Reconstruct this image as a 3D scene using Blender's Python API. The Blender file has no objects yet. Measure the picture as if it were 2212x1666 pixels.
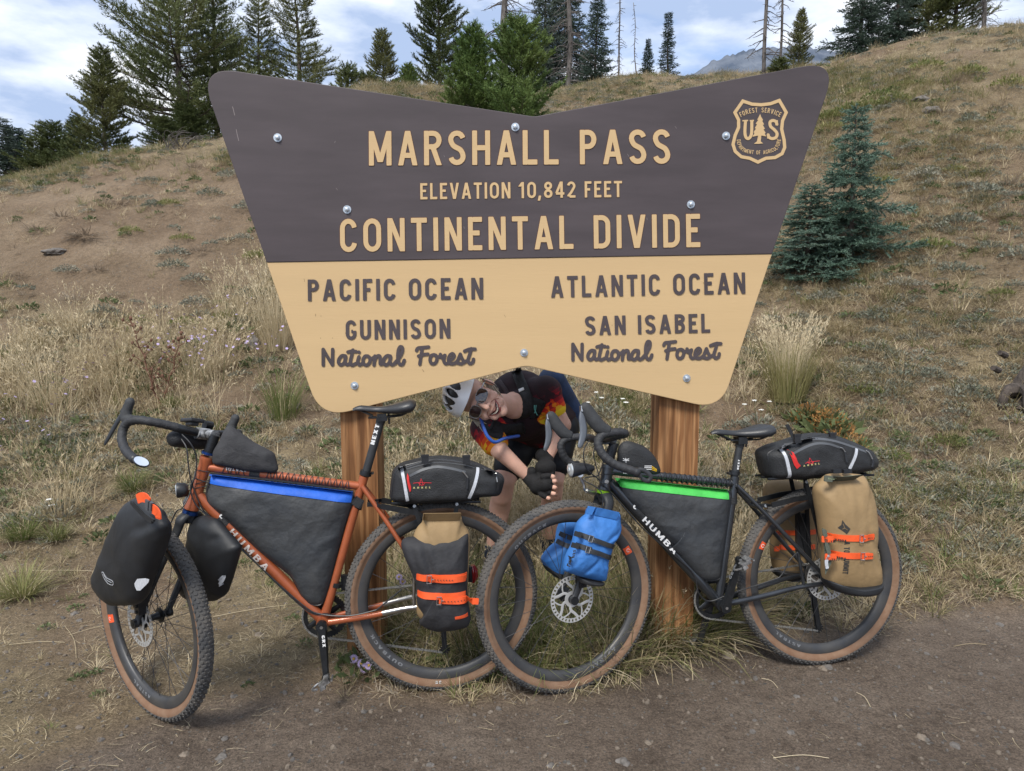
import bpy, bmesh, math, random
import numpy as np
from mathutils import Vector, Matrix, noise
from mathutils.bvhtree import BVHTree
R_ = math.radians
scene = bpy.context.scene
COL = scene.collection
# ---------------------------------------------------------------- camera
CAM_H = 1.5; PITCH = R_(6.8); FPX = 1522.0; CX, CY = 1106.0, 833.0
cam_d = bpy.data.cameras.new('camera')
cam = bpy.data.objects.new('camera', cam_d); COL.objects.link(cam)
cam.location = (0, 0, CAM_H); cam.rotation_euler = (R_(90) - PITCH, 0, 0)
cam_d.sensor_fit = 'HORIZONTAL'; cam_d.sensor_width = 36.0; cam_d.lens = 36.0 * FPX / 2212.0
cam_d.clip_start = 0.05; cam_d.clip_end = 6000
scene.camera = cam
# ---------------------------------------------------------------- world: broken cloud over a daylight sky
SUN_EL, SUN_AZ = 52, 205          # azimuth the light comes from (degrees, 180 = behind the camera, >180 = left)
world = bpy.data.worlds.new('World'); scene.world = world; world.use_nodes = True
def build_world():
    nt = world.node_tree; N = nt.nodes; L = nt.links; N.clear()
    out = N.new('ShaderNodeOutputWorld'); mix = N.new('ShaderNodeMixShader')
    sky = N.new('ShaderNodeTexSky'); sky.sky_type = 'NISHITA'; sky.sun_disc = False
    sky.sun_elevation = R_(SUN_EL); sky.sun_rotation = R_(SUN_AZ); sky.altitude = 3300
    b1 = N.new('ShaderNodeBackground'); b1.inputs['Strength'].default_value = 0.13
    L.new(sky.outputs[0], b1.inputs['Color'])
    tc = N.new('ShaderNodeTexCoord')
    mp = N.new('ShaderNodeMapping'); mp.inputs['Scale'].default_value = (1.0, 1.0, 2.4)
    mp.inputs['Location'].default_value = (3.1, 0.7, 0.35)
    L.new(tc.outputs['Generated'], mp.inputs[0])
    n1 = N.new('ShaderNodeTexNoise'); n1.inputs['Scale'].default_value = 2.6; n1.inputs['Detail'].default_value = 9
    n1.inputs['Roughness'].default_value = 0.52; n1.inputs['Distortion'].default_value = 0.35
    L.new(mp.outputs[0], n1.inputs['Vector'])
    n2 = N.new('ShaderNodeTexNoise'); n2.inputs['Scale'].default_value = 4.6; n2.inputs['Detail'].default_value = 7
    n2.inputs['Roughness'].default_value = 0.55
    mp2 = N.new('ShaderNodeMapping'); mp2.inputs['Scale'].default_value = (1.0, 1.0, 2.8); mp2.inputs['Location'].default_value = (7.3, 2.2, 1.0)
    L.new(tc.outputs['Generated'], mp2.inputs[0]); L.new(mp2.outputs[0], n2.inputs['Vector'])
    cov = N.new('ShaderNodeValToRGB'); e = cov.color_ramp.elements
    e[0].position = 0.30; e[0].color = (0, 0, 0, 1); e[1].position = 0.44; e[1].color = (1, 1, 1, 1)
    L.new(n1.outputs[0], cov.inputs[0])
    cc = N.new('ShaderNodeValToRGB'); e = cc.color_ramp.elements
    e[0].position = 0.39; e[0].color = (0.36, 0.46, 0.66, 1); e[1].position = 0.66; e[1].color = (0.93, 0.94, 0.97, 1)
    m = cc.color_ramp.elements.new(0.52); m.color = (0.64, 0.71, 0.84, 1)
    L.new(n2.outputs[0], cc.inputs[0])
    b2 = N.new('ShaderNodeBackground'); b2.inputs['Strength'].default_value = 0.68
    L.new(cc.outputs[0], b2.inputs['Color'])
    L.new(cov.outputs[0], mix.inputs[0]); L.new(b1.outputs[0], mix.inputs[1]); L.new(b2.outputs[0], mix.inputs[2])
    L.new(mix.outputs[0], out.inputs[0])
build_world()
sun_d = bpy.data.lights.new('sun', 'SUN'); sun_d.energy = 2.1; sun_d.angle = R_(18); sun_d.color = (1.0, 0.955, 0.88)
sun = bpy.data.objects.new('sun', sun_d); COL.objects.link(sun)
_a = R_(SUN_AZ); _e = R_(SUN_EL)
sun_dir = Vector((math.sin(_a) * math.cos(_e), math.cos(_a) * math.cos(_e), math.sin(_e)))
sun.rotation_euler = sun_dir.to_track_quat('Z', 'Y').to_euler()
scene.view_settings.view_transform = 'Standard'; scene.view_settings.look = 'None'
scene.view_settings.exposure = 1.0; scene.view_settings.gamma = 1.0; scene.view_settings.use_curve_mapping = False
scene.cycles.max_bounces = 5; scene.cycles.diffuse_bounces = 2; scene.cycles.transparent_max_bounces = 6
# ---------------------------------------------------------------- picture coordinates -> rays
CP, SP = math.cos(PITCH), math.sin(PITCH)
def ray(p):
    a = (p[0] - CX) / FPX; b = -(p[1] - CY) / FPX
    return Vector((a, CP + b * SP, -SP + b * CP))       # camera axis (0,CP,-SP), camera up (0,SP,CP)
EYE = Vector((0, 0, CAM_H))
def onplane(p, o, n):
    d = ray(p); t = (Vector(o) - EYE).dot(n) / d.dot(n); return EYE + d * t
def aty(p, y):
    d = ray(p); return EYE + d * (y / d.y)
def Z(x0, y0, s):                                       # a zoomed view of the photograph -> full-view coordinates
    return lambda X, Y: ((X / s + x0) * 0.86406, (Y / s + y0) * 0.86406)
Z1 = Z(200, 960, 3.47); Z2 = Z(200, 1300, 3.203); Z3 = Z(740, 960, 3.47); Z4 = Z(740, 1300, 3.47)
Z5 = Z(1180, 960, 3.47); Z6 = Z(1180, 1260, 3.47); Z7 = Z(1740, 1020, 2.45); Z8 = Z(1060, 880, 4.165)
ZA = Z(240, 1240, 5.205); ZB = Z(1340, 960, 5.553); ZC = Z(1080, 900, 7.571); ZD = Z(1860, 1040, 4.9); ZE = Z(1660, 1340, 4.9)
ZS1 = Z(500, 150, 2.765); ZS2 = Z(1250, 150, 2.602); ZS3 = Z(640, 620, 3.3515); ZS4 = Z(1260, 620, 3.16)
# ---------------------------------------------------------------- materials
def srgb(r, g, b):
    f = lambda c: (c / 12.92 if c <= 0.04045 else ((c + 0.055) / 1.055) ** 2.4)
    return (f(r / 255), f(g / 255), f(b / 255))
def mat(name, col, rough=0.6, metal=0.0, var=0.0, scale=20.0, bump=0.0, bscale=None, spec=0.5, col2=None, coat=0.0,
        detail=4.0, trans=0.0, sheen=0.0, stretch=None):
    m = bpy.data.materials.new(name); m.use_nodes = True
    nt = m.node_tree; N = nt.nodes; L = nt.links; b = N['Principled BSDF']
    b.inputs['Roughness'].default_value = rough; b.inputs['Metallic'].default_value = metal
    b.inputs['Specular IOR Level'].default_value = spec; b.inputs['Coat Weight'].default_value = coat
    b.inputs['Base Color'].default_value = (*col, 1)
    if sheen: b.inputs['Sheen Weight'].default_value = sheen
    if trans: b.inputs['Transmission Weight'].default_value = trans
    vec = None
    if var or bump or col2:
        tc = N.new('ShaderNodeTexCoord'); mp = N.new('ShaderNodeMapping')
        if stretch: mp.inputs['Scale'].default_value = stretch
        L.new(tc.outputs['Object'], mp.inputs[0]); vec = mp.outputs[0]
    if var or col2:
        n = N.new('ShaderNodeTexNoise'); n.inputs['Scale'].default_value = scale; n.inputs['Detail'].default_value = detail
        n.inputs['Roughness'].default_value = 0.6; L.new(vec, n.inputs['Vector'])
        r = N.new('ShaderNodeValToRGB'); e = r.color_ramp.elements
        c2 = col2 if col2 else tuple(min(1, c * (1 + var)) for c in col)
        c1 = col if col2 else tuple(c * (1 - var) for c in col)
        e[0].position = 0.35; e[0].color = (*c1, 1); e[1].position = 0.65; e[1].color = (*c2, 1)
        L.new(n.outputs[0], r.inputs[0]); L.new(r.outputs[0], b.inputs['Base Color'])
    if bump:
        n = N.new('ShaderNodeTexNoise'); n.inputs['Scale'].default_value = bscale or scale * 2; n.inputs['Detail'].default_value = 5
        L.new(vec, n.inputs['Vector'])
        bp = N.new('ShaderNodeBump'); bp.inputs['Strength'].default_value = bump; bp.inputs['Distance'].default_value = 0.01
        L.new(n.outputs[0], bp.inputs['Height']); L.new(bp.outputs[0], b.inputs['Normal'])
    return m
def leafmat(name, cols, rough=0.7, pos=True, transl=0.25, hscale=0.35):
    """foliage: colour varies from piece to piece and in loose clumps"""
    m = bpy.data.materials.new(name); m.use_nodes = True
    nt = m.node_tree; N = nt.nodes; L = nt.links; b = N['Principled BSDF']
    b.inputs['Roughness'].default_value = rough; b.inputs['Specular IOR Level'].default_value = 0.25
    oi = N.new('ShaderNodeObjectInfo'); geo = N.new('ShaderNodeNewGeometry')
    n = N.new('ShaderNodeTexNoise'); n.inputs['Scale'].default_value = hscale * 10; n.inputs['Detail'].default_value = 3
    L.new(geo.outputs['Position'], n.inputs['Vector'])
    add = N.new('ShaderNodeMath'); add.operation = 'MULTIPLY_ADD'; add.inputs[1].default_value = 0.45
    L.new(oi.outputs['Random'], add.inputs[0]); 
    sub = N.new('ShaderNodeMath'); sub.operation = 'MULTIPLY_ADD'; sub.inputs[1].default_value = 1.3; sub.inputs[2].default_value = -0.62 + 0.25
    L.new(n.outputs[0], sub.inputs[0]); L.new(sub.outputs[0], add.inputs[2])
    ri = N.new('ShaderNodeMath'); ri.operation = 'MULTIPLY_ADD'; ri.inputs[1].default_value = 0.35; 
    L.new(geo.outputs['Random Per Island'], ri.inputs[0]); L.new(add.outputs[0], ri.inputs[2])
    r = N.new('ShaderNodeValToRGB'); e = r.color_ramp.elements
    e[0].position = 0.0; e[0].color = (*cols[0], 1); e[1].position = 1.0; e[1].color = (*cols[-1], 1)
    for i, c in enumerate(cols[1:-1]):
        k = e.new((i + 1) / (len(cols) - 1)); k.color = (*c, 1)
    L.new(ri.outputs[0], r.inputs[0]); L.new(r.outputs[0], b.inputs['Base Color'])
    if transl:
        t = N.new('ShaderNodeBsdfTranslucent'); L.new(r.outputs[0], t.inputs['Color'])
        mx = N.new('ShaderNodeMixShader'); mx.inputs[0].default_value = transl
        L.new(b.outputs[0], mx.inputs[1]); L.new(t.outputs[0], mx.inputs[2]); L.new(mx.outputs[0], N['Material Output'].inputs[0])
    return m
# ---------------------------------------------------------------- mesh building
class MB:
    def __init__(s): s.v = []; s.f = []; s.m = []
    def add(s, vs, fs, mi=0):
        o = len(s.v); s.v.extend([tuple(v) for v in vs]); s.f.extend([tuple(i + o for i in f) for f in fs]); s.m.extend([mi] * len(fs))
        return s
    def tube(s, path, r, seg=12, caps=True, closed=False, flat=1.0, flatdir=None, mi=0):
        path = [Vector(p) for p in path]; n = len(path)
        rr = r if isinstance(r, (list, tuple)) else [r] * n
        tang = []
        for i in range(n):
            a = path[(i - 1) % n] if (closed or i > 0) else path[i]; b = path[(i + 1) % n] if (closed or i < n - 1) else path[i]
            t = b - a; tang.append(t.normalized() if t.length > 1e-9 else Vector((0, 0, 1)))
        t0 = tang[0]
        up = Vector(flatdir) if flatdir is not None else (Vector((0, 0, 1)) if abs(t0.z) < 0.9 else Vector((1, 0, 0)))
        nrm = (up - t0 * up.dot(t0)).normalized(); vs = []
        for i in range(n):
            t = tang[i]
            if flatdir is not None:
                u2 = Vector(flatdir); nn = u2 - t * u2.dot(t)
                if nn.length > 1e-4: nrm = nn.normalized()
            else: nrm = (nrm - t * nrm.dot(t)).normalized()
            bn = t.cross(nrm)
            for k in range(seg):
                a = 2 * math.pi * k / seg
                vs.append(path[i] + nrm * (math.cos(a) * rr[i] * flat) + bn * (math.sin(a) * rr[i]))
        fs = []
        for i in range(n if closed else n - 1):
            for k in range(seg):
                a = i * seg + k; b = i * seg + (k + 1) % seg; j = ((i + 1) % n) * seg
                fs.append((a, b, j + (k + 1) % seg, j + k))
        if caps and not closed:
            fs.append(tuple(reversed(range(seg)))); fs.append(tuple((n - 1) * seg + k for k in range(seg)))
        return s.add(vs, fs, mi)
    def box(s, c, ax, ay, az, hx, hy, hz, mi=0):
        c = Vector(c); ax, ay, az = Vector(ax), Vector(ay), Vector(az); vs = []
        for x in (-1, 1):
            for y in (-1, 1):
                for z in (-1, 1): vs.append(c + ax * hx * x + ay * hy * y + az * hz * z)
        return s.add(vs, [(0, 1, 3, 2), (4, 6, 7, 5), (0, 4, 5, 1), (2, 3, 7, 6), (0, 2, 6, 4), (1, 5, 7, 3)], mi)
    def ball(s, c, r, ax=(1, 0, 0), ay=(0, 1, 0), az=(0, 0, 1), nu=12, nv=8, mi=0):
        if not isinstance(r, (tuple, list)): r = (r, r, r)
        c = Vector(c); ax, ay, az = Vector(ax), Vector(ay), Vector(az); vs = [c + az * r[2]]
        for j in range(1, nv):
            t = math.pi * j / nv
            for i in range(nu):
                a = 2 * math.pi * i / nu
                vs.append(c + ax * (r[0] * math.sin(t) * math.cos(a)) + ay * (r[1] * math.sin(t) * math.sin(a)) + az * (r[2] * math.cos(t)))
        vs.append(c - az * r[2]); fs = [(0, 1 + i, 1 + (i + 1) % nu) for i in range(nu)]
        for j in range(nv - 2):
            for i in range(nu):
                a = 1 + j * nu + i; b = 1 + j * nu + (i + 1) % nu; fs.append((a, a + nu, b + nu, b))
        l = len(vs) - 1; o = 1 + (nv - 2) * nu
        fs += [(l, o + (i + 1) % nu, o + i) for i in range(nu)]
        return s.add(vs, fs, mi)
    def prism(s, poly, d, mi=0):                         # closed outline (world points) extruded by vector d
        n = len(poly); d = Vector(d); vs = [Vector(p) for p in poly] + [Vector(p) + d for p in poly]
        fs = [tuple(range(n)), tuple(reversed(range(n, 2 * n)))] + [(i, i + n, (i + 1) % n + n, (i + 1) % n) for i in range(n)]
        return s.add(vs, fs, mi)
def newmesh(name, vs, fs, ms=None, mats=(), smooth=True, flip_check=True):
    me = bpy.data.meshes.new(name); me.from_pydata([tuple(v) for v in vs], [], fs)
    for m in mats: me.materials.append(m)
    if ms is not None and len(mats) > 1: me.polygons.foreach_set('material_index', ms)
    if smooth: me.polygons.foreach_set('use_smooth', [True] * len(me.polygons))
    me.validate(); 
    if flip_check:
        bm = bmesh.new(); bm.from_mesh(me); bmesh.ops.recalc_face_normals(bm, faces=bm.faces); bm.to_mesh(me); bm.free()
    return me
def rootloc(p):
    v = Vector((0, 0, 0))
    while p is not None: v = v + p.location; p = p.parent
    return v
def obj(name, mb, m, parent=None, smooth=True, local=False, label=None, sharp=38):
    mats = m if isinstance(m, (list, tuple)) else [m]
    off = Vector((0, 0, 0)) if (parent is None or local) else rootloc(parent)
    vs = [Vector(v) - off for v in mb.v]
    loc = None
    if parent is None:                                    # a one-mesh thing keeps its origin at its own base
        lo = [min(v[i] for v in vs) for i in range(3)]; hi = [max(v[i] for v in vs) for i in range(3)]
        loc = Vector(((lo[0] + hi[0]) / 2, (lo[1] + hi[1]) / 2, lo[2])); vs = [v - loc for v in vs]
    me = newmesh(name, vs, mb.f, mb.m, mats, smooth)
    if smooth and sharp:
        try: me.set_sharp_from_angle(angle=R_(sharp))
        except Exception: pass
    o = bpy.data.objects.new(name, me); COL.objects.link(o)
    if loc is not None: o.location = loc
    o.parent = parent
    if label: o['label'] = label
    return o
def thing(name, label, cat, loc, group=None):
    o = bpy.data.objects.new(name, None); COL.objects.link(o); o.location = loc; o.empty_display_size = 0.1
    return tag(o, label, cat, group)
def tag(o, label, cat=None, group=None, kind=None):
    o['label'] = label
    if cat: o['category'] = cat
    if group: o['group'] = group
    if kind: o['kind'] = kind
    return o
def catmull(pts, n=6, closed=False):
    pts = [Vector(p) for p in pts]; out = []; m = len(pts)
    if m < 3 and not closed: return pts
    for i in range(m if closed else m - 1):
        p = [pts[(i + k) % m] if closed else pts[min(max(i + k, 0), m - 1)] for k in (-1, 0, 1, 2)]
        for j in range(n):
            t = j / n
            out.append(0.5 * ((2 * p[1]) + (p[2] - p[0]) * t + (2 * p[0] - 5 * p[1] + 4 * p[2] - p[3]) * t * t + (3 * p[1] - p[0] - 3 * p[2] + p[3]) * t ** 3))
    if not closed: out.append(pts[-1])
    return out
def roundpoly(pts, rad, n=7):
    out = []; m = len(pts)
    rad = rad if isinstance(rad, (list, tuple)) else [rad] * m
    for i in range(m):
        p = Vector(pts[i]); a = (Vector(pts[i - 1]) - p); b = (Vector(pts[(i + 1) % m]) - p)
        r = min(rad[i], a.length * 0.48, b.length * 0.48)
        if r <= 1e-6: out.append(p); continue
        a = p + a.normalized() * r; b = p + b.normalized() * r
        for j in range(n + 1):
            t = j / n; out.append(a * (1 - t) ** 2 + p * 2 * t * (1 - t) + b * t * t)
    return out
# common materials
M = {}
M['black_plastic'] = mat('black_plastic', (0.02, 0.021, 0.024), 0.45, var=0.25, scale=60)
M['black_metal'] = mat('black_metal', (0.025, 0.027, 0.03), 0.32, 0.5, var=0.2, scale=60)
M['steel'] = mat('steel', (0.55, 0.55, 0.54), 0.33, 1.0, var=0.12, scale=80)
M['bare_steel'] = mat('bare_steel', (0.5, 0.49, 0.46), 0.28, 1.0, var=0.2, scale=40)
M['zinc'] = mat('zinc', (0.52, 0.57, 0.62), 0.45, 0.8, var=0.2, scale=150)
M['rubber'] = mat('rubber', (0.05, 0.051, 0.053), 0.9, col2=(0.105, 0.096, 0.086), scale=14, bump=0.2, bscale=220)
M['tan_wall'] = mat('tan_wall', (0.17, 0.092, 0.052), 0.8, col2=(0.205, 0.125, 0.078), scale=28, bump=0.1, bscale=200)
M['rim'] = mat('rim', (0.036, 0.038, 0.043), 0.45, 0.1, col2=(0.06, 0.058, 0.056), scale=11)
M['tape'] = mat('tape', (0.022, 0.023, 0.026), 0.6, var=0.2, scale=60, bump=0.3, bscale=300)
M['white'] = mat('white_print', (0.72, 0.72, 0.72), 0.5)
M['grey_print'] = mat('grey_print', (0.16, 0.165, 0.175), 0.5)
M['orange'] = mat('orange_strap', (0.78, 0.1, 0.022), 0.5, var=0.12, scale=30)
M['orange_decal'] = mat('orange_decal', (0.75, 0.1, 0.03), 0.45, var=0.08, scale=60)
M['reflective'] = mat('reflective_strip', (0.5, 0.52, 0.56), 0.4, 0.1, var=0.12, scale=120)
# ---------------------------------------------------------------- terrain
def _hash(ix, iy, s):
    h = (ix * 374761393 + iy * 668265263 + s * 974634777) & 0xFFFFFFFF
    h = ((h ^ (h >> 13)) * 1274126177) & 0xFFFFFFFF
    return ((h ^ (h >> 16)) & 0xFFFF) / 65535.0
def vnoise(x, y, f, s=0):
    x = np.asarray(x, float) * f + 1000.0; y = np.asarray(y, float) * f + 1000.0
    ix = np.floor(x).astype(np.int64); iy = np.floor(y).astype(np.int64); fx = x - ix; fy = y - iy
    fx = fx * fx * (3 - 2 * fx); fy = fy * fy * (3 - 2 * fy)
    a = _hash(ix, iy, s); b = _hash(ix + 1, iy, s); c = _hash(ix, iy + 1, s); d = _hash(ix + 1, iy + 1, s)
    return (a * (1 - fx) + b * fx) * (1 - fy) + (c * (1 - fx) + d * fx) * fy - 0.5
def sstep(a, b, x):
    t = np.clip((x - a) / (b - a), 0, 1); return t * t * (3 - 2 * t)
CREST = [(-900, 560), (-400, 490), (0, 410), (105, 384), (197, 352), (316, 331), (400, 315), (481, 305), (600, 262), (784, 193), (959, 187), (1080, 192), (1195, 201), (1328, 187),
         (1472, 173), (1610, 157), (1752, 141), (1840, 123), (1950, 90), (2060, 71), (2212, 59), (2500, 70), (2900, 240)]
def _az_t(p):
    d = ray(p); h = math.hypot(d.x, d.y); return math.degrees(math.atan2(d.x, d.y)), d.z / h
_c = [_az_t(p) for p in CREST]
CAZ = np.array([-180, -110] + [a for a, _ in _c] + [110, 180]); CT = np.array([-0.1, -0.1] + [t for _, t in _c] + [-0.1, -0.1])
RAZ = np.array([-180, -60, -38, -22, -8, 0, 12, 25, 36, 60, 180]); RR = np.array([15, 14, 12.5, 11.5, 12.5, 14, 14, 13, 13, 14, 15])
R0AZ = np.array([-180, -60, -36, -20, 0, 20, 36, 60, 180]); R0 = np.array([5, 4.6, 4.0, 3.5, 3.15, 3.4, 3.6, 5, 5])
def height(x, y):
    x = np.asarray(x, float); y = np.asarray(y, float)
    r = np.hypot(x, y); az = np.degrees(np.arctan2(x, y))
    T = np.interp(az, CAZ, CT); Rc = np.interp(az, RAZ, RR); r0 = np.interp(az, R0AZ, R0)
    zc = np.maximum(CAM_H + Rc * T, 0.0)
    t = np.clip((r - r0) / (Rc - r0), 0, 1)
    g = 0.5 * t + 0.5 * (3 * t * t - 2 * t ** 3); g = g * sstep(0, 0.14, t + 0.02)
    z = zc * g
    far = np.maximum(r - Rc, 0); drop = np.interp(az, [-60, -25, -12, 40], [0.02, 0.02, 0.09, 0.1])
    z = z + np.minimum(far, 90) * drop * (T > 0.02) - np.maximum(far - 120, 0) * 0.03
    amp = sstep(0.0, 0.25, t)
    z = z + amp * (0.22 * vnoise(x, y, 0.45, 1) + 0.09 * vnoise(x, y, 1.3, 2) + 0.045 * vnoise(x, y, 3.7, 3)) + (0.25 + amp) * (0.016 * vnoise(x, y, 9, 4))
    z = z + (0.010 * vnoise(x, y, 2.5, 7) + 0.006 * vnoise(x, y, 23, 5)) * (1 - 0.5 * amp)
    return z
def hz(x, y): return float(height(np.array([x]), np.array([y]))[0])
def ground(p, lo=0.6, hi=60):                              # where the view ray through a picture point meets the ground
    d = ray(p); h = math.hypot(d.x, d.y)
    ts = np.geomspace(lo, hi, 1600) / h
    X = d.x * ts; Y = d.y * ts; Zr = CAM_H + d.z * ts; k = np.nonzero(Zr < height(X, Y))[0]
    i = k[0] if len(k) else len(ts) - 1
    return Vector((X[i], Y[i], hz(X[i], Y[i])))
def crestpt(px, extra=1.0, py=None):
    """point on the ground a little way behind the crest, seen at column px"""
    d = ray((px, py or 200)); az = math.degrees(math.atan2(d.x, d.y)); r = float(np.interp(az, RAZ, RR)) + extra
    x = r * math.sin(R_(az)); y = r * math.cos(R_(az)); return Vector((x, y, hz(x, y) - 0.05))
def soil_material():
    m = bpy.data.materials.new('soil'); m.use_nodes = True; nt = m.node_tree; N = nt.nodes; L = nt.links; b = N['Principled BSDF']
    b.inputs['Roughness'].default_value = 0.95; b.inputs['Specular IOR Level'].default_value = 0.15
    g = N.new('ShaderNodeNewGeometry')
    def noi(s, d=6, r=0.6):
        n = N.new('ShaderNodeTexNoise'); n.inputs['Scale'].default_value = s; n.inputs['Detail'].default_value = d; n.inputs['Roughness'].default_value = r
        L.new(g.outputs['Position'], n.inputs['Vector']); return n.outputs[0]
    def ramp(src, stops):
        r = N.new('ShaderNodeValToRGB'); e = r.color_ramp.elements
        e[0].position = stops[0][0]; e[0].color = (*stops[0][1], 1); e[1].position = stops[-1][0]; e[1].color = (*stops[-1][1], 1)
        for p, c in stops[1:-1]: k = e.new(p); k.color = (*c, 1)
        L.new(src, r.inputs[0]); return r.outputs[0]
    def mixc(f, a, c, mode='MIX'):
        x = N.new('ShaderNodeMix'); x.data_type = 'RGBA'; x.blend_type = mode
        if hasattr(f, 'node'): L.new(f, x.inputs['Factor'])
        else: x.inputs['Factor'].default_value = f
        L.new(a, x.inputs['A']); L.new(c, x.inputs['B']); return x.outputs['Result']
    road = ramp(noi(3.0), [(0.3, (0.118, 0.092, 0.072)), (0.5, (0.155, 0.122, 0.096)), (0.72, (0.195, 0.158, 0.126))])
    hill = ramp(noi(1.6), [(0.3, (0.135, 0.096, 0.064)), (0.5, (0.19, 0.139, 0.094)), (0.72, (0.25, 0.19, 0.133))])
    litter = ramp(noi(2.2), [(0.3, (0.13, 0.10, 0.062)), (0.6, (0.25, 0.2, 0.125))])
    at = N.new('ShaderNodeAttribute'); at.attribute_name = 'zone'; sp = N.new('ShaderNodeSeparateColor'); L.new(at.outputs['Color'], sp.inputs[0])
    c = mixc(sp.outputs[0], road, hill); c = mixc(sp.outputs[1], c, litter)
    grain = ramp(noi(120, 6, 0.85), [(0.34, (0.36, 0.35, 0.34)), (0.5, (1, 1, 1)), (0.64, (1.75, 1.7, 1.62))])
    c = mixc(0.9, c, grain, 'MULTIPLY')
    clod = ramp(noi(22, 6, 0.7), [(0.3, (0.6, 0.58, 0.56)), (0.5, (1, 1, 1)), (0.7, (1.2, 1.19, 1.17))]); c = mixc(0.8, c, clod, 'MULTIPLY')
    vo = N.new('ShaderNodeTexVoronoi'); vo.inputs['Scale'].default_value = 75; L.new(g.outputs['Position'], vo.inputs['Vector'])
    sc = N.new('ShaderNodeSeparateColor'); L.new(vo.outputs['Color'], sc.inputs[0])
    sz = N.new('ShaderNodeMath'); sz.operation = 'POWER'; sz.inputs[1].default_value = 9.0; L.new(sc.outputs[0], sz.inputs[0])
    lt = N.new('ShaderNodeMath'); lt.operation = 'MULTIPLY'; lt.inputs[1].default_value = 0.55; L.new(sz.outputs[0], lt.inputs[0])
    gt = N.new('ShaderNodeMath'); gt.operation = 'LESS_THAN'; L.new(vo.outputs['Distance'], gt.inputs[0]); L.new(lt.outputs[0], gt.inputs[1])
    peb = ramp(sc.outputs[1], [(0.0, (0.10, 0.095, 0.09)), (0.7, (0.17, 0.155, 0.135)), (1.0, (0.26, 0.235, 0.2))])
    c = mixc(gt.outputs[0], c, peb)
    L.new(c, b.inputs['Base Color'])
    b1 = N.new('ShaderNodeBump'); b1.inputs['Strength'].default_value = 0.9; b1.inputs['Distance'].default_value = 0.035; L.new(noi(34, 8, 0.72), b1.inputs['Height'])
    b2 = N.new('ShaderNodeBump'); b2.inputs['Strength'].default_value = 0.7; b2.inputs['Distance'].default_value = 0.006; L.new(noi(190, 4, 0.7), b2.inputs['Height'])
    L.new(b1.outputs[0], b2.inputs['Normal']); L.new(b2.outputs[0], b.inputs['Normal'])
    return m
def project(x, y, z):
    dz = z - CAM_H; d = y * CP - dz * SP; u = y * SP + dz * CP; d = np.where(np.abs(d) < 1e-6, 1e-6, d)
    return CX + FPX * x / d, CY - FPX * u / d, d
def roadline(px): return np.interp(px, [-400, 0, 250, 480, 700, 800, 1000, 1250, 1420, 1540, 1700, 1950, 2212, 2600], [1760, 1700, 1600, 1500, 1480, 1510, 1540, 1500, 1440, 1385, 1345, 1330, 1310, 1300])
def make_terrain():
    az = np.concatenate([np.linspace(-180, -50, 40, endpoint=False), np.linspace(-50, 50, 700, endpoint=False), np.linspace(50, 180, 41)])
    r = np.concatenate([[0.05, 0.5], np.geomspace(1.0, 16, 560), np.geomspace(16.4, 400, 50)])
    A, Rr = np.meshgrid(np.radians(az), r); X = Rr * np.sin(A); Y = Rr * np.cos(A); Zh = height(X, Y)
    na, nr = len(az), len(r); V = np.stack([X, Y, Zh], -1).reshape(-1, 3)
    i = np.arange(nr - 1)[:, None] * na; j = np.arange(na - 1)[None, :]
    F = np.stack([i + j, i + j + 1, i + j + 1 + na, i + j + na], -1).reshape(-1, 4)
    me = npmesh('ground', V, F); me.materials.append(soil_material())
    px, py, d = project(X, Y, Zh)
    wob = 26 * vnoise(X, Y, 3.0, 11) * 2
    up = sstep(-40, 60, roadline(px) + wob - py) * (d > 0)
    lit = np.clip(up * (0.55 + 1.6 * vnoise(X, Y, 0.9, 12) + 1.0 * vnoise(X, Y, 3.1, 13)), 0, 1)
    bare = sstep(0, 1, (1 - ((px - 260) / 460) ** 2 - ((py - 500) / 210) ** 2) * 1.6)
    lit = lit * (1 - 0.85 * bare)
    colr = np.stack([up, np.clip(lit, 0, 1), np.zeros_like(up), np.ones_like(up)], -1).reshape(-1)
    a = me.color_attributes.new('zone', 'FLOAT_COLOR', 'POINT'); a.data.foreach_set('color', colr)
    me.polygons.foreach_set('use_smooth', [True] * len(me.polygons))
    o = bpy.data.objects.new('ground', me); COL.objects.link(o); o['kind'] = 'structure'; o['label'] = 'bare brown dirt road edge rising into a dry grassy hillside'
    return o
def npmesh(name, V, F, mats=(), smooth=False):
    me = bpy.data.meshes.new(name); V = np.asarray(V, np.float32); nv = len(V)
    if isinstance(F, (list, tuple)): parts = [np.asarray(f) for f in F if len(f)]
    else: parts = [np.asarray(F)]
    loops = np.concatenate([p.reshape(-1) for p in parts]); tot = np.concatenate([np.full(len(p), p.shape[1]) for p in parts])
    me.vertices.add(nv); me.vertices.foreach_set('co', V.reshape(-1))
    me.loops.add(len(loops)); me.loops.foreach_set('vertex_index', loops.astype(np.int32))
    me.polygons.add(len(tot)); me.polygons.foreach_set('loop_start', (np.cumsum(tot) - tot).astype(np.int32))
    try: me.polygons.foreach_set('loop_total', tot.astype(np.int32))
    except Exception: pass
    for m in mats: me.materials.append(m)
    if smooth: me.polygons.foreach_set('use_smooth', [True] * len(tot))
    me.update(calc_edges=True)
    return me
make_terrain()
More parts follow.
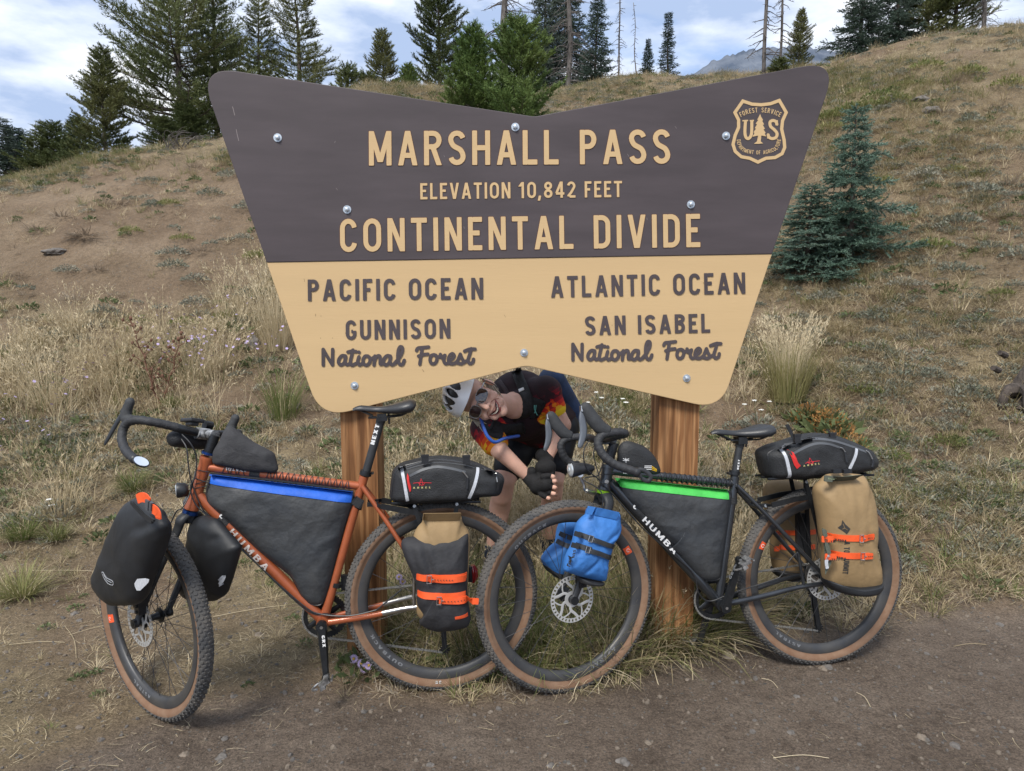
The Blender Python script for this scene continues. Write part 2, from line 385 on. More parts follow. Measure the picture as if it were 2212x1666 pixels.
# mountain far behind, seen between the trees
def make_mountain():
    pts = [(1380, 215), (1440, 190), (1490, 168), (1530, 140), (1575, 122), (1620, 112), (1670, 106), (1720, 104), (1780, 110), (1860, 125), (1960, 150), (2100, 190), (2300, 230)]
    D = 1500.0; rows = []
    n = 160; rng = np.random.RandomState(5)
    px = np.linspace(pts[0][0], pts[-1][0], n); py = np.interp(px, [p[0] for p in pts], [p[1] for p in pts])
    top = np.array([list(onplane((a, b), (0, D, 0), Vector((0, 1, 0)))) for a, b in zip(px, py)])
    top[:, 2] += 6 * rng.rand(n); V = []; m = 40
    for k in range(m + 1):
        t = k / m; row = top.copy(); row[:, 1] -= 700 * t; row[:, 2] = top[:, 2] * (1 - t) ** 0.9 - 30 * t
        row[:, 2] += 30 * (vnoise(row[:, 0], row[:, 1], 0.012, 3) + 0.5 * vnoise(row[:, 0], row[:, 1], 0.04, 4)) * min(1, t * 5) ; V.append(row)
    back = top.copy(); back[:, 1] += 500; back[:, 2] = -50; V.insert(0, back)
    V = np.concatenate(V); i = np.arange(m + 1)[:, None] * n; j = np.arange(n - 1)[None, :]
    F = np.stack([i + j, i + j + 1, i + j + 1 + n, i + j + n], -1).reshape(-1, 4)
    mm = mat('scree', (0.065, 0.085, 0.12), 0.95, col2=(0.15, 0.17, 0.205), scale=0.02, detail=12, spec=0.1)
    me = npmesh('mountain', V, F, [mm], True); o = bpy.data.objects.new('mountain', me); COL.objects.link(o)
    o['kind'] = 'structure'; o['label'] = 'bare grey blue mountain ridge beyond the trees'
make_mountain()
# ---------------------------------------------------------------- plants: colours
TAN = [(0.22, 0.17, 0.10), (0.40, 0.32, 0.19), (0.55, 0.455, 0.295), (0.68, 0.58, 0.40)]
GRN = [(0.065, 0.09, 0.026), (0.115, 0.15, 0.043), (0.18, 0.205, 0.07), (0.30, 0.27, 0.12)]
M['tan_grass'] = leafmat('dry_grass_blade', TAN, 0.75, hscale=0.12)
M['green_grass'] = leafmat('green_grass_blade', GRN, 0.65, hscale=0.12)
M['mixed_grass'] = leafmat('mixed_grass_blade', [GRN[1], (0.16, 0.16, 0.06), TAN[1], TAN[2]], 0.7, hscale=0.2)
M['brown_grass'] = leafmat('brown_grass_blade', [(0.12, 0.088, 0.064), (0.20, 0.155, 0.115), (0.31, 0.255, 0.195), (0.42, 0.36, 0.28)], 0.8, hscale=0.15)
M['sage'] = leafmat('sage_leaf', [(0.09, 0.10, 0.07), (0.15, 0.165, 0.12), (0.23, 0.235, 0.185), (0.30, 0.28, 0.22)], 0.8, transl=0.15)
M['forb'] = leafmat('forb_leaf', [(0.06, 0.085, 0.035), (0.10, 0.13, 0.055), (0.15, 0.18, 0.08)], 0.55)
M['petal'] = mat('lilac_petal', (0.5, 0.4, 0.66), 0.7); M['petal_white'] = mat('white_petal', (0.7, 0.69, 0.64), 0.7); M['petal_eye'] = mat('flower_eye', (0.6, 0.38, 0.05), 0.7)
M['dock'] = leafmat('rust_seed', [(0.2, 0.085, 0.025), (0.32, 0.15, 0.045), (0.4, 0.22, 0.08)], 0.8)
# ---------------------------------------------------------------- plants: blades
def blades(rng, n, h, spread, lean, width, seg=3, curl=0.6, base=0.02, flat=0.0):
    """n tapered curved blades from a common foot: returns V, quads, tris"""
    ang = rng.rand(n) * 2 * np.pi; hh = h[0] + (h[1] - h[0]) * rng.rand(n); ln = lean[0] + (lean[1] - lean[0]) * rng.rand(n)
    ft = base * np.sqrt(rng.rand(n)); d = np.stack([np.cos(ang), np.sin(ang)], 1); side = np.stack([-d[:, 1], d[:, 0]], 1)
    tw = (rng.rand(n) - 0.5) * 1.6; side = side * np.cos(tw)[:, None] + d * np.sin(tw)[:, None]
    Vs = []; cu = curl * (0.4 + rng.rand(n)); swirl = (rng.rand(n) - 0.5) * 1.2
    for k in range(seg + 1):
        t = k / seg; a = ln + cu * t; s = hh * t
        ox = np.sin(ln + cu * t * 0.6) * s; oz = np.cos(ln + cu * t * 0.6) * s * (1 - flat)
        dd = d * np.cos(swirl * t)[:, None] + np.stack([-d[:, 1], d[:, 0]], 1) * np.sin(swirl * t)[:, None]
        c = np.concatenate([d * (ft * 1.0)[:, None] + dd * (ox * spread)[:, None], oz[:, None]], 1)
        if k == seg: Vs.append(c[:, None])
        else:
            w = width * (1 - 0.55 * t) * (0.7 + 0.6 * rng.rand(n)) * 0.5
            o = np.concatenate([side * w[:, None], np.zeros((n, 1))], 1); Vs.append(np.stack([c - o, c + o], 1))
    V = np.concatenate(Vs, 1); per = V.shape[1]; b = (np.arange(n) * per)[:, None]
    Q = np.concatenate([b + np.array([[2 * k, 2 * k + 1, 2 * k + 3, 2 * k + 2]]) for k in range(seg - 1)]) if seg > 1 else np.zeros((0, 4), int)
    T = b + np.array([[2 * (seg - 1), 2 * (seg - 1) + 1, 2 * seg]])
    return V.reshape(-1, 3), Q, T
def leaves(rng, n, rad, zr, size, up=0.5, narrow=0.35):
    """n small pointed leaves scattered through a low dome"""
    a = rng.rand(n) * 2 * np.pi; u = np.sqrt(rng.rand(n)); p = np.stack([np.cos(a) * u * rad, np.sin(a) * u * rad, zr * (1 - u * u) * (0.25 + 0.75 * rng.rand(n)) + 0.005], 1)
    d = np.stack([np.cos(a) + rng.randn(n) * 0.7, np.sin(a) + rng.randn(n) * 0.7, up + rng.rand(n) * 1.2], 1); d /= np.linalg.norm(d, axis=1)[:, None]
    s = np.cross(d, rng.randn(n, 3)); s /= np.linalg.norm(s, axis=1)[:, None]; l = size * (0.6 + 0.8 * rng.rand(n))[:, None]
    V = np.stack([p, p + d * l * 0.5 + s * l * narrow * 0.5, p + d * l, p + d * l * 0.5 - s * l * narrow * 0.5], 1).reshape(-1, 3)
    return V, (np.arange(n) * 4)[:, None] + np.arange(4)[None], np.zeros((0, 3), int)
def heads(rng, n, h, lean, size, base=0.02, nleaf=7):
    """stems with feathery seed heads"""
    Vs = []; Qs = []; o = 0
    V, Q, T = blades(rng, n, h, 1.0, lean, 0.0032, seg=3, curl=0.35, base=base); Vs.append(V); Qs.append(Q); Ts = [T]; o += len(V)
    tips = V.reshape(n, 7, 3); 
    for i in range(n):
        p1 = tips[i, 6]; p0 = (tips[i, 4] + tips[i, 5]) / 2; dd = (p1 - p0); dd /= np.linalg.norm(dd) + 1e-9; m = nleaf
        t = rng.rand(m)[:, None]; q = p1 - dd * size * t; out = rng.randn(m, 3) * 0.35 + dd; out /= np.linalg.norm(out, axis=1)[:, None]
        s = np.cross(out, rng.randn(m, 3)); s /= np.linalg.norm(s, axis=1)[:, None]; l = size * (0.25 + 0.25 * rng.rand(m))[:, None]
        v = np.stack([q, q + out * l * .5 + s * 0.0028, q + out * l, q + out * l * .5 - s * 0.0028], 1).reshape(-1, 3)
        Vs.append(v); Qs.append(o + (np.arange(m) * 4)[:, None] + np.arange(4)[None]); o += len(v)
    return np.concatenate(Vs), np.concatenate(Qs), np.concatenate(Ts)
def join(*parts):
    Vs, Qs, Ts, o = [], [], [], 0
    for V, Q, T in parts: Vs.append(V); Qs.append(Q + o); Ts.append(T + o); o += len(V)
    return np.concatenate(Vs), np.concatenate(Qs), np.concatenate(Ts)
def plantmesh(name, part, m, second=None, m2=None):
    V, Q, T = part
    if second is None: return npmesh(name, V, [Q, T], [m])
    V2, Q2, T2 = second; o = len(V); me = npmesh(name, np.concatenate([V, V2]), [Q, T, Q2 + o, T2 + o], [m, m2])
    k = np.zeros(len(Q) + len(T) + len(Q2) + len(T2), np.int32); k[len(Q) + len(T):] = 1; me.polygons.foreach_set('material_index', k); return me
def flowers(rng, n, h, base, rad, npet=12, lean=(0.05, 0.5)):
    """stems and daisy heads: returns (stems part, petals part)"""
    st = blades(rng, n, h, 1.0, lean, 0.004, seg=2, curl=0.2, base=base); tips = st[0].reshape(n, 5, 3)[:, 4]; Vs = []; Ts = []; o = 0
    for p in tips:
        nrm = np.array([rng.randn() * .3, -0.5 + rng.randn() * .3, 0.8]); nrm /= np.linalg.norm(nrm); u = np.cross(nrm, [1, 0, 0]); u /= np.linalg.norm(u); w = np.cross(nrm, u)
        for k in range(npet):
            a = 2 * np.pi * k / npet; d = u * np.cos(a) + w * np.sin(a); e = -u * np.sin(a) + w * np.cos(a)
            Vs += [p, p + d * rad + e * rad * .2, p + d * rad - e * rad * .2]; Ts.append([o, o + 1, o + 2]); o += 3
    return st, (np.array(Vs), np.zeros((0, 4), int), np.array(Ts))
# ---------------------------------------------------------------- scattering of ground cover nobody could count
def scatter(name, label, P, rz, sc, idx, meshes):
    src = bpy.data.collections.new(name + '_kinds')
    for k, me in enumerate(meshes):
        o = bpy.data.objects.new('kind_%02d' % k, me); src.objects.link(o)
    me = bpy.data.meshes.new(name); me.vertices.add(len(P)); me.vertices.foreach_set('co', np.asarray(P, np.float32).reshape(-1))
    a = me.attributes.new('turn', 'FLOAT_VECTOR', 'POINT'); a.data.foreach_set('vector', np.asarray(rz, np.float32).reshape(-1))
    a = me.attributes.new('size', 'FLOAT', 'POINT'); a.data.foreach_set('value', np.asarray(sc, np.float32))
    a = me.attributes.new('pick', 'INT', 'POINT'); a.data.foreach_set('value', np.asarray(idx, np.int32)); me.update()
    o = bpy.data.objects.new(name, me); COL.objects.link(o)
    ng = bpy.data.node_groups.new(name, 'GeometryNodeTree')
    ng.interface.new_socket('Geometry', in_out='INPUT', socket_type='NodeSocketGeometry'); ng.interface.new_socket('Geometry', in_out='OUTPUT', socket_type='NodeSocketGeometry')
    N = ng.nodes; L = ng.links; gi = N.new('NodeGroupInput'); go = N.new('NodeGroupOutput')
    ip = N.new('GeometryNodeInstanceOnPoints'); ci = N.new('GeometryNodeCollectionInfo'); ci.inputs['Collection'].default_value = src
    ci.inputs['Separate Children'].default_value = True; ci.inputs['Reset Children'].default_value = True
    def at(nm, ty):
        n = N.new('GeometryNodeInputNamedAttribute'); n.data_type = ty; n.inputs['Name'].default_value = nm; return n.outputs['Attribute']
    L.new(gi.outputs[0], ip.inputs['Points']); L.new(ci.outputs[0], ip.inputs['Instance']); ip.inputs['Pick Instance'].default_value = True
    L.new(at('pick', 'INT'), ip.inputs['Instance Index']); L.new(at('size', 'FLOAT'), ip.inputs['Scale'])
    e2r = N.new('FunctionNodeEulerToRotation'); L.new(at('turn', 'FLOAT_VECTOR'), e2r.inputs[0]); L.new(e2r.outputs[0], ip.inputs['Rotation'])
    L.new(ip.outputs[0], go.inputs[0]); mod = o.modifiers.new('scatter', 'NODES'); mod.node_group = ng
    return tag(o, label, kind='stuff')
RNG = np.random.RandomState(11)
def gausszone(px, py, zones):
    v = np.zeros_like(px)
    for cx, cy, rx, ry, a in zones: v = np.maximum(v, a * np.exp(-(((px - cx) / rx) ** 2 + ((py - cy) / ry) ** 2)))
    return v
def make_cover():
    n = 580000
    az = np.radians(RNG.uniform(-52, 52, n)); r = np.sqrt(RNG.uniform(1.5 ** 2, 16.0 ** 2, n)); 
    x = r * np.sin(az); y = r * np.cos(az); z = height(x, y); px, py, d = project(x, y, z)
    inn = (px > -800) & (px < 3000) & (py < 1760)
    # keep the footprints of posts and tyres reasonable: nothing else is cleared
    big = vnoise(x, y, 0.7, 21) + 0.6 * vnoise(x, y, 2.3, 22); 
    up = sstep(-30, 70, roadline(px) + 60 * vnoise(x, y, 2.6, 23) - py)
    bare = sstep(0.0, 0.5, 1 - ((px - 250) / 520) ** 2 - ((py - 490) / (235 - 0.10 * np.clip(px, 0, 500))) ** 2)
    crest = sstep(1.5, 0.3, np.abs(r - np.interp(np.degrees(az), RAZ, RR)) ) * (px < 1000)
    side = (px > 1560)
    dens = up * np.clip(0.36 + 0.9 * big, 0.05, 1) * np.where(side, np.interp(py, [300, 700], [.62, .9]), 0.8)
    dens = dens * (1 - 0.86 * bare * (1 - crest)) 
    # long grass
    tallz = gausszone(px, py, [(330, 800, 230, 120, 1.0), (90, 850, 160, 90, 0.8), (520, 690, 120, 90, 0.7), (1480, 840, 240, 60, 0.8), (1100, 860, 320, 90, .5), (1320, 1220, 300, 140, 1.2), (1000, 1200, 300, 140, 0.8), (1480, 1330, 110, 80, 1.0), (600, 660, 50, 90, 1.0), (2050, 300, 200, 60, .25), (1880, 260, 120, 60, .3)])
    floor_ = sstep(0, 60, roadline(px) - py)
    worn = gausszone(px, py, [(330, 1130, 330, 130, 0.95), (560, 1000, 170, 60, 0.7), (60, 1350, 150, 120, 0.8), (1950, 1250, 150, 80, 0.2), (2150, 1120, 120, 60, 0.25)])
    dens = dens * (1 - worn)
    green = gausszone(px, py, [(1320, 1250, 330, 160, 1.2), (1000, 1250, 250, 120, 0.6), (2000, 1130, 260, 110, 0.35), (1480, 850, 230, 70, .6), (560, 1200, 90, 120, .5), (250, 370, 300, 60, 0.5), (2000, 180, 200, 50, .5), (1830, 170, 100, 40, .7)])
    u = RNG.rand(n); keep = inn & (u < np.clip(dens * (0.9 + tallz) * np.interp(r, [1.5, 4, 8, 16], [0.9, 0.85, 0.5, 0.38]), 0, 1))
    x, y, z, px, py, r, tallz, green, bare, side, d = [a[keep] for a in (x, y, z, px, py, r, tallz, green, bare, side, d)]
    n = len(x); u = RNG.rand(n); w = RNG.rand(n); pat = vnoise(x, y, 1.6, 31) + 0.5 * vnoise(x, y, 5, 32)
    rng = np.random.RandomState(3); kinds = []
    def K(fn, m, reps=3):
        s = len(kinds)
        for _ in range(reps): kinds.append(plantmesh('tuft', fn(), m))
        return s, reps
    kd = K(lambda: blades(rng, 26, (0.06, 0.17), 1.0, (0.15, 1.25), 0.0042, 3, 0.9, 0.035), M['tan_grass'])
    kb = K(lambda: blades(rng, 24, (0.05, 0.13), 1.0, (0.3, 1.4), 0.004, 3, 1.0, 0.04), M['brown_grass'])
    kc = K(lambda: blades(rng, 26, (0.025, 0.08), 1.0, (.9, 1.45), 0.0035, 3, 0.9, 0.12, 0.3), M['tan_grass'])
    kg = K(lambda: blades(rng, 28, (0.07, 0.19), 1.0, (0.05, 0.9), 0.0045, 3, 0.7, 0.04), M['green_grass'])
    kx = K(lambda: blades(rng, 28, (0.08, 0.22), 1.0, (0.05, 0.9), 0.0045, 3, 0.8, 0.045), M['mixed_grass'])
    kt = K(lambda: join(heads(rng, 9, (0.28, 0.46), (0.02, 0.35), 0.075, 0.05), blades(rng, 16, (0.1, 0.28), 1.0, (0.05, 0.7), 0.004, 3, 0.7, 0.05)), M['tan_grass'])
    ks = K(lambda: leaves(rng, 130, 0.09, 0.05, 0.026), M['sage'], 3)
    kf = K(lambda: leaves(rng, 60, 0.08, 0.05, 0.04, 0.3, 0.4), M['forb'], 2)
    idx = np.zeros(n, int)
    def pick(mask, k): idx[mask] = k[0] + (RNG.rand(mask.sum()) * k[1]).astype(int)
    pick(np.ones(n, bool), kd)
    pick(u < 0.30, kb); pick((u > 0.30) & (u < 0.55), kc)
    pick((w < 0.16 + green * 1.1 + 0.35 * np.clip(pat, 0, 1)) & (u > 0.2), kx); pick((w < 0.04 + green * 0.75) & (u > 0.3), kg)
    pick((tallz > 0.25) & (RNG.rand(n) < tallz * 0.30), kt)
    pick((RNG.rand(n) < 0.10 + 0.22 * np.clip(-pat, 0, 1)) & (tallz < 0.5) & (py < 1200), ks); pick((RNG.rand(n) < (0.05 + 0.05 * green) * np.where(side, .35, 1)), kf)
    rz = np.stack([RNG.randn(n) * 0.09, RNG.randn(n) * 0.09, RNG.rand(n) * 6.283], 1)
    sc = RNG.uniform(0.45, 1.0, n) * np.where((py > 1180) & (px < 760), 0.55, 1.0) * np.where(py > 1450, .8, 1) * (1 + 0.35 * np.clip(tallz, 0, 1)) 
    sc = np.where(np.hypot(x - 0.1, y - 3.4) < 0.6, sc * 0.8, sc)
    P = np.stack([x, y, z - 0.004], 1)
    isg = np.isin(idx, list(range(kg[0], kg[0] + kg[1])) + list(range(kx[0], kx[0] + kx[1])) + list(range(kf[0], kf[0] + kf[1])))
    iss = np.isin(idx, range(ks[0], ks[0] + ks[1]))
    for nm, lb, mk in (('green_grass', 'green and yellowing grass tufts growing all over the slope', isg), ('sage_cover', 'low grey green sage leaves spread over the slope', iss), ('dry_grass', 'dry tan grass and straw covering the slope', ~isg & ~iss)):
        scatter(nm, lb, P[mk], rz[mk], sc[mk], idx[mk], kinds)
    print('cover', n)
make_cover()
def make_litter():
    # straw and pebbles lying on the trodden dirt
    n = 9000; az = np.radians(RNG.uniform(-44, 44, n)); r = np.sqrt(RNG.uniform(1.2 ** 2, 4.6 ** 2, n)); x = r * np.sin(az); y = r * np.cos(az); z = height(x, y)
    px, py, d = project(x, y, z); k = (RNG.rand(n) < np.where(px < 700, 0.42, 0.14) * np.where(py > roadline(px) + 60, np.where(px < 500, .4, .2), 1)); x, y, z = x[k], y[k], z[k]; n = len(x)
    rng = np.random.RandomState(8); kinds = []
    for j in range(4): kinds.append(plantmesh('straw', blades(rng, 2, (0.03, 0.13), 1.0, (1.40, 1.52), 0.003, 3, 0.1, 0.12, 0.0), M['tan_grass']))
    rz = np.stack([RNG.randn(n) * 0.05, RNG.randn(n) * 0.05, RNG.rand(n) * 6.28], 1)
    scatter('straw_litter', 'loose dry straw lying on the bare dirt', np.stack([x, y, z + 0.002], 1), rz, RNG.uniform(0.25, .8, n), (RNG.rand(n) * 4).astype(int), kinds)
    n = 8000; az = np.radians(RNG.uniform(-46, 46, n)); r = np.sqrt(RNG.uniform(1.0, 5.0 ** 2, n)); x = r * np.sin(az); y = r * np.cos(az); z = height(x, y)
    ms = [rockmesh('pebble', 10 + j, 0.5, M['stone' if j % 2 else 'stone_tan'], 1) for j in range(4)]
    rz = RNG.rand(n, 3) * 6.28; sc = 0.003 + 0.010 * RNG.rand(n) ** 6
    scatter('gravel', 'small grey and tan pebbles in the brown dirt', np.stack([x, y, z + sc * 0.1], 1), rz, sc * 2, (RNG.rand(n) * 4).astype(int), ms)
def rockmesh(name, seed, r, m, sub=2):
    bm = bmesh.new(); bmesh.ops.create_icosphere(bm, subdivisions=sub, radius=r); 
    for v in bm.verts:
        nn = noise.noise(v.co * (1.3 / r) + Vector((seed * 7.1, 3, 1))); n2 = noise.noise(v.co * (3.1 / r) + Vector((seed, 9, 4)))
        v.co *= 1 + 0.38 * nn + 0.14 * n2; v.co.z *= 0.72
    me = bpy.data.meshes.new(name); bm.to_mesh(me); bm.free(); me.materials.append(m); return me
M['stone'] = mat('grey_stone', (0.145, 0.132, 0.12), 0.9, var=0.35, scale=18, bump=0.5, bscale=40, spec=0.2)
M['stone_tan'] = mat('tan_stone', (0.2, 0.165, 0.13), 0.9, var=0.3, scale=18, bump=0.5, bscale=40, spec=0.2)
M['pebble_pale'] = mat('pale_stone', (0.34, 0.31, 0.27), 0.9, var=0.2, scale=20)
make_litter()
# ---------------------------------------------------------------- stroke lettering
def arc(cx, cy, rx, ry, a0, a1, n=10):
    return [(cx + rx * math.cos(R_(a0 + (a1 - a0) * i / n)), cy + ry * math.sin(R_(a0 + (a1 - a0) * i / n))) for i in range(n + 1)]
def glyphs(t):
    """capitals of unit height: width and strokes; 'D' strokes are diagonals cut level at top and foot"""
    h = t / 2; G = {}
    def bar(x, a=0.0, b=1.0): return ('S', [(x, a), (x, b)])
    def hor(y, a, b): return ('S', [(a, y), (b, y)])
    w = .58; G['A'] = (w, [('D', (h, 0), (w / 2 - t * .02, 1)), ('D', (w - h, 0), (w / 2 + t * .02, 1)), hor(.29, .13, w - .13)])
    w = .5; G['B'] = (w, [bar(h), ('S', [(t, 1 - h), (w - .24, 1 - h)] + arc(w - .24, .765, .24 - h, .235 - h, 90, -90)[1:] + [(t, .53)]), ('S', [(t, .525), (w - .24, .525)] + arc(w - .25, .265 + h / 2, .25 - h, .265 - h / 2, 90, -90)[1:] + [(t, h)])])
    w = .53; G['C'] = (w, [('S', arc(w / 2, .7, w / 2 - h, .3 - h, 8, 180) + arc(w / 2, .3, w / 2 - h, .3 - h, 180, 352))])
    w = .52; G['D'] = (w, [bar(h), ('S', [(t, 1 - h), (w - .27, 1 - h)] + arc(w - .27, .72, .27 - h, .28 - h, 90, 0)[1:] + arc(w - .27, .28, .27 - h, .28 - h, 0, -90) + [(t, h)])])
    w = .44; G['E'] = (w, [bar(h), hor(1 - h, t, w), hor(.52, t, w * .82), hor(h, t, w)])
    w = .42; G['F'] = (w, [bar(h), hor(1 - h, t, w), hor(.5, t, w * .8)])
    w = .53; G['G'] = (w, [('S', arc(w / 2, .7, w / 2 - h, .3 - h, 12, 180) + arc(w / 2, .3, w / 2 - h, .3 - h, 180, 360) + [(w - h, .46)]), hor(.43, w * .52, w - t)])
    w = .54; G['H'] = (w, [bar(h), bar(w - h), hor(.5, t, w - t)])
    G['I'] = (t, [bar(h)])
    w = .5; G['K'] = (w, [bar(h), ('D', (t + .02, .35), (w - h, 1)), ('D', (w - h, 0), (t + .1, .55))])
    w = .44; G['L'] = (w, [bar(h), hor(h, t, w)])
    w = .68; G['M'] = (w, [bar(h), bar(w - h), ('D', (w / 2, .1), (h, 1)), ('D', (w / 2, .1), (w - h, 1))])
    w = .54; G['N'] = (w, [bar(h), bar(w - h), ('D', (w - h, 0), (h, 1))])
    w = .56; G['O'] = (w, [('C', arc(w / 2, .69, w / 2 - h, .31 - h, 0, 180) + arc(w / 2, .31, w / 2 - h, .31 - h, 180, 360))])
    w = .5; G['P'] = (w, [bar(h), ('S', [(t, 1 - h), (w - .25, 1 - h)] + arc(w - .25, .72, .25 - h, .28 - h, 90, -90)[1:] + [(t, .44 + h)])])
    w = .53; G['R'] = (w, [bar(h), ('S', [(t, 1 - h), (w - .26, 1 - h)] + arc(w - .26, .73, .26 - h, .27 - h, 90, -90)[1:] + [(t, .46 + h)]), ('D', (w - h, 0), (w * .52, .5))])
    w = .52; G['S'] = (w, [('S', arc(w / 2, .745, w / 2 - h, .255 - h, 12, 200) + catm2([(h + .02, .66), (w * .32, .555), (w * .68, .45), (w - h - .02, .345)]) + arc(w / 2, .255, w / 2 - h, .255 - h, 20, -168))])
    w = .5; G['T'] = (w, [bar(w / 2, 0, 1 - t), hor(1 - h, 0, w)])
    w = .54; G['U'] = (w, [('S', [(h, 1)] + arc(w / 2, .29, w / 2 - h, .29 - h, 180, 360) + [(w - h, 1)])])
    w = .56; G['V'] = (w, [('D', (w / 2 - .01, 0), (h, 1)), ('D', (w / 2 + .01, 0), (w - h, 1))])
    w = .55; G['X'] = (w, [('D', (h, 0), (w - h, 1)), ('D', (w - h, 0), (h, 1))])
    w = .3; G['1'] = (w, [bar(w - h - .03), ('D', (.0, .72), (w - h - .04, .98))])
    w = .54; G['0'] = (w, [('C', arc(w / 2, .7, w / 2 - h, .3 - h, 0, 180) + arc(w / 2, .3, w / 2 - h, .3 - h, 180, 360))])
    w = .52; G['2'] = (w, [('S', arc(w / 2, .72, w / 2 - h, .28 - h, 170, -25) + [(w * .45, .3), (h + .02, .14), (h, h)]), hor(h, t, w)])
    w = .56; G['4'] = (w, [bar(w * .7), hor(.27, t * .3, w), ('D', (h, .3), (w * .66, 1))])
    w = .53; G['8'] = (w, [('C', arc(w / 2, .75, w / 2 - h - .02, .25 - h, 0, 360, 16)[:-1]), ('C', arc(w / 2, .27, w / 2 - h, .27 - h, 0, 360, 16)[:-1])])
    w = .5; G['3'] = (w, [('S', arc(w / 2, .74, w / 2 - h, .26 - h, 165, -80)), ('S', arc(w / 2, .27, w / 2 - h, .27 - h, 85, -165))])
    w = .48; G['5'] = (w, [hor(1 - h, t, w), ('S', [(h, 1), (h, .55)]), ('S', [(t, .56)] + arc(w / 2, .3, w / 2 - h, .3 - h, 80, -165))])
    G[','] = (t, [('D', (h - .07, -.16), (h, t))])
    return G
def catm2(p): return [(v.x, v.y) for v in catmull([(a, b, 0) for a, b in p], 4)]
def ribbon2d(pts, t, closed=False, round_ends=False):
    """flat outline strip along a 2-D path: lists of left and right points"""
    P = [Vector((p[0], p[1])) for p in pts]; n = len(P); L, Rr = [], []
    for i in range(n):
        a = P[i - 1] if (i > 0 or closed) else None; b = P[(i + 1) % n] if (i < n - 1 or closed) else None
        d1 = (P[i] - a).normalized() if a is not None and (P[i] - a).length > 1e-9 else None
        d2 = (b - P[i]).normalized() if b is not None and (b - P[i]).length > 1e-9 else None
        if d1 is None: d1 = d2
        if d2 is None: d2 = d1
        tt = (d1 + d2); tt = tt.normalized() if tt.length > 1e-6 else d1
        nn = Vector((-tt.y, tt.x)); k = max(0.5, nn.dot(Vector((-d1.y, d1.x)))); L.append(P[i] + nn * (t / 2 / k)); Rr.append(P[i] - nn * (t / 2 / k))
    if not closed:
        for end in (0, -1):
            d = (P[0] - P[1]).normalized() if end == 0 else (P[-1] - P[-2]).normalized()
            steps = [(0.35, 0.94), (0.75, 0.66), (1.0, 0.25)] if round_ends else [(0.0, 1.0), (0.10, 0.94), (0.14, 0.72)]
            if not round_ends:                            # keep the stroke's full length, soften only the corners
                a, c = (L[end] + Rr[end]) / 2, None; L[end] = L[end] - d * (0.14 * t); Rr[end] = Rr[end] - d * (0.14 * t); base = (L[end] + Rr[end]) / 2
            else: base = (L[end] + Rr[end]) / 2
            hl = (L[end] - Rr[end]) / 2
            add = [(base + d * (s * t * (0.5 if round_ends else 1.0)) + hl * q, base + d * (s * t * (0.5 if round_ends else 1.0)) - hl * q) for s, q in (steps if round_ends else steps[1:])]
            for l, r in add:
                if end == 0: L.insert(0, l); Rr.insert(0, r)
                else: L.append(l); Rr.append(r)
    return L, Rr
def strip_mesh(mb, L, Rr, mapf, z, depth, closed=False, mi=0, dz=0.0):
    """raised strip: top surface and side walls; mapf(x, y, z) -> world point"""
    n = len(L); vs = []
    for i in range(n):
        zz = z + dz * i; vs += [mapf(L[i].x, L[i].y, zz), mapf(Rr[i].x, Rr[i].y, zz), mapf(L[i].x, L[i].y, z - depth), mapf(Rr[i].x, Rr[i].y, z - depth)]
    fs = []
    for i in range(n if closed else n - 1):
        a = 4 * i; b = 4 * ((i + 1) % n); fs += [(a, b, b + 1, a + 1), (a, a + 2, b + 2, b), (a + 1, b + 1, b + 3, a + 3)]
    if not closed:
        e = 4 * (n - 1); fs += [(0, 1, 3, 2), (e, e + 2, e + 3, e + 1)]
    mb.add(vs, fs, mi)
def glyph_mesh(mb, strokes, t, mapf, z, depth, mi=0, grow=0.0, dz=0.00004):
    tt = t + grow
    for k, s in enumerate(strokes):
        zz = z + k * dz
        if s[0] == 'D':
            (x0, y0), (x1, y1) = s[1], s[2]; hw = tt / 2 * math.hypot(x1 - x0, y1 - y0) / abs(y1 - y0) if abs(y1 - y0) > .3 else tt * .6
            g = grow / 2; m = (x1 - x0) / (y1 - y0); a0, b0, a1, b1 = x0 - m * g, y0 - g, x1 + m * g, y1 + g; c = 0.12 * t
            L = [Vector((a0 - hw * .86, b0)), Vector((a0 - hw + m * c, b0 + c)), Vector((a1 - hw - m * c, b1 - c)), Vector((a1 - hw * .86, b1))]
            Rr = [Vector((a0 + hw * .86, b0)), Vector((a0 + hw + m * c, b0 + c)), Vector((a1 + hw - m * c, b1 - c)), Vector((a1 + hw * .86, b1))]
            strip_mesh(mb, L, Rr, mapf, zz, depth, mi=mi)
        else:
            P = s[1]
            if grow and s[0] == 'S':
                P = [Vector(p) for p in P]; P[0] = P[0] + (P[0] - P[1]).normalized() * grow / 2; P[-1] = P[-1] + (P[-1] - P[-2]).normalized() * grow / 2
            L, Rr = ribbon2d(P, tt, s[0] == 'C'); strip_mesh(mb, L, Rr, mapf, zz, depth, s[0] == 'C', mi)
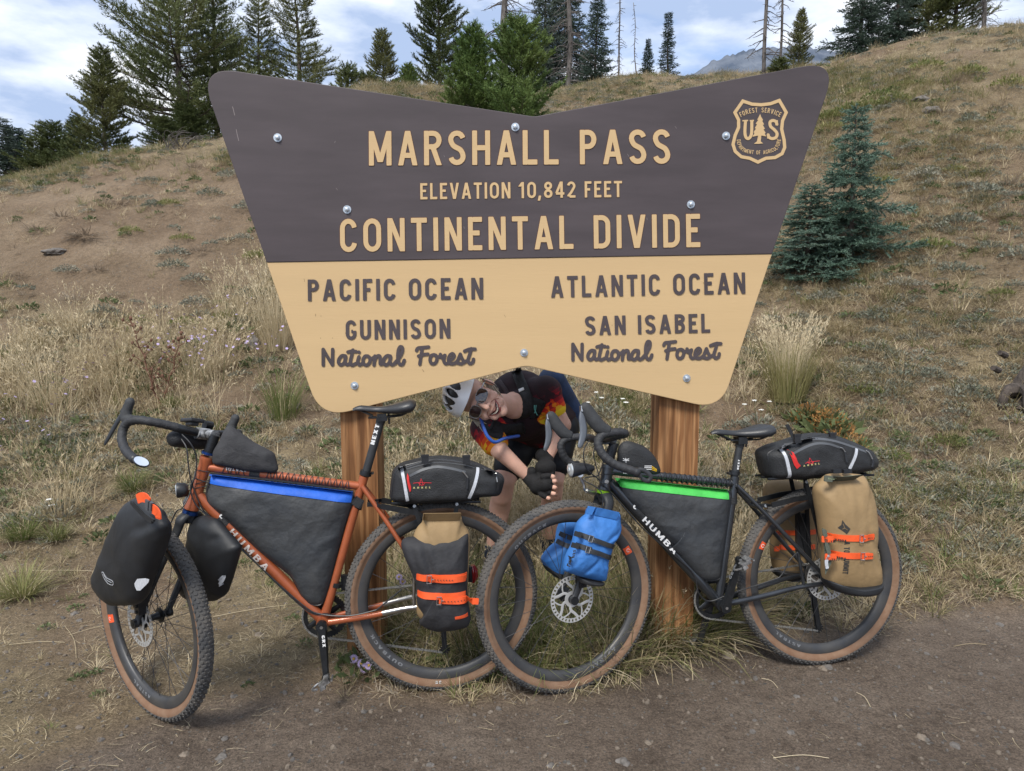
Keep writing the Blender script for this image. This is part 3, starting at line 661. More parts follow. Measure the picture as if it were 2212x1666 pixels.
# ---------------------------------------------------------------- sign board
SY = R_(3.0); SN = Vector((math.sin(SY), -math.cos(SY), 0)); SO = Vector((0.07, 2.80, 1.5))     # board face: faces the camera, left end slightly nearer
def SP_(p, z=0.0): return onplane(p, SO + SN * z, SN)
def sign_affine(x0, y0, x1, y1, hgt):                      # text line: origin, end, cap height in view coordinates
    ux = Vector((x1 - x0, y1 - y0)); L = ux.length; ux /= L; uy = Vector((ux.y, -ux.x))
    if uy.y > 0: uy = -uy
    return ux, uy, L
M['sign_brown'] = mat('sign_brown', (0.068, 0.055, 0.059), 0.55, var=0.13, scale=2.2, bump=0.06, bscale=260, spec=0.35, detail=8, stretch=(1, 1, 6))
M['sign_yellow'] = mat('sign_yellow', (0.555, 0.39, 0.205), 0.6, var=0.03, scale=5, bump=0.05, bscale=120, spec=0.3, stretch=(0.12, 1, 1.6))
M['sign_edge'] = mat('routed_edge', (0.09, 0.03, 0.018), 0.8)
M['sign_scuff'] = mat('scuffed_paint', (0.17, 0.145, 0.145), .7)
def make_sign():
    TL, TR, BR, BL = (427, 141), (1811, 129), (1557, 886), (692, 905)
    root = thing('pass_sign', 'large brown and yellow bow tie shaped mountain pass sign on two wooden posts', 'sign', (0.07, 2.93, 0))
    # outline in view coordinates, corners rounded, edges subdivided
    notch, apex = (1155, 252), (1136, 790)
    dl = (576, 567); dr = (1668, 549)
    def rp(pts, rad): return [(v.x, v.y) for v in roundpoly([(a, b, 0) for a, b in pts], rad, 10)]
    upper = rp([dl, TL, notch, TR, dr], [0, 88, 8, 80, 0])
    lower = rp([dl, dr, BR, apex, BL], [0, 0, 60, 14, 66])
    T = 0.038
    mb = MB(); mb.prism([SP_(p, 0.0) for p in lower], -SN * T); lo = obj('lower_panel', mb, M['sign_yellow'], root, smooth=False)
    up2 = upper
    mb = MB(); mb.prism([SP_(p, 0.003) for p in upper], -SN * (T + 0.003)); up = obj('upper_panel', mb, M['sign_brown'], root, smooth=False)
    for o in (lo, up):
        bv = o.modifiers.new('bevel', 'BEVEL'); bv.width = 0.0025; bv.segments = 2; bv.limit_method = 'ANGLE'; bv.angle_limit = R_(50)
    def line(txt, a, b, hgt, t, m, gap, space, z, outline=None, word='letter'):
        ux = Vector((b[0] - a[0], b[1] - a[1])); Lp = ux.length; ux /= Lp; uy = Vector((ux.y, -ux.x)); uy = -uy if uy.y > 0 else uy
        G = glyphs(t); x = 0; pos = []
        for c in txt:
            if c == ' ': x += space; continue
            w = G[c][0]; pos.append((c, x)); x += w + gap
        tot = x - gap; sx = Lp / tot
        for c, x0 in pos:
            def mf(X, Y, zz): q = Vector(a) + ux * ((x0 + X) * sx) + uy * (Y * hgt); return SP_(q, zz)
            def mf2(X, Y, zz): q = Vector(a) + ux * ((x0 + X) * sx) + uy * (Y * hgt); return SP_(q, zz)
            mb = MB()
            if outline: glyph_mesh(mb, G[c][1], t, mf2, z - 0.0008, 0.0008, mi=1, grow=outline)
            glyph_mesh(mb, G[c][1], t, mf, z, 0.0012)
            obj(word, mb, [m, M['sign_edge']], root, smooth=False)
    Y, B = M['sign_yellow'], M['sign_brown']
    line('MARSHALL PASS', (797, 358), (1448, 354), 74.5, .150, Y, .20, .44, .0052, .026)
    line('ELEVATION 10,842 FEET', (908, 431), (1344, 426), 35, .150, Y, .17, .40, .0052, .035)
    line('CONTINENTAL DIVIDE', (735, 545), (1513, 534), 72, .150, Y, .20, .44, .0052, .026)
    line('PACIFIC OCEAN', (665, 650.5), (1044, 646.5), 46.5, .165, B, .18, .42, .003)
    line('ATLANTIC OCEAN', (1190.5, 643), (1610.5, 634.5), 46, .165, B, .18, .42, .003)
    line('GUNNISON', (747, 734.5), (973, 731), 42.5, .170, B, .18, .4, .003)
    line('SAN ISABEL', (1264, 724.5), (1534.5, 718.5), 41, .170, B, .18, .42, .003)
    # flowing script, traced stroke by stroke
    N_ = [[(563, 982), (562, 850)], [(563, 850), (600, 915), (640, 980)], [(640, 980), (642, 850)]]
    Aa = lambda dx: [[(748 + dx, 905), (720 + dx, 903), (696 + dx, 930), (692 + dx, 962), (712 + dx, 980), (738 + dx, 962), (750 + dx, 925), (750 + dx, 906)], [(750 + dx, 906), (746 + dx, 950), (762 + dx, 978), (790 + dx, 965)]]
    word1 = N_ + Aa(0) + [[(812, 855), (800, 905), (790, 955), (803, 982), (836, 968)], [(770, 872), (805, 864), (838, 868)],
        [(862, 912), (852, 955), (868, 980), (893, 965)], [(862, 872), (863, 873.5)],
        [(936, 905), (912, 908), (896, 938), (904, 972), (930, 980), (953, 955), (953, 920), (936, 905)], [(950, 920), (968, 928), (988, 915)],
        [(996, 905), (992, 945), (988, 980)], [(990, 945), (1012, 908), (1036, 906), (1040, 940), (1042, 972), (1068, 966)]] + \
        [[(x + 376, y) for x, y in s] for s in Aa(0)] + [[(1160, 965), (1195, 925), (1222, 875), (1226, 835), (1207, 828), (1192, 860), (1188, 920), (1200, 968), (1226, 974), (1242, 940)]]
    word2 = [[(1345, 858), (1358, 838), (1400, 833), (1445, 828)], [(1392, 838), (1382, 905), (1372, 972)], [(1362, 905), (1400, 893), (1440, 888)],
        [(1492, 893), (1468, 902), (1458, 940), (1474, 968), (1502, 962), (1516, 930), (1510, 902), (1492, 893)], [(1508, 905), (1530, 912), (1548, 898)],
        [(1545, 890), (1552, 915), (1582, 898)], [(1582, 898), (1572, 940), (1590, 968), (1620, 958)],
        [(1615, 945), (1645, 928), (1660, 900), (1644, 884), (1622, 902), (1612, 940), (1628, 966), (1660, 966), (1688, 945)],
        [(1688, 945), (1712, 888)], [(1712, 888), (1724, 920), (1738, 948), (1722, 968), (1690, 962)], [(1735, 962), (1762, 945)],
        [(1803, 842), (1790, 890), (1776, 940), (1792, 966), (1815, 955), (1822, 930)], [(1748, 862), (1790, 846), (1835, 845)]]
    def script(words, mp):
        for wd in words:
            mb = MB()
            for k, s in enumerate(wd):
                pts = [mp(x, y) for x, y in s]
                P = [(v.x, -v.y) for v in catmull([(a, b, 0) for a, b in pts], 5)]
                L, Rr = ribbon2d(P, 7.4, False, True)
                strip_mesh(mb, L, Rr, lambda X, Y_, zz: SP_((X, -Y_), zz), .003 + k * .00004, .0012, dz=.000003)
            obj('script_lettering', mb, M['sign_brown'], root, smooth=False)
    script([word1, word2], lambda x, y: ZS3(x, y + (x - 563) * 0.002))
    script([word1, word2], lambda x, y: ZS4(530 + (x - 547) * 0.9183, 728 + (y - 815) * .94 - (x - 547) * 0.0))
    # bolts: washer and hex head
    for q, up_ in (((600, 298), 1), ((1568, 294), 1), ((750, 453), 1), ((1492, 442), 1), ((1113, 275), 1), ((1132, 762), 0), ((766, 833), 0), ((1483, 817), 0)):
        z0 = 0.003 if up_ else 0.0; c = SP_(q, z0); ex = Vector((SN.y, -SN.x, 0)) * -1; ez = Vector((0, 0, 1)); mb = MB()
        mb.tube([c, c + SN * 0.003], 0.0155, 20); mb.tube([c + SN * 0.003, c + SN * 0.011], [0.0095, 0.0088], 6); mb.ball(c + SN * 0.011, (0.0075, 0.0075, 0.0025), ex, ez, SN)
        obj('bolt', mb, M['zinc'], root, smooth=True, sharp=25)
    # shield emblem
    s = lambda X, Y_: ZS2(X, Y_)
    G = .0048
    shield = [(1580, 268), (1640, 288), (1700, 292), (1760, 285), (1817, 264), (1862, 342), (1838, 395), (1832, 450), (1848, 520), (1852, 570), (1835, 610), (1790, 635), (1730, 640), (1678, 665),
              (1625, 640), (1570, 630), (1530, 595), (1516, 550), (1530, 490), (1552, 440), (1552, 390), (1528, 342)]
    P = [(s(*p)[0], -s(*p)[1]) for p in shield]; dense = []
    for i in range(len(P)):
        a, b = Vector(P[i]), Vector(P[(i + 1) % len(P)]); dense += [a, a.lerp(b, .5)]
    mb = MB(); L, Rr = ribbon2d(dense, 7.0, True); strip_mesh(mb, L, Rr, lambda X, Y_, zz: SP_((X, -Y_), zz), G, .0015, True)
    sh = obj('shield_outline', mb, Y, root, smooth=False)
    tr = [(1692, 352), (1700, 372), (1712, 392), (1705, 396), (1718, 418), (1710, 424), (1724, 448), (1714, 452), (1728, 474), (1722, 480), (1732, 498), (1700, 492), (1696, 530), (1712, 543), (1680, 546), (1652, 546), (1672, 530), (1680, 492), (1642, 500), (1656, 478), (1650, 470), (1666, 448), (1658, 444), (1672, 420), (1664, 414), (1680, 392), (1674, 388), (1684, 370)]
    mb = MB(); mb.prism([SP_(s(*p), G) for p in tr], -SN * .0015); obj('tree_emblem', mb, Y, root, smooth=False)
    def st(name, strokes, t):
        mb = MB()
        for k, (q, tt) in enumerate(strokes):
            P = [(s(*p)[0], -s(*p)[1]) for p in q]; P = [(v.x, v.y) for v in catmull([(a, b, 0) for a, b in P], 4)] if len(P) > 2 else P
            L, Rr = ribbon2d(P, tt * t); strip_mesh(mb, L, Rr, lambda X, Y_, zz: SP_((X, -Y_), zz), G + k * .00005, .0015)
        obj(name, mb, Y, root, smooth=False)
    st('letter', [([(1597, 396), (1593, 470), (1600, 503), (1615, 512), (1630, 498), (1637, 470), (1638, 398)], 6.5), ([(1577, 396), (1614, 394)], 3), ([(1625, 396), (1652, 394)], 3)], 1)
    st('letter', [([(1802, 425), (1795, 402), (1775, 394), (1757, 405), (1760, 432), (1785, 455), (1802, 478), (1796, 503), (1772, 512), (1750, 503), (1743, 482)], 6.5), ([(1803, 392), (1804, 428)], 3), ([(1743, 478), (1742, 512)], 3)], 1)
    def arctext(txt, pts, hgt, gap, name):
        path = catmull([(s(*p)[0], s(*p)[1], 0) for p in pts], 8); seg = [(path[i + 1] - path[i]).length for i in range(len(path) - 1)]; tot = sum(seg)
        Gl = glyphs(.15); ws = sum((Gl[c][0] if c != ' ' else .45) + gap for c in txt) - gap; sc = tot / ws; x = 0; mb = MB()
        def at(d):
            for i, l in enumerate(seg):
                if d <= l or i == len(seg) - 1: return path[i] + (path[i + 1] - path[i]) * (d / l), (path[i + 1] - path[i]).normalized()
                d -= l
        for c in txt:
            if c == ' ': x += .45 + gap; continue
            w = Gl[c][0]; o, d = at((x + w / 2) * sc); up_ = Vector((d.y, -d.x, 0))
            def mf(X, Y_, zz): q = o + d * ((X - w / 2) * sc) + up_ * (Y_ * hgt); return SP_((q.x, q.y), zz)
            glyph_mesh(mb, Gl[c][1], .15, mf, G, .001); x += w + gap
        obj(name, mb, Y, root, smooth=False)
    arctext('FOREST SERVICE', [(1568, 372), (1620, 350), (1692, 341), (1765, 350), (1820, 372)], 10.5, .2, 'emblem_lettering')
    arctext('DEPARTMENT OF AGRICULTURE', [(1540, 520), (1548, 562), (1582, 598), (1640, 612), (1680, 615), (1740, 610), (1795, 590), (1818, 560), (1828, 518)], 8.5, .2, 'emblem_lettering')
    # faint scratches in the paint
    for a, b in (((1110, 1), (0, 0)),)[:0]: pass
    for pts in ([(225, 322), (232, 350), (240, 384)], [(250, 480), (258, 520), (268, 560)]):
        P = [(ZS1(*p)[0], -ZS1(*p)[1]) for p in pts]; mb = MB(); L, Rr = ribbon2d(P, 1.5); strip_mesh(mb, L, Rr, lambda X, Y_, zz: SP_((X, -Y_), zz), .0034, .0003)
        obj('scratch', mb, mat('scratched_paint', (0.2, 0.17, 0.17), .7), root, smooth=False)
    rg = random.Random(9); dm = mat('old_stain', (.30, .2, .10), .8)
    for k in range(26):
        x = rg.uniform(640, 1610); y = rg.uniform(580, 850) if k < 18 else rg.uniform(180, 540)
        if k < 18 and not (576 + (y - 567) * .36 + 25 < x < 1668 - (y - 549) * .33 - 25 and y < 780 + abs(x - 1136) * .22): continue
        a = rg.uniform(-.6, .6) + 1.4; L = rg.uniform(1.5, 6); P = [(x, -y), (x + math.cos(a) * L, -y - math.sin(a) * L)]; mb = MB(); l, r = ribbon2d(P, rg.uniform(.8, 1.6), False, True)
        strip_mesh(mb, l, r, lambda X, Y_, zz: SP_((X, -Y_), zz), .0034 if k >= 18 else .0006, .0004); obj('scuff', mb, dm if k < 18 else M['sign_scuff'], root, smooth=False)
    # posts
    for k, (xl, xr, yt, slant) in enumerate(((732, 823, 895, 0.022), (1424, 1511, 870, -0.006))):
        a = onplane((xl, yt), SO - SN * 0.04, SN); b = onplane((xr, yt), SO - SN * 0.04, SN); 
        if k == 0: a = a + Vector((0.004, 0, 0)); b = onplane((803, yt), SO - SN * 0.04, SN); W = 0.20
        cx = (a.x + b.x) / 2; hw = (b.x - a.x) / 2; dp = 0.17
        if k == 0: hw = 0.072; cx = a.x + hw
        yf = a.y + 0.002; z0 = -0.3; z1 = 1.95; mb = MB(); nz = 30; nn = 9; rng = random.Random(k)
        ring = []
        for (sx, sy) in ((-1, -1), (1, -1), (1, 1), (-1, 1)): ring.append((sx, sy))
        pts2 = []
        for i in range(4):
            p, q = ring[i], ring[(i + 1) % 4]
            for j in range(nn): t = (j + .12 if j == 0 else j) / nn; pts2.append((p[0] + (q[0] - p[0]) * t, p[1] + (q[1] - p[1]) * t))
        vs = []; m_ = len(pts2)
        for i in range(nz + 1):
            z = z0 + (z1 - z0) * i / nz
            for (u, v) in pts2:
                x = cx + u * hw; y = yf + dp / 2 + v * dp / 2; g = noise.noise(Vector((x * 30, y * 30, z * 1.2 + k * 9))) * .0022 + noise.noise(Vector((x * 9, y * 9, z * 3))) * .002
                vs.append((x + u * g, y + v * g, z))
        fs = [(i * m_ + j, i * m_ + (j + 1) % m_, (i + 1) * m_ + (j + 1) % m_, (i + 1) * m_ + j) for i in range(nz) for j in range(m_)] + [tuple(nz * m_ + j for j in range(m_))]
        mb.add(vs, fs)
        obj('post', mb, wood(k), root, smooth=True, sharp=35)
def wood(k):
    m = bpy.data.materials.new('post_wood'); m.use_nodes = True; nt = m.node_tree; N = nt.nodes; L = nt.links; b = N['Principled BSDF']
    b.inputs['Roughness'].default_value = 0.7; b.inputs['Specular IOR Level'].default_value = 0.25
    tc = N.new('ShaderNodeTexCoord'); mp = N.new('ShaderNodeMapping'); mp.inputs['Scale'].default_value = (9, 9, 0.9); mp.inputs['Location'].default_value = (k * 3.3, 0, k * 5)
    L.new(tc.outputs['Object'], mp.inputs[0])
    n0 = N.new('ShaderNodeTexNoise'); n0.inputs['Scale'].default_value = 1.0; n0.inputs['Detail'].default_value = 3; L.new(mp.outputs[0], n0.inputs['Vector'])
    mul = N.new('ShaderNodeVectorMath'); mul.operation = 'MULTIPLY_ADD'; mul.inputs[1].default_value = (1.2, 1.2, 1.2); L.new(n0.outputs['Color'], mul.inputs[0]); L.new(mp.outputs[0], mul.inputs[2])
    wv = N.new('ShaderNodeTexWave'); wv.wave_type = 'RINGS'; wv.rings_direction = 'Z'; wv.inputs['Scale'].default_value = 0.8; wv.inputs['Distortion'].default_value = 7; wv.inputs['Detail'].default_value = 4; wv.inputs['Detail Scale'].default_value = 1.6
    L.new(mul.outputs[0], wv.inputs['Vector'])
    r = N.new('ShaderNodeValToRGB'); e = r.color_ramp.elements; e[0].position = .1; e[0].color = (0.23, 0.108, 0.045, 1); e[1].position = .9; e[1].color = (0.40, 0.215, 0.098, 1); q = e.new(.5); q.color = (0.32, 0.16, 0.067, 1)
    L.new(wv.outputs[0], r.inputs[0])
    fm = N.new('ShaderNodeMapping'); fm.inputs['Scale'].default_value = (160, 160, 5); L.new(tc.outputs['Object'], fm.inputs[0])
    fn = N.new('ShaderNodeTexNoise'); fn.inputs['Scale'].default_value = 1; fn.inputs['Detail'].default_value = 5; L.new(fm.outputs[0], fn.inputs['Vector'])
    fr = N.new('ShaderNodeValToRGB'); e = fr.color_ramp.elements; e[0].position = .32; e[0].color = (.6, .57, .55, 1); e[1].position = .62; e[1].color = (1.12, 1.1, 1.08, 1); L.new(fn.outputs[0], fr.inputs[0])
    mx = N.new('ShaderNodeMix'); mx.data_type = 'RGBA'; mx.blend_type = 'MULTIPLY'; mx.inputs['Factor'].default_value = .9; L.new(r.outputs[0], mx.inputs['A']); L.new(fr.outputs[0], mx.inputs['B'])
    st = N.new('ShaderNodeMapping'); st.inputs['Scale'].default_value = (14, 14, 1.6); st.inputs['Location'].default_value = (k + 4, 0, 2 + k); L.new(tc.outputs['Object'], st.inputs[0])
    sn = N.new('ShaderNodeTexNoise'); sn.inputs['Scale'].default_value = 1; sn.inputs['Detail'].default_value = 4; L.new(st.outputs[0], sn.inputs['Vector'])
    sr = N.new('ShaderNodeValToRGB'); e = sr.color_ramp.elements; e[0].position = .3; e[0].color = (.38, .33, .3, 1); e[1].position = .52; e[1].color = (1, 1, 1, 1); L.new(sn.outputs[0], sr.inputs[0])
    mx2 = N.new('ShaderNodeMix'); mx2.data_type = 'RGBA'; mx2.blend_type = 'MULTIPLY'; mx2.inputs['Factor'].default_value = .85; L.new(mx.outputs['Result'], mx2.inputs['A']); L.new(sr.outputs[0], mx2.inputs['B'])
    L.new(mx2.outputs['Result'], b.inputs['Base Color'])
    bp = N.new('ShaderNodeBump'); bp.inputs['Strength'].default_value = .5; bp.inputs['Distance'].default_value = .004; L.new(fn.outputs[0], bp.inputs['Height']); L.new(bp.outputs[0], b.inputs['Normal'])
    return m
make_sign()
# ---------------------------------------------------------------- reference frames of the leaning bicycles
class FR:
    """O ground point, F forward, U up (leaned), N towards the camera side"""
    def __init__(s, x, y, yaw, lean):
        yaw = R_(yaw); lean = R_(lean); s.O = Vector((x, y, hz(x, y) - 0.004)); s.F = Vector((-math.cos(yaw), math.sin(yaw), 0)); nh = Vector((-math.sin(yaw), -math.cos(yaw), 0))
        s.U = Vector((0, 0, 1)) * math.cos(lean) - nh * math.sin(lean); s.N = nh * math.cos(lean) + Vector((0, 0, 1)) * math.sin(lean)
    def p(s, q, off=0.0): return onplane(q, s.O + s.N * off, s.N)
    def uv(s, q, off=0.0): d = s.p(q, off) - s.O; return (d.dot(s.F), d.dot(s.U))
    def w(s, u, v, w=0.0): return s.O + s.F * u + s.U * v + s.N * w
    @classmethod
    def axes(c, O, F, N):
        s = c.__new__(c); s.O = Vector(O); s.N = Vector(N).normalized(); s.F = (Vector(F) - s.N * Vector(F).dot(s.N)).normalized(); s.U = s.N.cross(-s.F); return s
WR = 0.3725
def bvh_of(mb): return BVHTree.FromPolygons([Vector(v) for v in mb.v], mb.f)
def drape(bvh, p, n, lift=0.0015, reach=0.4):
    h = bvh.ray_cast(Vector(p) + n * reach, -n); return (h[0] + n * lift) if h[0] is not None else Vector(p)
def pillow(fr, px, off, thick, k=2.6, e=0.5, wr=0.004, wf=9.0, rings=16, n=120, rnd=0.02, seed=0, creases=(), vwr=0.0, pinch=None):
    """soft bag: outline traced at mid depth, puffed both ways, with wrinkles; returns MB"""
    P2 = [fr.uv(q, off) for q in px]; P = roundpoly([(a, b, 0) for a, b in P2], rnd, 4)
    L = [(P[(i + 1) % len(P)] - P[i]).length for i in range(len(P))]; tot = sum(L); out = []; acc = 0; i = 0
    for j in range(n):
        d = tot * j / n
        while acc + L[i] < d: acc += L[i]; i += 1
        out.append(P[i].lerp(P[(i + 1) % len(P)], (d - acc) / max(L[i], 1e-9)))
    A = sum(out[j].x * out[(j + 1) % n].y - out[(j + 1) % n].x * out[j].y for j in range(n)) / 2
    cx = sum((out[j].x + out[(j + 1) % n].x) * (out[j].x * out[(j + 1) % n].y - out[(j + 1) % n].x * out[j].y) for j in range(n)) / 6 / A
    cy = sum((out[j].y + out[(j + 1) % n].y) * (out[j].x * out[(j + 1) % n].y - out[(j + 1) % n].x * out[j].y) for j in range(n)) / 6 / A
    mb = MB(); vs = []; fs = []
    def hgt(s): return (max(0.0, 1 - s ** k)) ** e
    def wrk(x, y, sd):
        a = noise.noise(Vector((x * wf, y * wf * 1.6, sd))); b = noise.noise(Vector((x * wf * 2.3 + 5, y * wf * 2.1, sd + 3)))
        r = (1 - abs(a) * 2.2) * 0.7 + (1 - abs(b) * 2.2) * 0.3
        for (x0, y0, x1, y1, wd, amp) in creases:
            dx, dy = x1 - x0, y1 - y0; t = max(0, min(1, ((x - x0) * dx + (y - y0) * dy) / (dx * dx + dy * dy))); dd = math.hypot(x - x0 - dx * t, y - y0 - dy * t); r -= amp * math.exp(-(dd / wd) ** 2) * math.sin(math.pi * min(1, .15 + t * .85))
        if vwr: r += vwr * noise.noise(Vector((x * 40, y * 3, sd)))
        return r * wr
    for side in (1, -1):
        o = len(vs)
        for r in range(rings + 1):
            s = 1 - (r / rings) ** 1.35 if r < rings else 0.0
            s = math.cos(math.pi / 2 * r / rings) ** 0.75 if r < rings else 0.0
            for j in range(n):
                x = cx + (out[j].x - cx) * s; y = cy + (out[j].y - cy) * s; h = thick / 2 * hgt(s); f = min(1, (1 - s) * 5)
                h = h + wrk(x, y, seed + side * 4) * f
                if pinch: h *= pinch(x, y)
                if r == 0:
                    if side < 0: continue
                    h = 0
                vs.append(fr.w(x, y, off + side * h))
                if r == rings: break
        def ix(r, j):
            j %= n
            if side > 0: return j if r == 0 else (o + r * n + j if r < rings else o + rings * n)
            return j if r == 0 else (o + (r - 1) * n + j if r < rings else o + (rings - 1) * n)
        for r in range(rings):
            for j in range(n):
                if r == rings - 1: fs.append((ix(r, j), ix(r, j + 1), ix(rings, 0)))
                else: fs.append((ix(r, j), ix(r, j + 1), ix(r + 1, j + 1), ix(r + 1, j)))
    return mb.add(vs, fs)
def piping(fr, px, off, bvh, root, m=None, k=.972):
    P = [Vector(fr.uv(q, off)) for q in px]; c = sum(P, Vector((0, 0))) / len(P); P = roundpoly([(*(c + (q - c) * k), 0) for q in P], .015, 3)
    mb = MB(); mb.tube([drape(bvh, fr.w(q.x, q.y, off), fr.N, .0005) for q in P], .0021, 5, closed=True); obj('piping', mb, m or M['buckle_black'], root)
def patch(fr, px, off, bvh, lift=0.002, nu=24, nv=6, thick=0.0015):
    """cloth band or print with four traced corners, laid onto a bag"""
    q = [fr.p(c, off) for c in px]; mb = MB(); vs = []
    for i in range(nu + 1):
        for j in range(nv + 1):
            a = q[0].lerp(q[1], i / nu); b = q[3].lerp(q[2], i / nu); vs.append(drape(bvh, a.lerp(b, j / nv), fr.N, lift))
    fs = [(i * (nv + 1) + j, i * (nv + 1) + j + 1, (i + 1) * (nv + 1) + j + 1, (i + 1) * (nv + 1) + j) for i in range(nu) for j in range(nv)]
    m = len(vs); vs2 = vs + [v - fr.N * (thick + lift) for v in vs]; bd = [i * (nv + 1) for i in range(nu)] + [nu * (nv + 1) + j for j in range(nv)] + [i * (nv + 1) + nv for i in range(nu, 0, -1)] + [j for j in range(nv, 0, -1)]
    fs += [(bd[i], bd[(i + 1) % len(bd)], bd[(i + 1) % len(bd)] + m, bd[i] + m) for i in range(len(bd))]
    return mb.add(vs2, fs)
def print_strokes(mb, fr, strokes, off, t, bvh=None, lift=0.0022, closed=False, depth=0.0008, rnd=True, sub=3):
    """painted lines: traced view coordinates -> thin marks on a plane of the frame or draped on a bag; t in metres"""
    for k, s in enumerate(strokes):
        P = [fr.uv(q, off) for q in s]; P = [(a.x, a.y) for a in catmull([(x, y, 0) for x, y in P], sub)] if len(P) > 2 and sub > 1 else P
        L, Rr = ribbon2d(P, t, closed, rnd)
        def mf(x, y, z):
            p = fr.w(x, y, off); return (drape(bvh, p, fr.N, lift + z) if bvh else p + fr.N * z)
        strip_mesh(mb, L, Rr, mf, k * 0.00005, depth, closed)
def print_text(mb, fr, txt, a, b, hpx, off, bvh=None, t=.16, gap=.2, space=.4, lift=0.002, up=None, flip=False):
    G = glyphs(t); x = 0; pos = []
    for c in txt:
        if c == ' ': x += space; continue
        pos.append((c, x)); x += G[c][0] + gap
    A = Vector(fr.uv(a, off)); B = Vector(fr.uv(b, off)); e = B - A; sc = e.length / (x - gap); e.normalize(); k = hpx / 640.0
    # e runs along the reading direction in (forward, up) axes; forward is to the left in the picture
    u = Vector((e.y, -e.x)) * (1 if not flip else -1)
    for c, x0 in pos:
        def mf(X, Y, z):
            q = A + e * ((x0 + X) * sc) + u * (Y * k); p = fr.w(q.x, q.y, off); return drape(bvh, p, fr.N, lift + z) if bvh else p + fr.N * z
        glyph_mesh(mb, G[c][1], t, mf, 0.0, 0.0006)
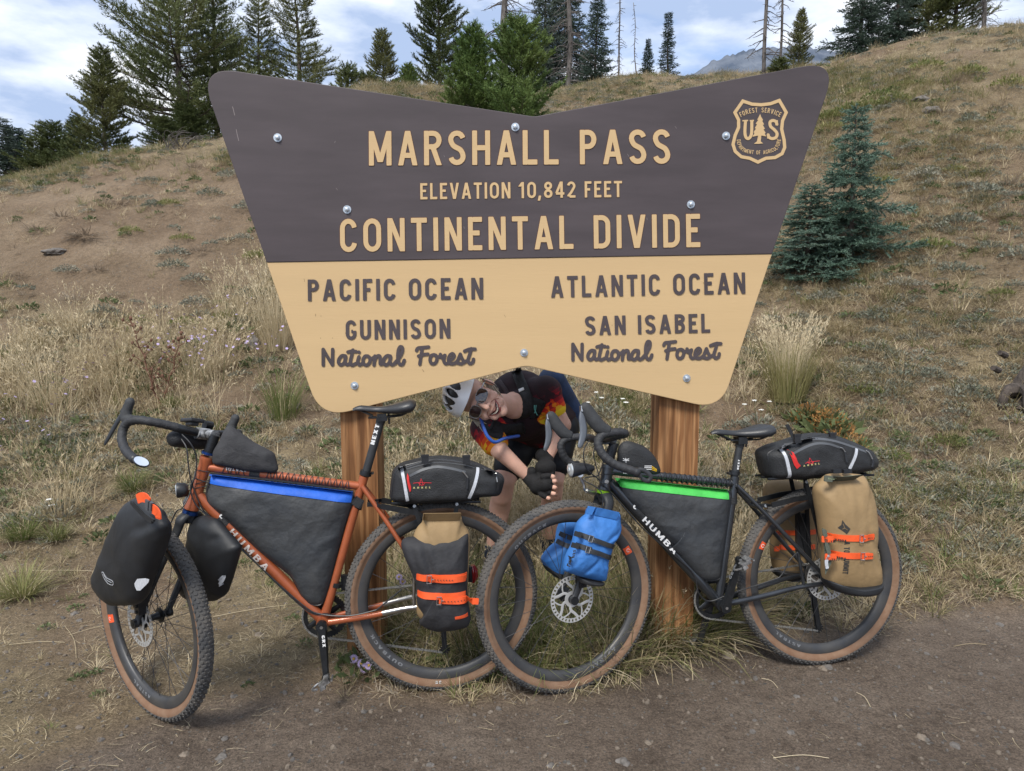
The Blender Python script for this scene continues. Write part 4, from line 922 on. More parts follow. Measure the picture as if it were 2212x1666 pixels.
# ---------------------------------------------------------------- wheels (built in wheel space: x forward, y up, z towards camera side)
def lathe(mb, prof, n=72, mi=0):
    vs = []; m = len(prof)
    for i in range(n):
        a = 2 * math.pi * i / n; c, s = math.cos(a), math.sin(a); vs += [(r * c, r * s, z) for r, z in prof]
    fs = [(i * m + j, i * m + j + 1, ((i + 1) % n) * m + j + 1, ((i + 1) % n) * m + j) for i in range(n) for j in range(m - 1)]
    return mb.add(vs, fs, mi)
def wheel_meshes():
    W = {}; RT = WR - 0.026; w = 0.0245
    # casing: tread belt (dark) and side walls (tan)
    mb = MB(); A = [i for i in range(-84, 85, 12)]; prof = [(RT + 0.0228 * math.cos(R_(a)), w * math.sin(R_(a))) for a in A]; lathe(mb, prof, 96); W['tread'] = mb
    mb = MB()
    for sgn in (1, -1):
        prof = [(RT + 0.0228 * math.cos(R_(a)), sgn * w * math.sin(R_(a))) for a in range(83, 146, 9)] + [(0.322, sgn * 0.0135)]; lathe(mb, prof, 96)
    W['wall'] = mb
    mb = MB(); rng = random.Random(4); N = 84
    for i in range(N):
        a0 = 2 * math.pi * i / N
        for (ang, da, sa, sl) in ((-11, 0, 7, 4.4), (11, 0.5, 7, 4.4), (-33, 0.5, 6.6, 4.6), (33, 0, 6.6, 4.6), (-55, 0, 6.5, 5.2), (55, .5, 6.5, 5.2), (-75, .5, 4.5, 5.6), (75, 0, 4.5, 5.6)):
            a = a0 + da * 2 * math.pi / N; ca, sa_ = math.cos(a), math.sin(a); er = Vector((ca, sa_, 0)); et = Vector((-sa_, ca, 0)); ez = Vector((0, 0, 1)); b = R_(ang)
            n_ = er * math.cos(b) + ez * math.sin(b); s_ = -er * math.sin(b) + ez * math.cos(b); c = er * (RT + 0.0228 * math.cos(b)) + ez * (w * math.sin(b)) 
            h = 0.0032; hx = sa * .0005 * 1.0; hy = sl * 0.001
            top = [c + n_ * h + s_ * (x * hx * 1.6) + et * (y * hy * .8) for x, y in ((-.5, -1), (.5, -1), (1, -.3), (1, .3), (.5, 1), (-.5, 1), (-1, .3), (-1, -.3))]
            bot = [c - n_ * .001 + s_ * (x * hx * 1.9) + et * (y * hy) for x, y in ((-.5, -1), (.5, -1), (1, -.3), (1, .3), (.5, 1), (-.5, 1), (-1, .3), (-1, -.3))]
            mb.add(top + bot, [tuple(range(8))] + [(k, (k + 1) % 8, (k + 1) % 8 + 8, k + 8) for k in range(8)])
    W['knobs'] = mb
    mb = MB(); prof = [(0.318, 0.0), (0.318, 0.0125), (0.322, 0.0145), (0.3225, 0.0155), (0.316, 0.0165), (0.300, 0.0150), (0.288, 0.0085), (0.2855, 0.003), (0.2855, -0.003), (0.288, -0.0085), (0.300, -0.0150), (0.316, -0.0165), (0.3225, -0.0155), (0.322, -0.0145), (0.318, -0.0125), (0.318, 0)]
    lathe(mb, prof, 96); W['rim'] = mb
    mb = MB(); lathe(mb, [(0.0, 0.052), (0.0095, 0.052), (0.0095, 0.045), (0.02, 0.04), (0.028, 0.034), (0.028, 0.030), (0.014, 0.026), (0.012, 0), (0.014, -0.022), (0.028, -0.026), (0.028, -0.030), (0.016, -0.036), (0.0095, -0.046), (0.0095, -0.052), (0, -0.052)], 28); W['hub'] = mb
    mb = MB(); n = 28
    path = lambda side, a: None
    W['spokes'] = []
    for i in range(n):
        side = 1 if i % 2 else -1; ra = 2 * math.pi * i / n; lead = 1 if (i // 2) % 2 else -1; ha = ra + lead * R_(68)
        W['spokes'].append(((0.027 * math.cos(ha), 0.027 * math.sin(ha), side * .032), (0.288 * math.cos(ra), 0.288 * math.sin(ra), side * 0.003)))
    # disc rotor: braking ring with holes, bent arms and carrier
    mb = MB(); zr = 0.044; ro, ri = 0.0895, 0.0765; nn = 72
    def quadring(r0, r1, a0, a1, n_, skip=None):
        for i in range(n_):
            b0 = a0 + (a1 - a0) * i / n_; b1 = a0 + (a1 - a0) * (i + 1) / n_
            vs = [(r * math.cos(b), r * math.sin(b), z) for z in (zr + .001, zr - .001) for r, b in ((r0, b0), (r1, b0), (r1, b1), (r0, b1))]
            mb.add(vs, [(0, 1, 2, 3), (7, 6, 5, 4), (0, 4, 5, 1), (2, 6, 7, 3)])
    quadring(ro - .003, ro, 0, 2 * math.pi, nn); quadring(ri - .003, ri + .0005, 0, 2 * math.pi, nn)
    for i in range(36):
        a = 2 * math.pi * i / 36; quadring(ri + .0006, ro - .0031, a, a + 2 * math.pi / 36 * .55, 1)
    for i in range(6):
        a = 2 * math.pi * i / 6; pts = [Vector((r * math.cos(a + t), r * math.sin(a + t), zr)) for r, t in ((0.026, .0), (0.042, .16), (0.058, .5), (0.075, .62))]
        mb.tube(catmull(pts, 4), 0.006, 6, flat=.25, flatdir=(0, 0, 1))
        pts = [Vector((r * math.cos(a + t), r * math.sin(a + t), zr)) for r, t in ((0.044, .2), (0.058, .02), (0.075, -.2))]; mb.tube(catmull(pts, 4), 0.0032, 6, flat=.4, flatdir=(0, 0, 1))
    quadring(0.017, 0.031, 0, 2 * math.pi, 36); W['rotor'] = mb
    mb = MB()
    for k in range(11):
        r = 0.021 + 0.0036 * k; z = -0.022 - 0.0032 * (10 - k) ; prof = [(0.014, z + .001), (r, z + .001), (r, z - .001), (0.014, z - .001)]; lathe(mb, prof, 44)
    W['cassette'] = mb
    return W
WM = wheel_meshes(); WMESH = {}
def make_wheel(parent, fr, rear, rotor=True, decals=(), turn=0.0, texts=()):
    base = rootloc(parent); C = fr.O + fr.U * WR
    mat_ = Matrix((-fr.F, fr.U, fr.N)).transposed().to_4x4(); mat_.translation = C - base
    rot = mat_ @ Matrix.Rotation(turn, 4, 'Z')
    def sub(name, key, m, par, smooth=True, kind=None):
        if key not in WMESH:
            mb = WM[key]; WMESH[key] = newmesh(name, mb.v, mb.f, mb.m, [m], smooth)
            if smooth:
                try: WMESH[key].set_sharp_from_angle(angle=R_(45))
                except Exception: pass
        o = bpy.data.objects.new(name, WMESH[key]); COL.objects.link(o); o.parent = par
        if kind: o['kind'] = kind
        return o
    wh = sub('wheel', 'rim', M['rim'], parent); wh.matrix_local = rot
    sub('tyre', 'tread', M['rubber'], wh); sub('tyre_sidewall', 'wall', M['tan_wall'], wh); sub('tread_knobs', 'knobs', M['rubber'], wh, False, 'stuff')
    sub('hub', 'hub', M['black_metal'], wh)
    for i, (a, b) in enumerate(WM['spokes']):
        key = 'spoke%d' % i
        if key not in WMESH: mb = MB(); mb.tube([a, b], 0.0011, 5, caps=False); WMESH[key] = newmesh('spoke', mb.v, mb.f, mb.m, [M['spoke']])
        o = bpy.data.objects.new('spoke', WMESH[key]); COL.objects.link(o); o.parent = wh
    if rotor: sub('brake_rotor', 'rotor', M['rotor'], wh)
    if rear: sub('cassette', 'cassette', M['steel'], wh)
    # decals given in true picture angle: (angle deg, kind)
    for a in decals:
        mb = MB(); a = R_(a) - turn; d = 0.052
        for i in range(4):
            b0 = a - d + 2 * d * i / 4; b1 = a - d + 2 * d * (i + 1) / 4
            for (r0, z0, r1, z1) in ((0.2895, .0092, .3, .0154), (.3, .0154, .316, .0168)):
                mb.add([(r0 * math.cos(b0), r0 * math.sin(b0), z0 + .0006), (r1 * math.cos(b0), r1 * math.sin(b0), z1 + .0006), (r1 * math.cos(b1), r1 * math.sin(b1), z1 + .0006), (r0 * math.cos(b1), r0 * math.sin(b1), z0 + .0006)], [(0, 1, 2, 3)])
        obj('rim_decal', mb, M['orange_decal'], wh, local=True, smooth=False)
        mb = MB(); c = (0.304, a); L = [Vector((c[0] * math.cos(a) + .0065 * math.cos(t), c[0] * math.sin(a) + .0065 * math.sin(t))) for t in [k * math.pi / 7 for k in range(13)]]
        l, r = ribbon2d(L, .0016); strip_mesh(mb, l, r, lambda x, y, z: (x, y, .0172 + z), 0, .0004); obj('decal_ring', mb, M['white'], wh, local=True, smooth=False)
    for (txt, a0, a1, rad, h, m, zz, inward) in texts:
        # letters whose feet point to the hub when inward is False
        G = glyphs(.17); ws = sum((G[c][0] if c != ' ' else .4) + .22 for c in txt) - .22; mb = MB(); x = 0
        for c in txt:
            if c == ' ': x += .62; continue
            w = G[c][0]
            def mf(X, Y, z):
                f = (x + X) / ws; a = R_(a0 + (a1 - a0) * f) - turn; r = rad + (Y - .5) * h * (-1 if inward else 1); zz2 = float(np.interp(r, [.2855, .288, .3, .316, .322], [.003, .0085, .015, .0165, .0155])) + .0006 if r < .322 else zz; return (r * math.cos(a), r * math.sin(a), zz2 + .0005 + z)
            glyph_mesh(mb, G[c][1], .17, mf, 0, .0003); x += w + .22
        obj('rim_lettering', mb, m, wh, local=True, smooth=False)
    return wh
M['rotor'] = mat('rotor_steel', (0.55, 0.55, 0.54), .5, .55)
M['spoke'] = mat('spoke_steel', (0.08, 0.08, 0.085), 0.4, 0.7)
M['copper_paint'] = mat('copper_paint', (0.36, 0.095, 0.037), 0.38, 0.25, var=0.1, scale=14, coat=0.25, spec=0.5)
M['graphite_paint'] = mat('graphite_paint', (0.045, 0.05, 0.058), 0.28, 0.6, var=0.15, scale=14, coat=0.5)
M['carbon'] = mat('carbon_grey', (0.028, 0.03, 0.033), 0.5, 0.1, var=0.15, scale=20)
M['pack_cloth'] = mat('pack_cloth', (0.028, 0.032, 0.038), 0.55, col2=(0.05, 0.052, 0.054), scale=7, bump=0.35, bscale=45, spec=0.4)
M['black_cloth'] = mat('black_cloth', (0.016, 0.017, 0.019), 0.62, var=0.25, scale=25, bump=0.3, bscale=220)
M['grey_cloth'] = mat('charcoal_cloth', (0.034, 0.034, 0.037), 0.8, var=0.15, scale=25, bump=0.35, bscale=300)
M['pvc'] = mat('matt_black_pvc', (0.014, 0.0155, 0.018), 0.55, var=0.2, scale=12, bump=0.12, bscale=30, spec=0.45)
M['tan_cloth'] = mat('tan_nylon', (0.27, 0.18, 0.085), 0.7, var=0.1, scale=9, bump=0.15, bscale=60)
M['blue_cloth'] = mat('blue_nylon', (0.035, 0.16, 0.46), 0.65, var=0.14, scale=12, bump=0.2, bscale=70)
M['blue_band'] = mat('royal_blue_cloth', (0.006, 0.1, 0.52), 0.6, var=0.1, scale=20, bump=.15, bscale=60)
M['green_band'] = mat('bright_green_cloth', (0.06, 0.46, 0.075), 0.65, var=0.12, scale=20, bump=.2, bscale=60)
M['anod_blue'] = mat('blue_anodised', (0.02, 0.06, 0.22), 0.3, 0.8); M['anod_green'] = mat('green_anodised', (0.22, 0.42, 0.02), 0.3, 0.7)
M['chain'] = mat('chain_steel', (0.42, 0.42, 0.4), 0.4, 0.9, var=.3, scale=200)
M['lens'] = mat('clear_lens', (0.55, 0.58, 0.6), 0.12, 0.4, coat=1); M['mirror'] = mat('mirror_glass', (0.85, 0.88, 0.92), 0.04, 1.0)
M['red_lens'] = mat('red_lamp_lens', (0.3, 0.008, 0.012), 0.2, coat=.8); M['red_cloth'] = mat('red_cloth', (0.55, 0.02, 0.018), 0.7); M['red_print'] = mat('red_print', (0.6, 0.03, 0.04), .6); M['khaki_print'] = mat('khaki_print', (0.4, 0.36, 0.16), .6)
M['dark_print'] = mat('dark_print', (0.03, 0.028, 0.026), .6); M['yellow'] = mat('yellow_plastic', (0.7, 0.42, 0.01), .5); M['olive'] = mat('olive_webbing', (0.09, 0.1, 0.075), .8, bump=.3, bscale=300)
M['navy'] = mat('navy', (0.01, 0.02, 0.06), .8)
def cable(mb, pts, r=0.0025): mb.tube(catmull(pts, 6), r, 6)
def strap(mb, fr, pts, off, wpx, bvh=None, lift=0.003, thick=0.0025, ends=True):
    P = [fr.uv(q, off) for q in pts]; P = [(a.x, a.y) for a in catmull([(x, y, 0) for x, y in P], 6)]
    L, Rr = ribbon2d(P, wpx / 640.0)
    def mf(x, y, z):
        p = fr.w(x, y, off); q = drape(bvh, p, fr.N, lift) if bvh else p + fr.N * lift; return q + fr.N * z
    strip_mesh(mb, L, Rr, mf, 0, thick + .001)
def lacing(mb, a, b, rad, turns, fr, r=0.0016, drop=1.15, both=True):
    if both: lacing(mb, b, a, rad + .0004, turns, fr, r, drop, False)
    """cord zigzagged round a tube through the eyelets of the bag below"""
    a, b = Vector(a), Vector(b); t = (b - a).normalized(); up = (fr.U - t * fr.U.dot(t)).normalized(); pts = []
    for i in range(turns * 4 + 1):
        s = i / (turns * 4); c = a.lerp(b, s); ph = i % 4; R = rad + r
        o = {0: -up * rad * drop + fr.N * R * .6, 1: fr.N * R * 1.02 + up * R * .3, 2: up * R, 3: -fr.N * R}[ph]; pts.append(c + o)
    mb.tube(catmull(pts, 4), r, 5)
def make_saddle(root, fr, nose, rear, clamp, w=0.072, lbl=None):
    a = fr.p(nose); b = fr.p(rear); L = (b - a).length; d = (b - a).normalized(); up = fr.N.cross(d); up = -up if up.z < 0 else up; n = 22; m = 14; vs = []
    for i in range(n + 1):
        t = i / n; hw = 0.019 + (w - 0.019) * sstep(0.32, 0.86, t) - 0.012 * sstep(.93, 1, t); hw = float(hw) * (0.55 + .45 * min(1, t * 9)) * (1 - .5 * float(sstep(.95, 1.02, t))); z = -0.014 * math.sin(t * math.pi) + .004 - .008 * (1 - min(1, t * 6)) ** 2; dp = (0.010 + 0.014 * float(sstep(.3, .9, t))) * math.sqrt(max(.05, min(1, t * 8))) * math.sqrt(max(.12, min(1, (1.01 - t) * 12)))
        for j in range(m):
            ph = 2 * math.pi * j / m; x = math.cos(ph); y = math.sin(ph); yy = y * dp if y > 0 else y * dp * 1.25
            cut = 0.006 * math.exp(-(x / .28) ** 2) * float(sstep(.25, .5, t)) if y > 0 else 0
            vs.append(a + d * (L * t) + fr.N * (hw * math.copysign(abs(x) ** .7, x)) + up * (z + yy - cut - .006 * abs(x) ** 3))
    fs = [(i * m + j, i * m + (j + 1) % m, (i + 1) * m + (j + 1) % m, (i + 1) * m + j) for i in range(n) for j in range(m)] + [tuple(range(m)), tuple(n * m + j for j in range(m))]
    sd = obj('saddle', MB().add(vs, fs), M['saddle'], root, sharp=60); mb = MB(); c = fr.p(clamp)
    for s in (1, -1):
        mb.tube(catmull([a + d * (L * .12) - up * .012 + fr.N * .006 * s, a + d * (L * .3) - up * .034 + fr.N * .018 * s, c - d * .045 + fr.N * .021 * s, c + d * .045 + fr.N * .021 * s, a + d * (L * .78) - up * .035 + fr.N * .03 * s, a + d * (L * .93) - up * .016 + fr.N * .04 * s], 5), .0035, 6)
    obj('saddle_rail', mb, M['black_metal'], root)
    mb = MB(); mb.box(c - up * .006, d, up, fr.N, .02, .009, .026); mb.box(c + up * .007, d, up, fr.N, .017, .005, .024); mb.tube([c - fr.N * .0 + d * .026 - up * .03, c + d * .026 + up * .012], .004, 8); obj('seat_clamp', mb, M['black_metal'], root)
M['saddle'] = mat('saddle_cover', (0.024, 0.026, 0.03), 0.42, var=.15, scale=30, bump=.1, bscale=300)
def frame_tubes(root, fr, C, m, rear_m=None):
    """C: dict of traced centre points"""
    P = lambda k, off=0.0: fr.p(C[k], off)
    mb = MB(); ht, hb = P('head_top'), P('head_bot'); ax = (hb - ht).normalized()
    mb.tube([ht, ht - ax * -.012, ht.lerp(hb, .12), ht.lerp(hb, .5), ht.lerp(hb, .88), hb - ax * .012, hb], [C['rh'] + .003, C['rh'] + .003, C['rh'], C['rh'] - .001, C['rh'] + .001, C['rh'] + .004, C['rh'] + .004], 22)
    obj('head_tube', mb, m, root)
    mb = MB(); mb.tube([P('tt_f'), P('tt_f').lerp(P('tt_r'), .5), P('tt_r')], [C['rt'], C['rt'] * .98, C['rt'] * .95], 18); obj('top_tube', mb, m, root)
    mb = MB(); mb.tube([P('dt_f'), P('dt_f').lerp(P('bb'), .5), P('bb')], [C['rd'], C['rd'], C['rd'] * 1.02], 20); obj('down_tube', mb, m, root)
    st, bb = P('st_top'), P('bb'); mb = MB(); mb.tube([st, st.lerp(bb, .1), st.lerp(bb, .9), bb], [C['rs'] * 1.05, C['rs'], C['rs'], C['rs'] * 1.1], 18); obj('seat_tube', mb, m, root)
    mb = MB(); mb.tube([bb + fr.N * .036, bb - fr.N * .036], .023, 24); obj('bottom_bracket_shell', mb, m, root)
    hub = fr.O + fr.U * WR
    for s in (1, -1):
        o = s * .068; drp = hub + fr.N * o + fr.F * .012 + fr.U * .0
        ss = P('ss_top') + fr.N * (s * .022); br = P('ss_top').lerp(drp, .3); mid = P('ss_top').lerp(hub, .28) + fr.N * s * .040
        cs0 = bb + fr.N * s * .026 - fr.F * .012; csm = bb.lerp(hub, .38) + fr.N * s * .042 - fr.U * .004; k = .45
        pts = catmull([ss, mid, ss.lerp(drp, .6) + fr.N * s * .008, drp], 6); cut = int(len(pts) * C.get('cut', 1.0))
        mb = MB(); mb.tube(pts[:cut + 1] if rear_m else pts, .0088, 12); obj('seat_stay', mb, m, root)
        ptc = catmull([cs0, csm, bb.lerp(hub, .7) + fr.N * s * .056, drp - fr.U * .012], 6); cc = int(len(ptc) * C.get('cutc', 1.0))
        mb = MB(); mb.tube(ptc[:cc + 1] if rear_m else ptc, [.0125 - .004 * i / len(ptc) for i in range(cc + 1 if rear_m else len(ptc))], 14, flat=.8, flatdir=fr.N); obj('chain_stay', mb, m, root)
        if rear_m:
            mb = MB(); mb.tube(pts[cut:], .0088, 12); obj('seat_stay', mb, rear_m, root, label='unpainted bare steel lower end'); 
            mb = MB(); mb.tube(ptc[cc:], [.0125 - .004 * i / len(ptc) for i in range(cc, len(ptc))], 14, flat=.8, flatdir=fr.N); obj('chain_stay', mb, rear_m, root, label='unpainted bare steel rear end')
        mb = MB(); a = ss.lerp(drp, .66); b2 = ptc[int(len(ptc) * .72)]; mb.tube([a, b2], .0065, 10) if s > 0 else None
        if s > 0: obj('stay_brace', mb, rear_m or m, root)
        mb = MB(); mb.tube([drp - fr.N * .005, drp + fr.N * .005], .02, 20); mb.box(drp - fr.U * .006, fr.F, fr.U, fr.N, .014, .022, .0035); obj('dropout', mb, rear_m or m, root)
    mb = MB(); c = P('ss_top').lerp(hub, .24); mb.tube([c + fr.N * .034, c - fr.N * .034], .007, 10); obj('stay_bridge', mb, m, root)
def make_fork(root, fr, hb, m, sf, crown_r=.024):
    """steered fork; sf: frame of the front wheel"""
    hub = sf.O + sf.U * WR; dn = (hub - hb); mb = MB(); cr = Vector(hb) 
    for s in (1, -1):
        top = cr + sf.N * s * .012; sh = cr + sf.N * s * .047 - sf.U * .055 + sf.F * .01; en = hub + sf.N * s * .058
        pts = catmull([top, cr + sf.N * s * .036 - sf.U * .016, sh, sh.lerp(en, .45) + sf.N * s * .004, sh.lerp(en, .85), en], 5)
        n = len(pts); mb.tube(pts, [.0245 - .0115 * min(1, i / (n - 1) * 1.1) + (0.004 if i > n - 3 else 0) for i in range(n)], 14, flat=.66, flatdir=sf.N)
    mb.tube([cr + (fr.U * .0), cr - sf.U * .03], [crown_r, .018], 18); obj('fork', mb, m, root)
    mb = MB()
    for s in (1, -1): e = hub + sf.N * s * .052; mb.tube([e, e + sf.N * s * .018], .0165, 18); mb.tube([e + sf.N * s * .0185, e + sf.N * s * .0195], .007, 6)
    obj('thru_axle', mb, M['black_metal'], root)
    mb = MB(); c = hub + sf.N * .054 + sf.U * .075 - sf.F * .035; mb.box(c, sf.F, sf.U, sf.N, .017, .03, .017); mb.box(c + sf.U * .012 + sf.N * .01, sf.F, sf.U, sf.N, .010, .014, .014); mb.tube([c - sf.U * .02 + sf.N * .018, c - sf.U * .02 + sf.N * .021], .006, 8); bc = obj('brake_caliper', mb, M['black_metal'], root); b = bc.modifiers.new('b', 'BEVEL'); b.width = .004; b.segments = 2
    return hub
def crank(root, fr, bb, tip, side, name='crank_arm', lettering=None, m=None):
    c = bb + fr.N * side * .058; t = tip; d = (t - c); L = d.length; d.normalize(); w = fr.N.cross(d); mb = MB(); n = 12; vs = []
    for i in range(n + 1):
        s = i / n; hw = .0195 - .0085 * s if s < .93 else .0125; z = fr.N * side * (.006 + .006 * s); cc = c.lerp(t, s)
        if s < .08: hw = .019
        for (x, y) in ((-1, -.7), (-.72, 1), (.72, 1), (1, -.7)): vs.append(cc + w * hw * x + fr.N * side * (.0085 * y) + z)
    mb.add(vs, [(i * 4 + j, i * 4 + (j + 1) % 4, (i + 1) * 4 + (j + 1) % 4, (i + 1) * 4 + j) for i in range(n) for j in range(4)] + [(0, 1, 2, 3), (n * 4, n * 4 + 3, n * 4 + 2, n * 4 + 1)])
    mb.tube([c - fr.N * side * .008, c + fr.N * side * .012], .021, 22); mb.tube([t - fr.N * side * .0, t + fr.N * side * .020], .0135, 18)
    o = obj(name, mb, m or M['black_metal'], root, sharp=50); mb = MB(); mb.tube([c + fr.N * side * .0121, c + fr.N * side * .0145], .0125, 18); mb.tube([c + fr.N * side * .0146, c + fr.N * side * .0152], .006, 8, mi=1); obj('axle_cap', mb, [M['black_metal'], M['steel']], o, local=False)
    # pedal
    e = t + fr.N * side * .055; ff = fr.F * .88 - fr.U * .47 if side > 0 else fr.F; ff = ff.normalized(); uu = fr.N.cross(ff); mb = MB()
    mb.tube([t + fr.N * side * .015, e], .0075, 10); mb.box(e, ff, uu, fr.N, .020, .007, .015); mb.tube([e - ff * .03 - fr.N * .022, e - ff * .03 + fr.N * .022], .004, 6); mb.tube(catmull([e + ff * .028 - fr.N * .024, e + ff * .047 - fr.N * .01, e + ff * .047 + fr.N * .01, e + ff * .028 + fr.N * .024], 4), .004, 6); mb.box(e + uu * .012 + ff * .012, ff, uu, fr.N, .010, .004, .02); mb.box(e - uu * .012 - ff * .012, ff, uu, fr.N, .010, .004, .02)
    obj('pedal', mb, M['pedal'], root, sharp=30)
def chainset(root, fr, bb, hub, der, front=True):
    off = -.046; mb = MB(); c = bb + fr.N * off; n = 46; vs = []; R0 = .084
    for r, nn in ((R0, n), ):
        out = []
        for i in range(n * 4):
            a = 2 * math.pi * i / (n * 4); rr = R0 + (.0038 if (i % 4) in (1, 2) else 0); out.append(c + fr.F * rr * math.cos(a) + fr.U * rr * math.sin(a))
        inn = [c + fr.F * .064 * math.cos(2 * math.pi * i / (n * 4)) + fr.U * .064 * math.sin(2 * math.pi * i / (n * 4)) for i in range(n * 4)]; m = n * 4
        vs = out + inn + [v - fr.N * .003 for v in out] + [v - fr.N * .003 for v in inn]
        fs = [(i, (i + 1) % m, (i + 1) % m + m, i + m) for i in range(m)] + [(i + 2 * m, (i + 1) % m + 2 * m, (i + 1) % m + 3 * m, i + 3 * m) for i in range(m)] + [(i, (i + 1) % m, (i + 1) % m + 2 * m, i + 2 * m) for i in range(m)] + [(i + m, (i + 1) % m + m, (i + 1) % m + 3 * m, i + 3 * m) for i in range(m)]
        mb.add(vs, fs)
    for k in range(4): a = R_(45 + 90 * k + 12); d = fr.F * math.cos(a) + fr.U * math.sin(a); mb.tube([c + d * .015, c + d * .070], [.014, .009], 8, flat=.3, flatdir=fr.N); mb.tube([c + d * .066 + fr.N * .004, c + d * .066 - fr.N * .006], .006, 10)
    obj('chainring', mb, M['black_metal'], root, sharp=30)
    # chain: outer plates along a path, joined
    r = R0 - .001; ch = hub + fr.N * (off + .002); P = []
    dd = (ch - c); t0 = ch + fr.U * .040; path = [t0 + fr.N * -.004]
    ang0 = 88; top = c + fr.F * r * math.cos(R_(ang0)) + fr.U * r * math.sin(R_(ang0))
    seg = [t0, top] + [c + fr.F * r * math.cos(R_(a)) + fr.U * r * math.sin(R_(a)) for a in range(78, -83, -10)]; low = der; seg.append(low)
    pts = [seg[0]]; 
    for a, b in zip(seg[:-1], seg[1:]):
        k = max(1, int((b - a).length / .003)); pts += [a.lerp(b, j / k) for j in range(1, k + 1)]
    L = [0]; 
    for a, b in zip(pts[:-1], pts[1:]): L.append(L[-1] + (b - a).length)
    pitch = .0127; mb = MB(); pos = []; s = 0; i = 0
    while s < L[-1]:
        while L[i + 1] < s: i += 1
        pos.append(pts[i].lerp(pts[i + 1], (s - L[i]) / (L[i + 1] - L[i]))); s += pitch
    for k in range(len(pos) - 1):
        a, b = pos[k], pos[k + 1]; d = (b - a).normalized(); w = fr.N.cross(d); z = .0034 if k % 2 else .0022
        for sgn in (1, -1):
            o = fr.N * sgn * z; ring = [a - d * .003 + w * .0018, a - d * .001 + w * .0036, a + d * .002 + w * .0038, a.lerp(b, .5) + w * .0026, b - d * .002 + w * .0038, b + d * .001 + w * .0036, b + d * .003 + w * .0018]
            ring = [p + o for p in ring] + [p + o - 2 * w * ((p - a).dot(w)) for p in reversed(ring)]; mb.prism(ring, fr.N * .0008)
        mb.tube([a - fr.N * .0042, a + fr.N * .0042], .0018, 6)
    obj('chain', mb, M['chain'], root, sharp=30)
    # rear derailleur
    mb = MB(); h = hub + fr.N * (off - .012); a = h - fr.U * .03 - fr.F * .004; b = h - fr.U * .075 + fr.F * .0; p1 = b - fr.U * .018; p2 = Vector(der) - fr.F * .0 + fr.U * .012
    mb.tube(catmull([a, a - fr.F * .016 - fr.U * .02, b], 4), [.012] * 9, 10); mb.tube([b + fr.N * .012, b - fr.N * .016], .02, 18); mb.box(b.lerp(p2, .5) + fr.N * .006, (p2 - b).normalized(), fr.N, fr.N.cross((p2 - b).normalized()), (p2 - b).length / 2, .0015, .010); mb.box(b.lerp(p2, .5) - fr.N * .006, (p2 - b).normalized(), fr.N, fr.N.cross((p2 - b).normalized()), (p2 - b).length / 2, .0015, .010)
    for q in (p1, p2):
        mb.tube([q - fr.N * .005, q + fr.N * .005], .009, 12)
        for k in range(11): aa = 2 * math.pi * k / 11; e = q + (fr.F * math.cos(aa) + fr.U * math.sin(aa)) * .017; mb.box(e, fr.F * math.cos(aa) + fr.U * math.sin(aa), fr.N, fr.F * -math.sin(aa) + fr.U * math.cos(aa), .004, .003, .0028)
        mb.tube([q - fr.N * .002, q + fr.N * .002], .0145, 16)
    obj('rear_derailleur', mb, M['black_metal'], root, sharp=30)
def dropbar(root, fr, sf, clamp, near, hood, lever, offs, lb=None, bar_r=.0165, barm=None, clampoff=0.0):
    """near: traced (point, side offset) list from the stem outwards; the far half mirrors it"""
    c0 = sf.p(clamp, 0); loc = []
    for q, o in near: p = sf.p(q, o) - sf.O; loc.append((p.dot(sf.F), p.dot(sf.U), o))
    c = c0 - sf.O; cl = (c.dot(sf.F), c.dot(sf.U))
    out = []
    for s in (1, -1):
        pts = catmull([sf.w(cl[0], cl[1], 0)] + [sf.w(a, b, s * o) for a, b, o in loc], 6); mb = MB(); n = len(pts); k0 = int(n * .16)
        mb.tube(pts[k0:], [bar_r * (.94 + .06 * math.sin(i * 2.1)) for i in range(n - k0)], 14); obj('bar_tape', mb, M['tape'], root, sharp=60)
        mb = MB(); mb.tube(pts[:k0 + 2], .0155, 14); obj('handlebar', mb, M['black_metal'], root)
        mb = MB(); mb.ball(pts[-1], (bar_r * 1.02,) * 3); obj('bar_plug', mb, M['black_plastic'], root)
        hp = [(sf.p(q, o) - sf.O, o, r) for q, o, r in hood]; P = [sf.w(v.dot(sf.F), v.dot(sf.U), s * o) for v, o, r in hp]; cm = catmull(P, 5); rr = []
        for i in range(len(cm)):
            x = i / (len(cm) - 1) * (len(hp) - 1); j = min(int(x), len(hp) - 2); rr.append(hp[j][2] + (hp[j + 1][2] - hp[j][2]) * (x - j))
        mb = MB(); mb.tube(cm, rr, 16, flat=.82, flatdir=sf.N); mb.ball(cm[-1], (rr[-1] * 1.0, rr[-1] * .95, rr[-1] * .82), sf.F, sf.U, sf.N); obj('brake_hood', mb, M['hood'], root, sharp=80)
        lv = [(sf.p(q, o) - sf.O, o, r) for q, o, r in lever]; P = [sf.w(v.dot(sf.F), v.dot(sf.U), s * o) for v, o, r in lv]; cm = catmull(P, 6); rr = []
        for i in range(len(cm)):
            x = i / (len(cm) - 1) * (len(lv) - 1); j = min(int(x), len(lv) - 2); rr.append(lv[j][2] + (lv[j + 1][2] - lv[j][2]) * (x - j))
        mb = MB(); mb.tube(cm, rr, 12, flat=.38, flatdir=sf.N); mb.tube([cm[0] + sf.N * .008, cm[0] - sf.N * .008], .006, 10); obj('brake_lever', mb, lb or M['black_metal'], root)
        out.append(pts)
    return out
M['hood'] = mat('hood_rubber', (0.03, 0.032, 0.035), 0.7, var=.15, scale=60, bump=.3, bscale=400)
M['lever_grey'] = mat('lever_grey', (0.13, 0.14, 0.155), 0.35, 0.6)
